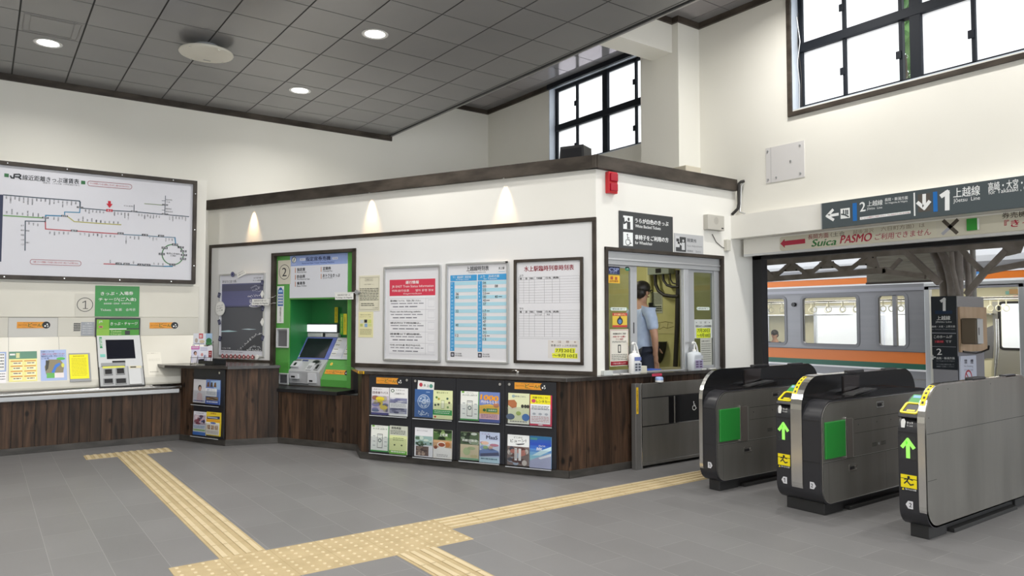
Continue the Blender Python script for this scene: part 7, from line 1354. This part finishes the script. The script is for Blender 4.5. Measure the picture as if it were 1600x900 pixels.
def gate(yl, yr, fin0, fin1, label, nums, lane_left, lane_right, closed_right):
    """body spans y from yr to yl; the fin spans fin1..fin0"""
    t = thing('ticket_gate', ((XF + XRR) / 2, (yl + yr) / 2, 0), label, 'ticket gate', 'automatic ticket gates')
    plinth(t, yl, yr)
    b = MB(MX(yl)); b.prism(BODY, 0, yl - yr, GATEB, GATEB, True); b.build('body', t)
    b = MB(MX(fin0)); b.prism(FIN, 0, fin0 - fin1, STEEL if closed_right else GATEG, CHROME); o = b.build('hood', t, bevel=.004)
    # dark upper deck, a little raised towards the back
    for (a, c) in ([(yl, fin0)] if lane_left else []) + ([(fin1, yr)] if lane_right else []):
        b = MB(MX(a - .004)); b.prism([(XF + .13, .90), (XF + .22, .925), (XF + .62, .93), (XF + .95, .965), (XF + 1.25, .965), (XRR - .25, .94), (XRR - .02, .91), (XRR - .02, .89), (XF + .13, .89)], 0, a - c - .008, GATEG); b.build('deck', t, bevel=.004)
        b = MB(MX(a - .03)); b.prism([(XF + .55, .93), (XF + .60, .945), (XF + .92, .972), (XF + .95, .965)], 0, a - c - .06, mat('deck_panel', (.05, .05, .05), .2)); b.build('ticket_slot_cover', t, bevel=.003)
    b = MB(); ym = (fin0 + fin1) / 2; b.box((XF + .78, ym - .03, 1.10), (XF + 1.02, ym + .03, 1.122), BLACK); b.build('top_sensor', t, bevel=.008)
    b = MB(); b.box((XF + 1.4, ym - .025, 1.09), (XF + 1.62, ym + .025, 1.116), BLACK); b.build('top_sensor', t, bevel=.008)
    if lane_right:
        lane_side(t, yr); gate_end_marks(t, fin1, yr, nums[1], False, 'r')
        b = MB(Plane((0, fin1, 0), (1, 0, 0))); b.prism([(XF + .62, .935), (XF + .62, 1.08), (XF + .70, 1.085), (XF + .88, 1.085), (XF + .86, .98)], .0, .012, mat('hood_window', (.03, .025, .025), .05)); b.build('hood_window', t, bevel=.006)
    if lane_left: gate_end_marks(t, yl, fin0, nums[0], True, 'l'); reader(t, yl, fin0); rim_tape(t, fin0, fin0 - .045)
    if closed_right:
        PG = Plane((0, fin1, 0), (1, 0, 0)); P = inset(FIN, .014)
        b = MB(PG); b.prism(P, .0, .004, STEELD); b.build('side_panel', t)
        b = MB(PG); SE = mat('panel_seam_dark', (.03, .03, .03), .6); b.quad(XF + .016, .755, XRR - .02, .759, .0045, SE); b.quad(XF + .016, .425, XF + .15, .428, .0045, SE); b.build('seam_lines', t)
        for x, z in ((XF + .05, .87), (XF + .36, 1.06), (XF + 1.1, 1.06)): b = MB(PG); b.disk(x, z, .006, .0046, BLACK, 10); b.build('rivet', t)
    PB_ = Plane((0, yl + .001, 0), (1, 0, 0))
    if lane_left: b = MB(PB_); b.prism(inset(BODY, .012), -.004, .0, STEELD); b.build('lane_panel', t)
    # seams running across the front end
    b = MB(PE)
    for z in (.755, .425): b.quad(-yl + .002, z, -yr - .002, z + .004, .002, BLACK)
    b.build('end_seams', t); return t
gate(4.51, 4.33, 4.51, 4.47, 'ticket gate beside the wheelchair gate, showing a green flap and tag 1', ('', '1'), False, True, False)
gate(3.70, 3.30, 3.56, 3.46, 'middle ticket gate with a central polished hood, tags 1 and 2', ('1', '2'), True, True, False)
gate(2.69, 2.50, 2.55, 2.50, 'ticket gate with a plain full height steel side and a green arrow, tag 2', ('2', ''), True, False, True)
# ---- wide barrier beside the office with the wheelchair mark
W_ = crop(860, 560, 200 / 900); W3 = crop(800, 450, .25)
PW = Plane((0, 5.475, 0), (1, 0, 0)); t = thing('wheelchair_gate', (6.1, 5.475, 0), 'low steel barrier gate with a wheelchair mark against the office wainscot', 'gate')
b = MB(PW); x0, z1 = b.q(*W_(637, 178)); x1 = 7.0; xp = b.q(*W_(597, 300))[0]; zt_ = b.q(*W_(620, 178))[1]
b.box((xp, .0, -.06), (x0 - .004, zt_, .004), mat('gate_post_grey', (.20, .195, .19), .4, .5)); b.build('post', t, bevel=.004)
b = MB(PW); b.box((x0 - .006, .0, -.05), (x0 + .008, zt_ + .005, .010), CHROME); b.build('edge_strip', t, bevel=.003)
b = MB(PW); b.box((x0 + .008, .03, -.045), (x1, zt_ - .005, .0), STEELD); b.build('panel', t, bevel=.004)
zA_, zB__ = b.q(*W_(700, 280))[1], b.q(*W_(700, 478))[1]
b = MB(PW); b.quad(x0 + .015, zA_, x1, zA_ + .012, .0012, BLACK); b.quad(x0 + .015, zB__, x1, zB__ + .010, .0012, CHROME); b.quad(x0 + .012, .06, x1, .066, .0012, CHROME); b.build('panel_seams', t)
b = MB(PW); xa, xb_ = b.q(*W_(832, 360))[0], b.q(*W_(868, 360))[0]; b.box((xa, zB__ + .01, .0), (x1, zA_, .004), GATEG); b.build('dark_window', t)
b = MB(PW); b.box((xb_, zB__ + .008, .0), (xb_ + .014, zA_ + .004, .012), CHROME); b.build('grab_bar', t, bevel=.003)
b = MB(PW); A = b.q(*crop(1060, 560, 200 / 900)(108, 335)); wheelchair(b, A[0], A[1], .055, W2, .005); b.build('wheelchair_mark', t)
b = MB(PW); A, B = b.q(*W_(604, 205), .006), b.q(*W_(620, 390), .006); b.box((A[0], B[1], .004), (B[0], A[1], .006), ink('d8b020')); b.pvt('手を挟まないよう注意', W_(612, 0)[0], W_(0, 225)[1], W_(0, 375)[1], .0066, BK); b.build('caution_label', t)
t = thing('call_bell', PW.at(b.q(*W_(775, 160))[0], zt_, -.02), 'small round blue and white call button on top of the steel barrier', 'call bell')
b = MB(); o_ = Vector(t['_o']); r_ = .045; b.lathe([(r_, 0), (r_, .02)], WHITEP, 20, o_); b.build('base', t); b = MB(); b.lathe([(r_ * .98, .02), (r_ * .98, .045), (r_ * .8, .055), (.005, .057)], mat('button_blue', (.35, .48, .78), .3), 20, o_); b.build('button', t)

# ================================================================== PLATFORM, TRUSS, SIGN POST
X10 = 10.0; PT10 = Plane((X10, 0, 0), (0, -1, 0)); k1 = crop(1170, 390, 220 / 1597); k2 = crop(1380, 380, 220 / 1597)
b = MB(); b.box((7.98, -12, 3.12), (13.5, 30, 3.22), noisy('canopy_board', (.16, .13, .11), (.22, .19, .16), .7, (2, .4, 2), 3)); struct(b, 'roof_platform')
t = thing('roof_truss', (X10, 5.5, 2.1), 'brown riveted lattice truss under the platform roof beyond the opening', 'roof truss')
def tp(tx, x, y, w=0.0): u, v = PT10.uv(*tx(x, y), w); return (u, v, w)
def member(nm, pts, a, bb, w=0.0, up=(0, 0, 1)):
    b = MB(PT10)
    for p, q_ in zip(pts, pts[1:]):
        b.bar((p[0], p[1], w), (q_[0], q_[1], w), bb, a, TRUSSP, (0, 0, 1))
    return b.build(nm, t)
def P10(tx, *pp): return [tp(tx, *p)[:2] for p in pp]
ex = tp(k1, 145, 160); 
def ext(p, q_, d): l = math.hypot(q_[0] - p[0], q_[1] - p[1]); return (p[0] - (q_[0] - p[0]) / l * d, p[1] - (q_[1] - p[1]) / l * d)
top = P10(k1, (145, 152), (1430, 45)); bot = P10(k1, (145, 342), (1140, 268), (1560, 232))
top = [ext(top[0], top[1], 1.6), top[1]]; zc_top = (top[0][1] + top[1][1]) / 2
kt = P10(k2, (760, 25), (1597, -20)); topR = [top[1], P10(k2, (1600, -10))[0], ext(P10(k2, (1600, -10))[0], top[1], 2.5)]
member('top_chord', [top[0], top[1]], .05, .09); member('top_chord', topR, .05, .09)
member('bottom_chord', [ext(bot[0], bot[1], 1.6)] + bot, .05, .08)
bn = P10(k1, (285, 318), (680, 290), (1100, 262)); tn = P10(k1, (120, 170), (480, 150), (880, 118), (1330, 85))
for p, q_ in [(tn[0], bn[0]), (bn[0], tn[1]), (tn[1], bn[1]), (bn[1], tn[2]), (tn[2], bn[2]), (bn[2], tn[3])]: member('diagonal', [p, q_], .045, .05)
for tx, pts, nm in [(k1, [(205, 255), (365, 240), (335, 318), (215, 330)], 'gusset'), (k1, [(590, 228), (760, 215), (735, 290), (620, 300)], 'gusset'), (k1, [(1000, 192), (1200, 178), (1165, 262), (1030, 275)], 'gusset'),
                    (k1, [(408, 175), (548, 165), (575, 240), (400, 250)], 'gusset'), (k1, [(805, 142), (960, 130), (985, 208), (800, 220)], 'gusset'), (k1, [(1255, 106), (1440, 60), (1490, 230), (1330, 178), (1250, 180)], 'gusset')]:
    b = MB(PT10); b.prism(P10(tx, *pts), -.012, .012, TRUSSP); o = b.build(nm, t)
    xs = [p[0] for p in pts]; ys = [p[1] for p in pts]; b = MB(PT10); cx, cy = sum(xs) / len(xs), sum(ys) / len(ys)
    for p in pts[:4]: q_ = tp(tx, cx + (p[0] - cx) * .7, cy + (p[1] - cy) * .7); b.cyl(q_[0], q_[1], .012, .012, .022, CONDUIT, 8)
    b.build('rivet_heads', o)
# knee braces running down to the post
member('knee_brace', P10(k2, (280, 110), (470, 290), (650, 455)), .06, .08, .02); member('knee_brace', P10(k2, (200, 180), (95, 290)), .04, .05); member('knee_brace', P10(k2, (0, 318), (240, 345), (480, 375)), .05, .07)
member('knee_brace', P10(k2, (950, 585), (1160, 330), (1400, 85)), .05, .07, .02); member('knee_brace', P10(k2, (1110, 335), (1300, 295), (1600, 235)), .05, .07); member('knee_brace', P10(k2, (885, 60), (1000, 200), (1140, 330)), .045, .06)
member('knee_brace', [ext(P10(k2, (1600, 235))[0], P10(k2, (1110, 335))[0], 2.5), P10(k2, (1600, 235))[0]], .05, .07)
b = MB(PT10); b.prism(P10(k2, (1350, 40), (1420, 10), (1597, 20), (1560, 110), (1390, 150)), -.012, .012, TRUSSP); b.build('gusset', t)
# post of bent rails
def P3(tx, pts, w): return [(*PT10.uv(*tx(x, y), w), w) for x, y in pts]
zlow = PT10.uv(1485, 470)[1]
t = thing('platform_post', PT10.at(PT10.uv(1487, 500)[0], 0, -.3), 'dark platform post of bent rails rising above the platform number sign', 'post')
for i, (pts, r, w) in enumerate([([(640, 60), (700, 180), (745, 330), (770, 470), (780, 620)], .05, -.2), ([(830, 60), (835, 300), (838, 620)], .075, -.3), ([(900, 60), (940, 200), (965, 400), (975, 620)], .04, -.55), ([(570, 80), (650, 250), (690, 430), (700, 620)], .06, -.32), ([(770, 60), (790, 300), (850, 560)], .03, -.12)]):
    b = MB(PT10); p3 = P3(k2, pts, w); p3.append((p3[-1][0], 0, w)); b.tube([(p3[0][0], p3[0][1] + .5, w)] + p3, r, TRUSSP, 10); b.build('bent_rail', t)
b = MB(PT10); p3 = P3(k2, [(1014, 80), (1010, 600)], -.64); b.tube([(p3[0][0], 3.1, -.64), (p3[0][0], 0, -.64)], .035, mat('pale_downpipe', (.42, .40, .36), .5), 12); b.build('downpipe', t)
# sign cabinet round the post
k3 = crop(1430, 450, 170 / 1020); PSG = Plane((X10 - .05, 0, 0), (0, -1, 0))
su0, sz1 = PSG.uv(*k3(150, 80)); su1, _ = PSG.uv(*k3(384, 80)); sz0 = PSG.uv(*k3(260, 762))[1]
ysd = -su1
PSD = Plane((0, ysd, 0), (1, 0, 0))
bx1_, bz1_ = PSD.uv(*k3(648, 182)); bx0_ = X10 - .05; bzb = PSD.uv(*k3(500, 596))[1]; gz0, gz1 = PSD.uv(*k3(500, 180))[1], PSD.uv(*k3(500, 80))[1]; gx1 = PSD.uv(*k3(632, 120))[0]
t = thing('platform_number_post', (X10, ysd + .2, 0), 'dark blue platform 1 sign cabinet standing around the platform post', 'sign')
b = MB(); b.box((X10 - .05, ysd + .005, 0), (X10 + .74, -su0, sz1), mat('cabinet_grey', (.30, .30, .33), .45)); b.build('cabinet', t, bevel=.005)
NV = ink('1c242e', .3); b = MB(PSG); b.box((su0, sz0, 0), (su1, sz1, .01), NV); w = .0106
for y in (418, 545): b.pr(*k3(148, y), *k3(382, y + 10), w, ink('a8acb4'))
b.pline([k3(246, 122), k3(272, 104), k3(272, 205)], .035, w, W2); b.pr(*k3(185, 212), *k3(348, 243), w, ink('16304e'))
b.pt('上越線', *k3(202, 282), *k3(328, 280), 6.5, w, W2, .02); b.pt('Jōetsu Line', *k3(190, 319), *k3(342, 319), 3.6, w, W2); b.pt('高崎・大宮・上野方面', *k3(155, 362), *k3(374, 360), 3.2, w, W2); b.pt('for Takasaki, Omiya & Ueno', *k3(155, 388), *k3(374, 388), 1.9, w, ink('a8acb4'))
b.pt('このホームが', *k3(175, 457), *k3(346, 455), 4.6, w, W2, .01); b.pr(*k3(180, 488), *k3(272, 518), w, ink('5a1c24')); b.pt('1番線', *k3(188, 503), *k3(264, 502), 3.6, w + .001, ink('e05060'), .02); b.pt('です', *k3(286, 502), *k3(340, 502), 4, w, W2)
b.pt('2', *k3(202, 598), *k3(248, 596), 9.5, w, W2, .01); b.pline([k3(152, 650), k3(188, 648)], .016, w, W2); b.pline([k3(166, 634), k3(152, 650), k3(166, 664)], .016, w, W2)
b.pt('長岡・新潟方面', *k3(198, 658), *k3(370, 658), 3.6, w, W2, .01); b.pt('for Nagaoka & Niigata', *k3(198, 684), *k3(370, 685), 1.9, w, ink('a8acb4')); b.pt('下り方面は階段を渡って', *k3(198, 716), *k3(366, 718), 2, w, ink('a8acb4')); b.pt('2番線へお越しください', *k3(198, 736), *k3(366, 738), 2, w, ink('a8acb4')); b.build('platform_sign_face', t)
b = MB(PSD); b.box((bx0_ + .0, gz0, .0), (gx1, gz1, .012), mat('bare_steel', (.42, .42, .43), .4, .7)); b.build('steel_plate', t, bevel=.002)
b = MB(PSD); b.box((bx0_ + .03, bzb, .0), (bx1_, bz1_, .025), noisy('plywood', (.50, .34, .21), (.58, .42, .28), .6, (12, 12, 1.5), 3)); b.build('plywood_board', t, bevel=.002)
t = thing('card_reader', PSD.at(bx0_ + .25, 1.3, .1), 'brown sided card reader box fixed on the plywood board of the platform post', 'card reader')
PFR = Plane((0, ysd - .22, 0), (1, 0, 0)); fx0, fz1 = PFR.uv(*k3(580, 283)); fx1, fz0 = PFR.uv(*k3(640, 528))
b = MB(); b.box((fx0, ysd - .215, fz0), (fx1, ysd - .025, fz1), mat('reader_brown', (.16, .12, .08), .4)); b.build('case', t, bevel=.02)
b = MB(PFR); b.box((fx0 + .005, fz0 + .01, -.005), (fx1 - .005, fz1 - .01, .004), mat('reader_white', (.66, .66, .66), .4)); b.quad(fx0 + .02, fz0 + (fz1 - fz0) * .36, fx0 + .045, fz0 + (fz1 - fz0) * .64, .005, BLACK); b.build('face_plate', t, bevel=.002)
b = MB(PSD); a = PSD.uv(*k3(560, 540)); c = PSD.uv(*k3(575, 600)); b.tube([(a[0], a[1], .16), (c[0], (a[1] + c[1]) / 2, .14), (c[0] - .02, c[1], .06), (c[0] - .12, c[1] - .01, .04), (bx0_ + .08, c[1] + .02, .03)], .012, CONDUIT, 8); b.build('cable', t)
b = MB(PSD); A, B = b.q(*k3(425, 640), .03), b.q(*k3(578, 880), .03); b.box((A[0], B[1] - .12, .01), (B[0], A[1], .03), ink('d6dcec', .35)); w = .0306; b.pt('禁　煙', *k3(460, 690), *k3(545, 688), 7, w, ink('2c3048'), .03); b.pt('No Smoking', *k3(460, 735), *k3(542, 735), 4, w, ink('6a7088')); b.pt('금연구역 禁烟', *k3(460, 768), *k3(542, 768), 3.4, w, ink('8a90a4'))
A = b.q(*k3(500, 845), w); b.circ(A[0], A[1], .105, .022, w, ink('b82838')); b.line([(A[0] - .07, A[1] + .07), (A[0] + .07, A[1] - .07)], .02, w + .001, ink('b82838')); b.quad(A[0] - .05, A[1] - .012, A[0] + .05, A[1] + .012, w - .0001, BK); b.build('no_smoking_sign', label='white no smoking plate with a red ring under the plywood board', cat='sign')

# ================================================================== TRAIN
TGLASS = glass('train_glass', (1, 1, 1), refl=.06, alpha=.98)
XT = 14.5; XF_ = 17.3; PTR = Plane((XT, 0, 0), (0, -1, 0)); PTF = Plane((XF_, 0, 0), (0, -1, 0)); tu = lambda x, y=500: PTR.uv(x, y)[0]; tz = lambda x, y: PTR.uv(x, y)[1]
t = thing('train_car', (16, 8, -1.0), 'silver train car with orange and green bands standing at the platform', 'train')
U0, U1 = -24.0, 4.0; ZT0, ZT1 = -.85, 2.62
wz0, wz1 = tz(1297, 538.5), tz(1297, 463.5)
wins = [(tu(1160), tu(1227)), (tu(1254), tu(1340)), (tu(1372), tu(1416))]
wins = [(tu(1160) - 5.2, tu(1160) - 3.6), (tu(1160) - 2.9, tu(1160) - 1.3)] + wins
du0, du1 = tu(1453), tu(1593); dz1 = tz(1525, 447)
holes = [(a, wz0, c, wz1) for a, c in wins] + [(du0, .02, du1, dz1), (du1 + 1.2, wz0, du1 + 2.4, wz1)]
b = MB(PTR); holed(b, U0, ZT0, U1, ZT1, holes, -.09, 0, TSTEEL); b.build('side_body', t)
b = MB(Matrix(((0, 0, 1, XT), (-1, 0, 0, 0), (0, 1, 0, 0), (0, 0, 0, 1)))); 
roof = [(0.02, ZT1)] + [(.02 + .5 - .5 * cos(a * pi / 12), ZT1 + .42 * sin(a * pi / 12)) for a in range(7)] + [(2.3 + .5 * sin(a * pi / 12), ZT1 + .42 * cos(a * pi / 12)) for a in range(7)] + [(2.8, ZT1)]
b = MB(Matrix(((1, 0, 0, XT), (0, 0, -1, 0), (0, 1, 0, 0), (0, 0, 0, 1)))); b.prism(roof, U0, U1, mat('train_roof', (.40, .40, .41), .6)); b.build('roof', t)
# coloured bands, laid on as strips either side of the doorway
def band(z0, z1, m, w, nm, a=None, c=None):
    for x0, x1 in ([(U0, du0 - .09), (du1 + .09, U1)] if a is None else [(a, c)]):
        b = MB(PTR); b.box((x0, z0, 0), (x1, z1, w), m); b.build(nm, t)
zo1, zo0 = (tz(1200, 543.7) + tz(1446, 550)) / 2, (tz(1200, 559) + tz(1446, 567.8)) / 2; zg0 = (tz(1200, 566) + tz(1446, 577)) / 2
band(zo0, zo1, TORANGE, .003, 'orange_band'); band(zg0, zo0, TGREEN, .003, 'green_band'); band(zo1, zo1 + .014, mat('band_dark', (.12, .12, .13), .5), .012, 'ridge_strip')
zu1, zu0 = (tz(1195, 441) + tz(1353, 433.5)) / 2, (tz(1195, 450.5) + tz(1353, 442.5)) / 2
band(zu0, zu1, TORANGE, .003, 'upper_orange_band', U0, U1); WTL = mat('train_white_line', (.8, .8, .82), .4); band(zu0 - .035, zu0, WTL, .004, 'white_line', U0, U1); band(zu1, zu1 + .03, WTL, .012, 'white_line', U0, U1)
band(zg0 - .035, zg0, WTL, .006, 'white_line'); band(zu0 - .16, zu0 - .10, mat('rain_strip', (.30, .30, .33), .4, .5), .02, 'rain_strip', U0, U1)
for z in (.42, .25, .08, -.1): band(z, z + .012, CHROME, .006, 'body_bead')
for i, (a, c) in enumerate(wins + [(du1 + 1.2, du1 + 2.4)]):
    b = MB(PTR); b.frame(a - .045, wz0 - .045, c + .045, wz1 + .045, .06, -.07, .012, mat('train_frame', (.22, .22, .235), .5, .4), r=.12); fr = b.build('window_frame', t)
    b = MB(PTR); b.ring([(a - .01, wz0 - .01), (c + .01, wz0 - .01), (c + .01, wz1 + .01), (a - .01, wz1 + .01)] * 1, [(a + .02, wz0 + .02), (c - .02, wz0 + .02), (c - .02, wz1 - .02), (a + .02, wz1 - .02)], -.02, .004, RUBBER); b.build('gasket', fr)
    b = MB(PTR); b.quad(a, wz0, c, wz1, -.04, TGLASS); b.build('pane', fr)
    if i == 4: b = MB(PTR); m_ = tu(1398); b.box((m_ - .035, wz0, -.06), (m_ + .035, wz1, .012), TSTEEL); b.build('centre_bar', fr)
b = MB(PTR); b.ring([(du0 - .09, .0), (du1 + .09, .0), (du1 + .09, dz1 + .09), (du0 - .09, dz1 + .09)], [(du0 + .005, .03), (du1 - .005, .03), (du1 - .005, dz1 - .005), (du0 + .005, dz1 - .005)], -.1, .02, ALUS); b.build('door_surround', t, bevel=.01)
for x, y in ((1241, 476),): b = MB(PTR); A = b.q(x, y); b.cyl(A[0], A[1], .045, 0, .05, BLACK, 12); b.build('side_lamp', t)
b = MB(PTR); A = b.q(1527, 430.5, .006); b.disk(A[0], A[1], .085, .014, ink('4a88c8'), 16); b.quad(A[0] - .09, A[1] + .07, A[0] + .05, A[1] + .1, .014, ink('7a3040')); b.text('10', A[0] - .05, A[1], .1, .06, .0146, PAPER); b.build('car_sticker', t)
# inside of the car
b = MB(); b.box((XT + .09, -U1, -.1), (XF_, -U0, .02), mat('train_floor', (.25, .24, .2), .6)); b.build('car_floor', t)
b = MB(); b.box((XT + .09, -U1, 2.34), (XF_, -U0, 2.40), mat('train_ceiling', (.75, .73, .62), .5)); b.build('car_ceiling', t)
TL_ = mat('train_tube', (1, 1, .95), .5, emit=(1, .97, .86), es=5)
for y in (2.5, 5.3, 8.1, 10.9): 
    for x in (15.3, 16.4): b = MB(); b.box((x - .06, y, 2.31), (x + .06, y + 2.2, 2.34), TL_); b.build('ceiling_tube', t)
lamp('train_lamp', 'AREA', (15.9, 7, 2.28), 90, (1, .96, .84), shape='RECTANGLE', size=.6, size_y=9)
fz0, fz1 = PTF.uv(1305, 540)[1], PTF.uv(1305, 480)[1]; fu = lambda x: PTF.uv(x, 500)[0]
fw = [(fu(1174), fu(1200)), (fu(1274), fu(1345)), (fu(1364), fu(1432))]; fd0, fd1 = fu(1552), fu(1625); fdw = (fu(1563), fu(1600)); fdz0, fdz1 = PTF.uv(1580, 545)[1], PTF.uv(1580, 473)[1]
b = MB(PTF); holed(b, U0, 0, U1, 2.4, [(a, fz0, c, fz1) for a, c in fw] + [(fdw[0], fdz0, fdw[1], fdz1)], -.06, 0, TCREAM); b.build('far_wall', t)
for a, c in fw: b = MB(PTF); b.frame(a - .04, fz0 - .04, c + .04, fz1 + .04, .06, -.05, .015, ALU, r=.08); o = b.build('far_window_frame', t); b = MB(PTF); b.quad(a, fz0, c, fz1, -.03, TGLASS); b.build('pane', o)
b = MB(PTF); holed(b, fd0, .05, fd1, 1.95, [(fdw[0], fdz0, fdw[1], fdz1)], .005, .03, mat('far_door_steel', (.42, .41, .38), .4, .5)); o = b.build('far_door', t); b = MB(PTF); b.quad(fdw[0], fdz0, fdw[1], fdz1, .0, TGLASS); b.build('pane', o)
b = MB(PTF); b.frame(fdw[0] - .03, fdz0 - .03, fdw[1] + .03, fdz1 + .03, .05, .02, .04, RUBBER, r=.1); b.build('door_window_rim', o)
for (x, y, x2, y2, c_) in ((1583, 462, 1591, 467, 'c02a2a'), (1591, 463, 1600, 467, '30302c'), (1571, 455, 1577, 460, '88c0b8'), (1577, 452, 1592, 459, 'c8a070')): b = MB(PTF); A, B = b.q(x, y, .035), b.q(x2, y2, .035); b.box((A[0], B[1], .03), (B[0], A[1], .036), ink(c_)); b.build('wall_sticker', t)
# seats, partitions, poles and hand straps
for y0, y1 in ((1.2, 3.4), (-su0 + 2.2, 14.5)):
    b = MB(); b.box((XF_ - .55, y0, .30), (XF_ - .06, y1, .46), mat('seat_moquette', (.10, .16, .22), .9)); b.box((XF_ - .16, y0, .46), (XF_ - .06, y1, .95), MATS['seat_moquette']); b.build('bench_seat', t, bevel=.03)
PP = Plane((16.75, 0, 0), (0, -1, 0)); A, B = PP.uv(1540, 500), PP.uv(1552, 575); pk = crop(1430, 450, 170 / 1020)
b = MB(Plane((16.72, 0, 0), (0, -1, 0))); b.prism([b.q(*pk(655, 600)), b.q(*pk(655, 380)), b.q(*pk(730, 350)), b.q(*pk(735, 420)), b.q(*pk(728, 660)), b.q(*pk(628, 660))], -.02, .02, TSTEEL); b.ppoly([pk(625, 665), pk(720, 665), pk(712, 835), pk(625, 830)], .0, TCREAM); b.build('seat_end_panel', t)
b = MB(Plane((16.7, 0, 0), (0, -1, 0))); A = b.q(*pk(768, 290)); B = b.q(*pk(755, 830)); b.tube([(A[0], A[1], 0), (A[0], (A[1] + B[1]) / 2, 0), (B[0], B[1], 0)], .03, CHROME, 10); b.build('grab_pole', t)
for x, r0 in ((15.15, -9.3), (16.5, -9.3)):
    b = MB(); b.tube([(x, -U1, 1.98), (x, -U0, 1.98)], .016, CHROME, 8); b.build('strap_rail', t)
SRING = mat('strap_ring', (.72, .70, .55), .4)
def strap(x, y):
    b = MB(Matrix.Translation((x, y, 0)) @ Matrix.Rotation(AZ + RD(90), 4, 'Z')); 
    b.box((-.01, -.003, 1.86), (.01, .003, 1.98), SRING); n = 14
    b.tube([(.06 * sin(2 * pi * i / n), 0, 1.80 + .06 * cos(2 * pi * i / n)) for i in range(n + 1)], .010, SRING, 6, False); b.build('hand_strap', t)
for px in (1192, 1205, 1222, 1272, 1295, 1317, 1338, 1380, 1393, 1408): d = ray(px, 480); k = 15.15 / d.x; strap(15.15, d.y * k)
for px in (1187, 1200, 1221, 1267, 1292, 1315, 1336, 1470, 1547, 1560, 1572): d = ray(px, 470); k = 16.5 / d.x; strap(16.5, d.y * k)
b = MB(); b.box((XF_ - .35, -U1, 1.68), (XF_ - .02, 2.5, 1.70), CHROME); b.box((XF_ - .35, -su0 + 2.0, 1.68), (XF_ - .02, -U0, 1.70), CHROME); b.build('luggage_rack', t)
d = ray(1213, 520); k = 16.9 / d.x
person(16.85, d.y * k, 0.0, pi, 'passenger with short black hair and a dark coat seated inside the train', {'l': (0, (.12, .24, .2), (.33, .14, .12)), 'r': (0, (.12, -.24, .2), (.33, -.14, .12))}, seated=True, shirt=mat('dark_coat', (.03, .035, .06), .8), sc=1.0, glasses=False)

# grey canopy end hanging over the platform edge near the post
PCN = Plane((13.3, 0, 0), (0, -1, 0)); ca, cz0 = PCN.uv(1353.5, 442); cb, cz1 = PCN.uv(1480, 392)
t = thing('canopy_end', (13.3, -(ca + cb) / 2, cz0), 'grey brown boarded canopy end between the truss and the train roof', 'canopy')
b = MB(PCN)
n = 5
for i in range(n): z0 = cz0 + (3.12 - cz0) * i / n; b.box((ca, z0 + .004, -.25 + i * .02), (cb + .25, z0 + (3.12 - cz0) / n, -.02 - i * .006), noisy('old_boards', (.34, .31, .26), (.46, .43, .36), .8, (2, 2, 20), 4))
b.build('boards', t); b = MB(PCN); b.box((ca, cz0 - .03, -.05), (cb + .25, cz0 + .004, .02), mat('canopy_edge', (.12, .1, .09), .6)); b.build('edge_strip', t)

# ---- beyond the tracks
b = MB(); b.box((19.6, -6, -1.2), (19.75, 34, 5.0), noisy('backing_white', (.90, .91, .94), (.93, .94, .96), .7, (1, 1, 1), 2))  # white panel added so truss gaps and train windows show bright
for i in range(20): b.box((19.55, -6 + i * 2, -1.2), (19.6, -5.92 + i * 2, 5.0), mat('backing_rib', (.66, .67, .72), .7))
b.build('white_backing', label='tall white backing panel added beyond the train roof', cat='backdrop', kind='structure')
def leaf_mesh(nm, n, seed, R=(1, 1, 1)):
    r = random.Random(seed); b = MB(); cl = []
    for i in range(9): a = r.uniform(0, 6.28); z = r.uniform(-.75, .75); q = math.sqrt(1 - z * z) * .6; cl.append((q * cos(a), q * sin(a), z * .75, r.uniform(.32, .55)))
    for i in range(n):
        c = cl[i % 9]; v = Vector((r.gauss(0, 1), r.gauss(0, 1), r.gauss(0, 1))).normalized() * c[3] * r.uniform(.75, 1.05); p = Vector(c[:3]) + v; nn = (v + Vector((r.gauss(0, .3), r.gauss(0, .3), .25))).normalized(); x = nn.cross(Vector((0, 0, 1)) + Vector((.01, .02, 0))).normalized(); y = nn.cross(x); s = r.uniform(.05, .09)
        b.add([p - x * s, p + y * s * .6, p + x * s, p - y * s * .6], [(0, 1, 2, 3)], LEAFM)
    return b
BARK = noisy('bark', (.06, .045, .03), (.12, .09, .07), .9, (6, 6, 2), 3)
def tree(x, y, h, r, seed, lab):
    t = thing('tree', (x, y, -1.2), lab, 'tree', 'trees beyond the fence'); b = MB(); b.tube([(x, y, -1.2), (x + .1, y, h * .4), (x, y + .1, h * .75)], [.22, .16, .08], BARK, 8); b.build('trunk', t)
    m = leaf_mesh('crown', 1500, seed); m.V = [Vector((x, y, h * .68)) + Vector((v.x * r, v.y * r, v.z * h * .42)) for v in m.V]; m.build('crown', t)
d = ray(1417, 70); k = 24 / d.x
tree(24, d.y * k, 13.5, 3.4, 1, 'tall green tree glimpsed through the clear gap of the big high window')
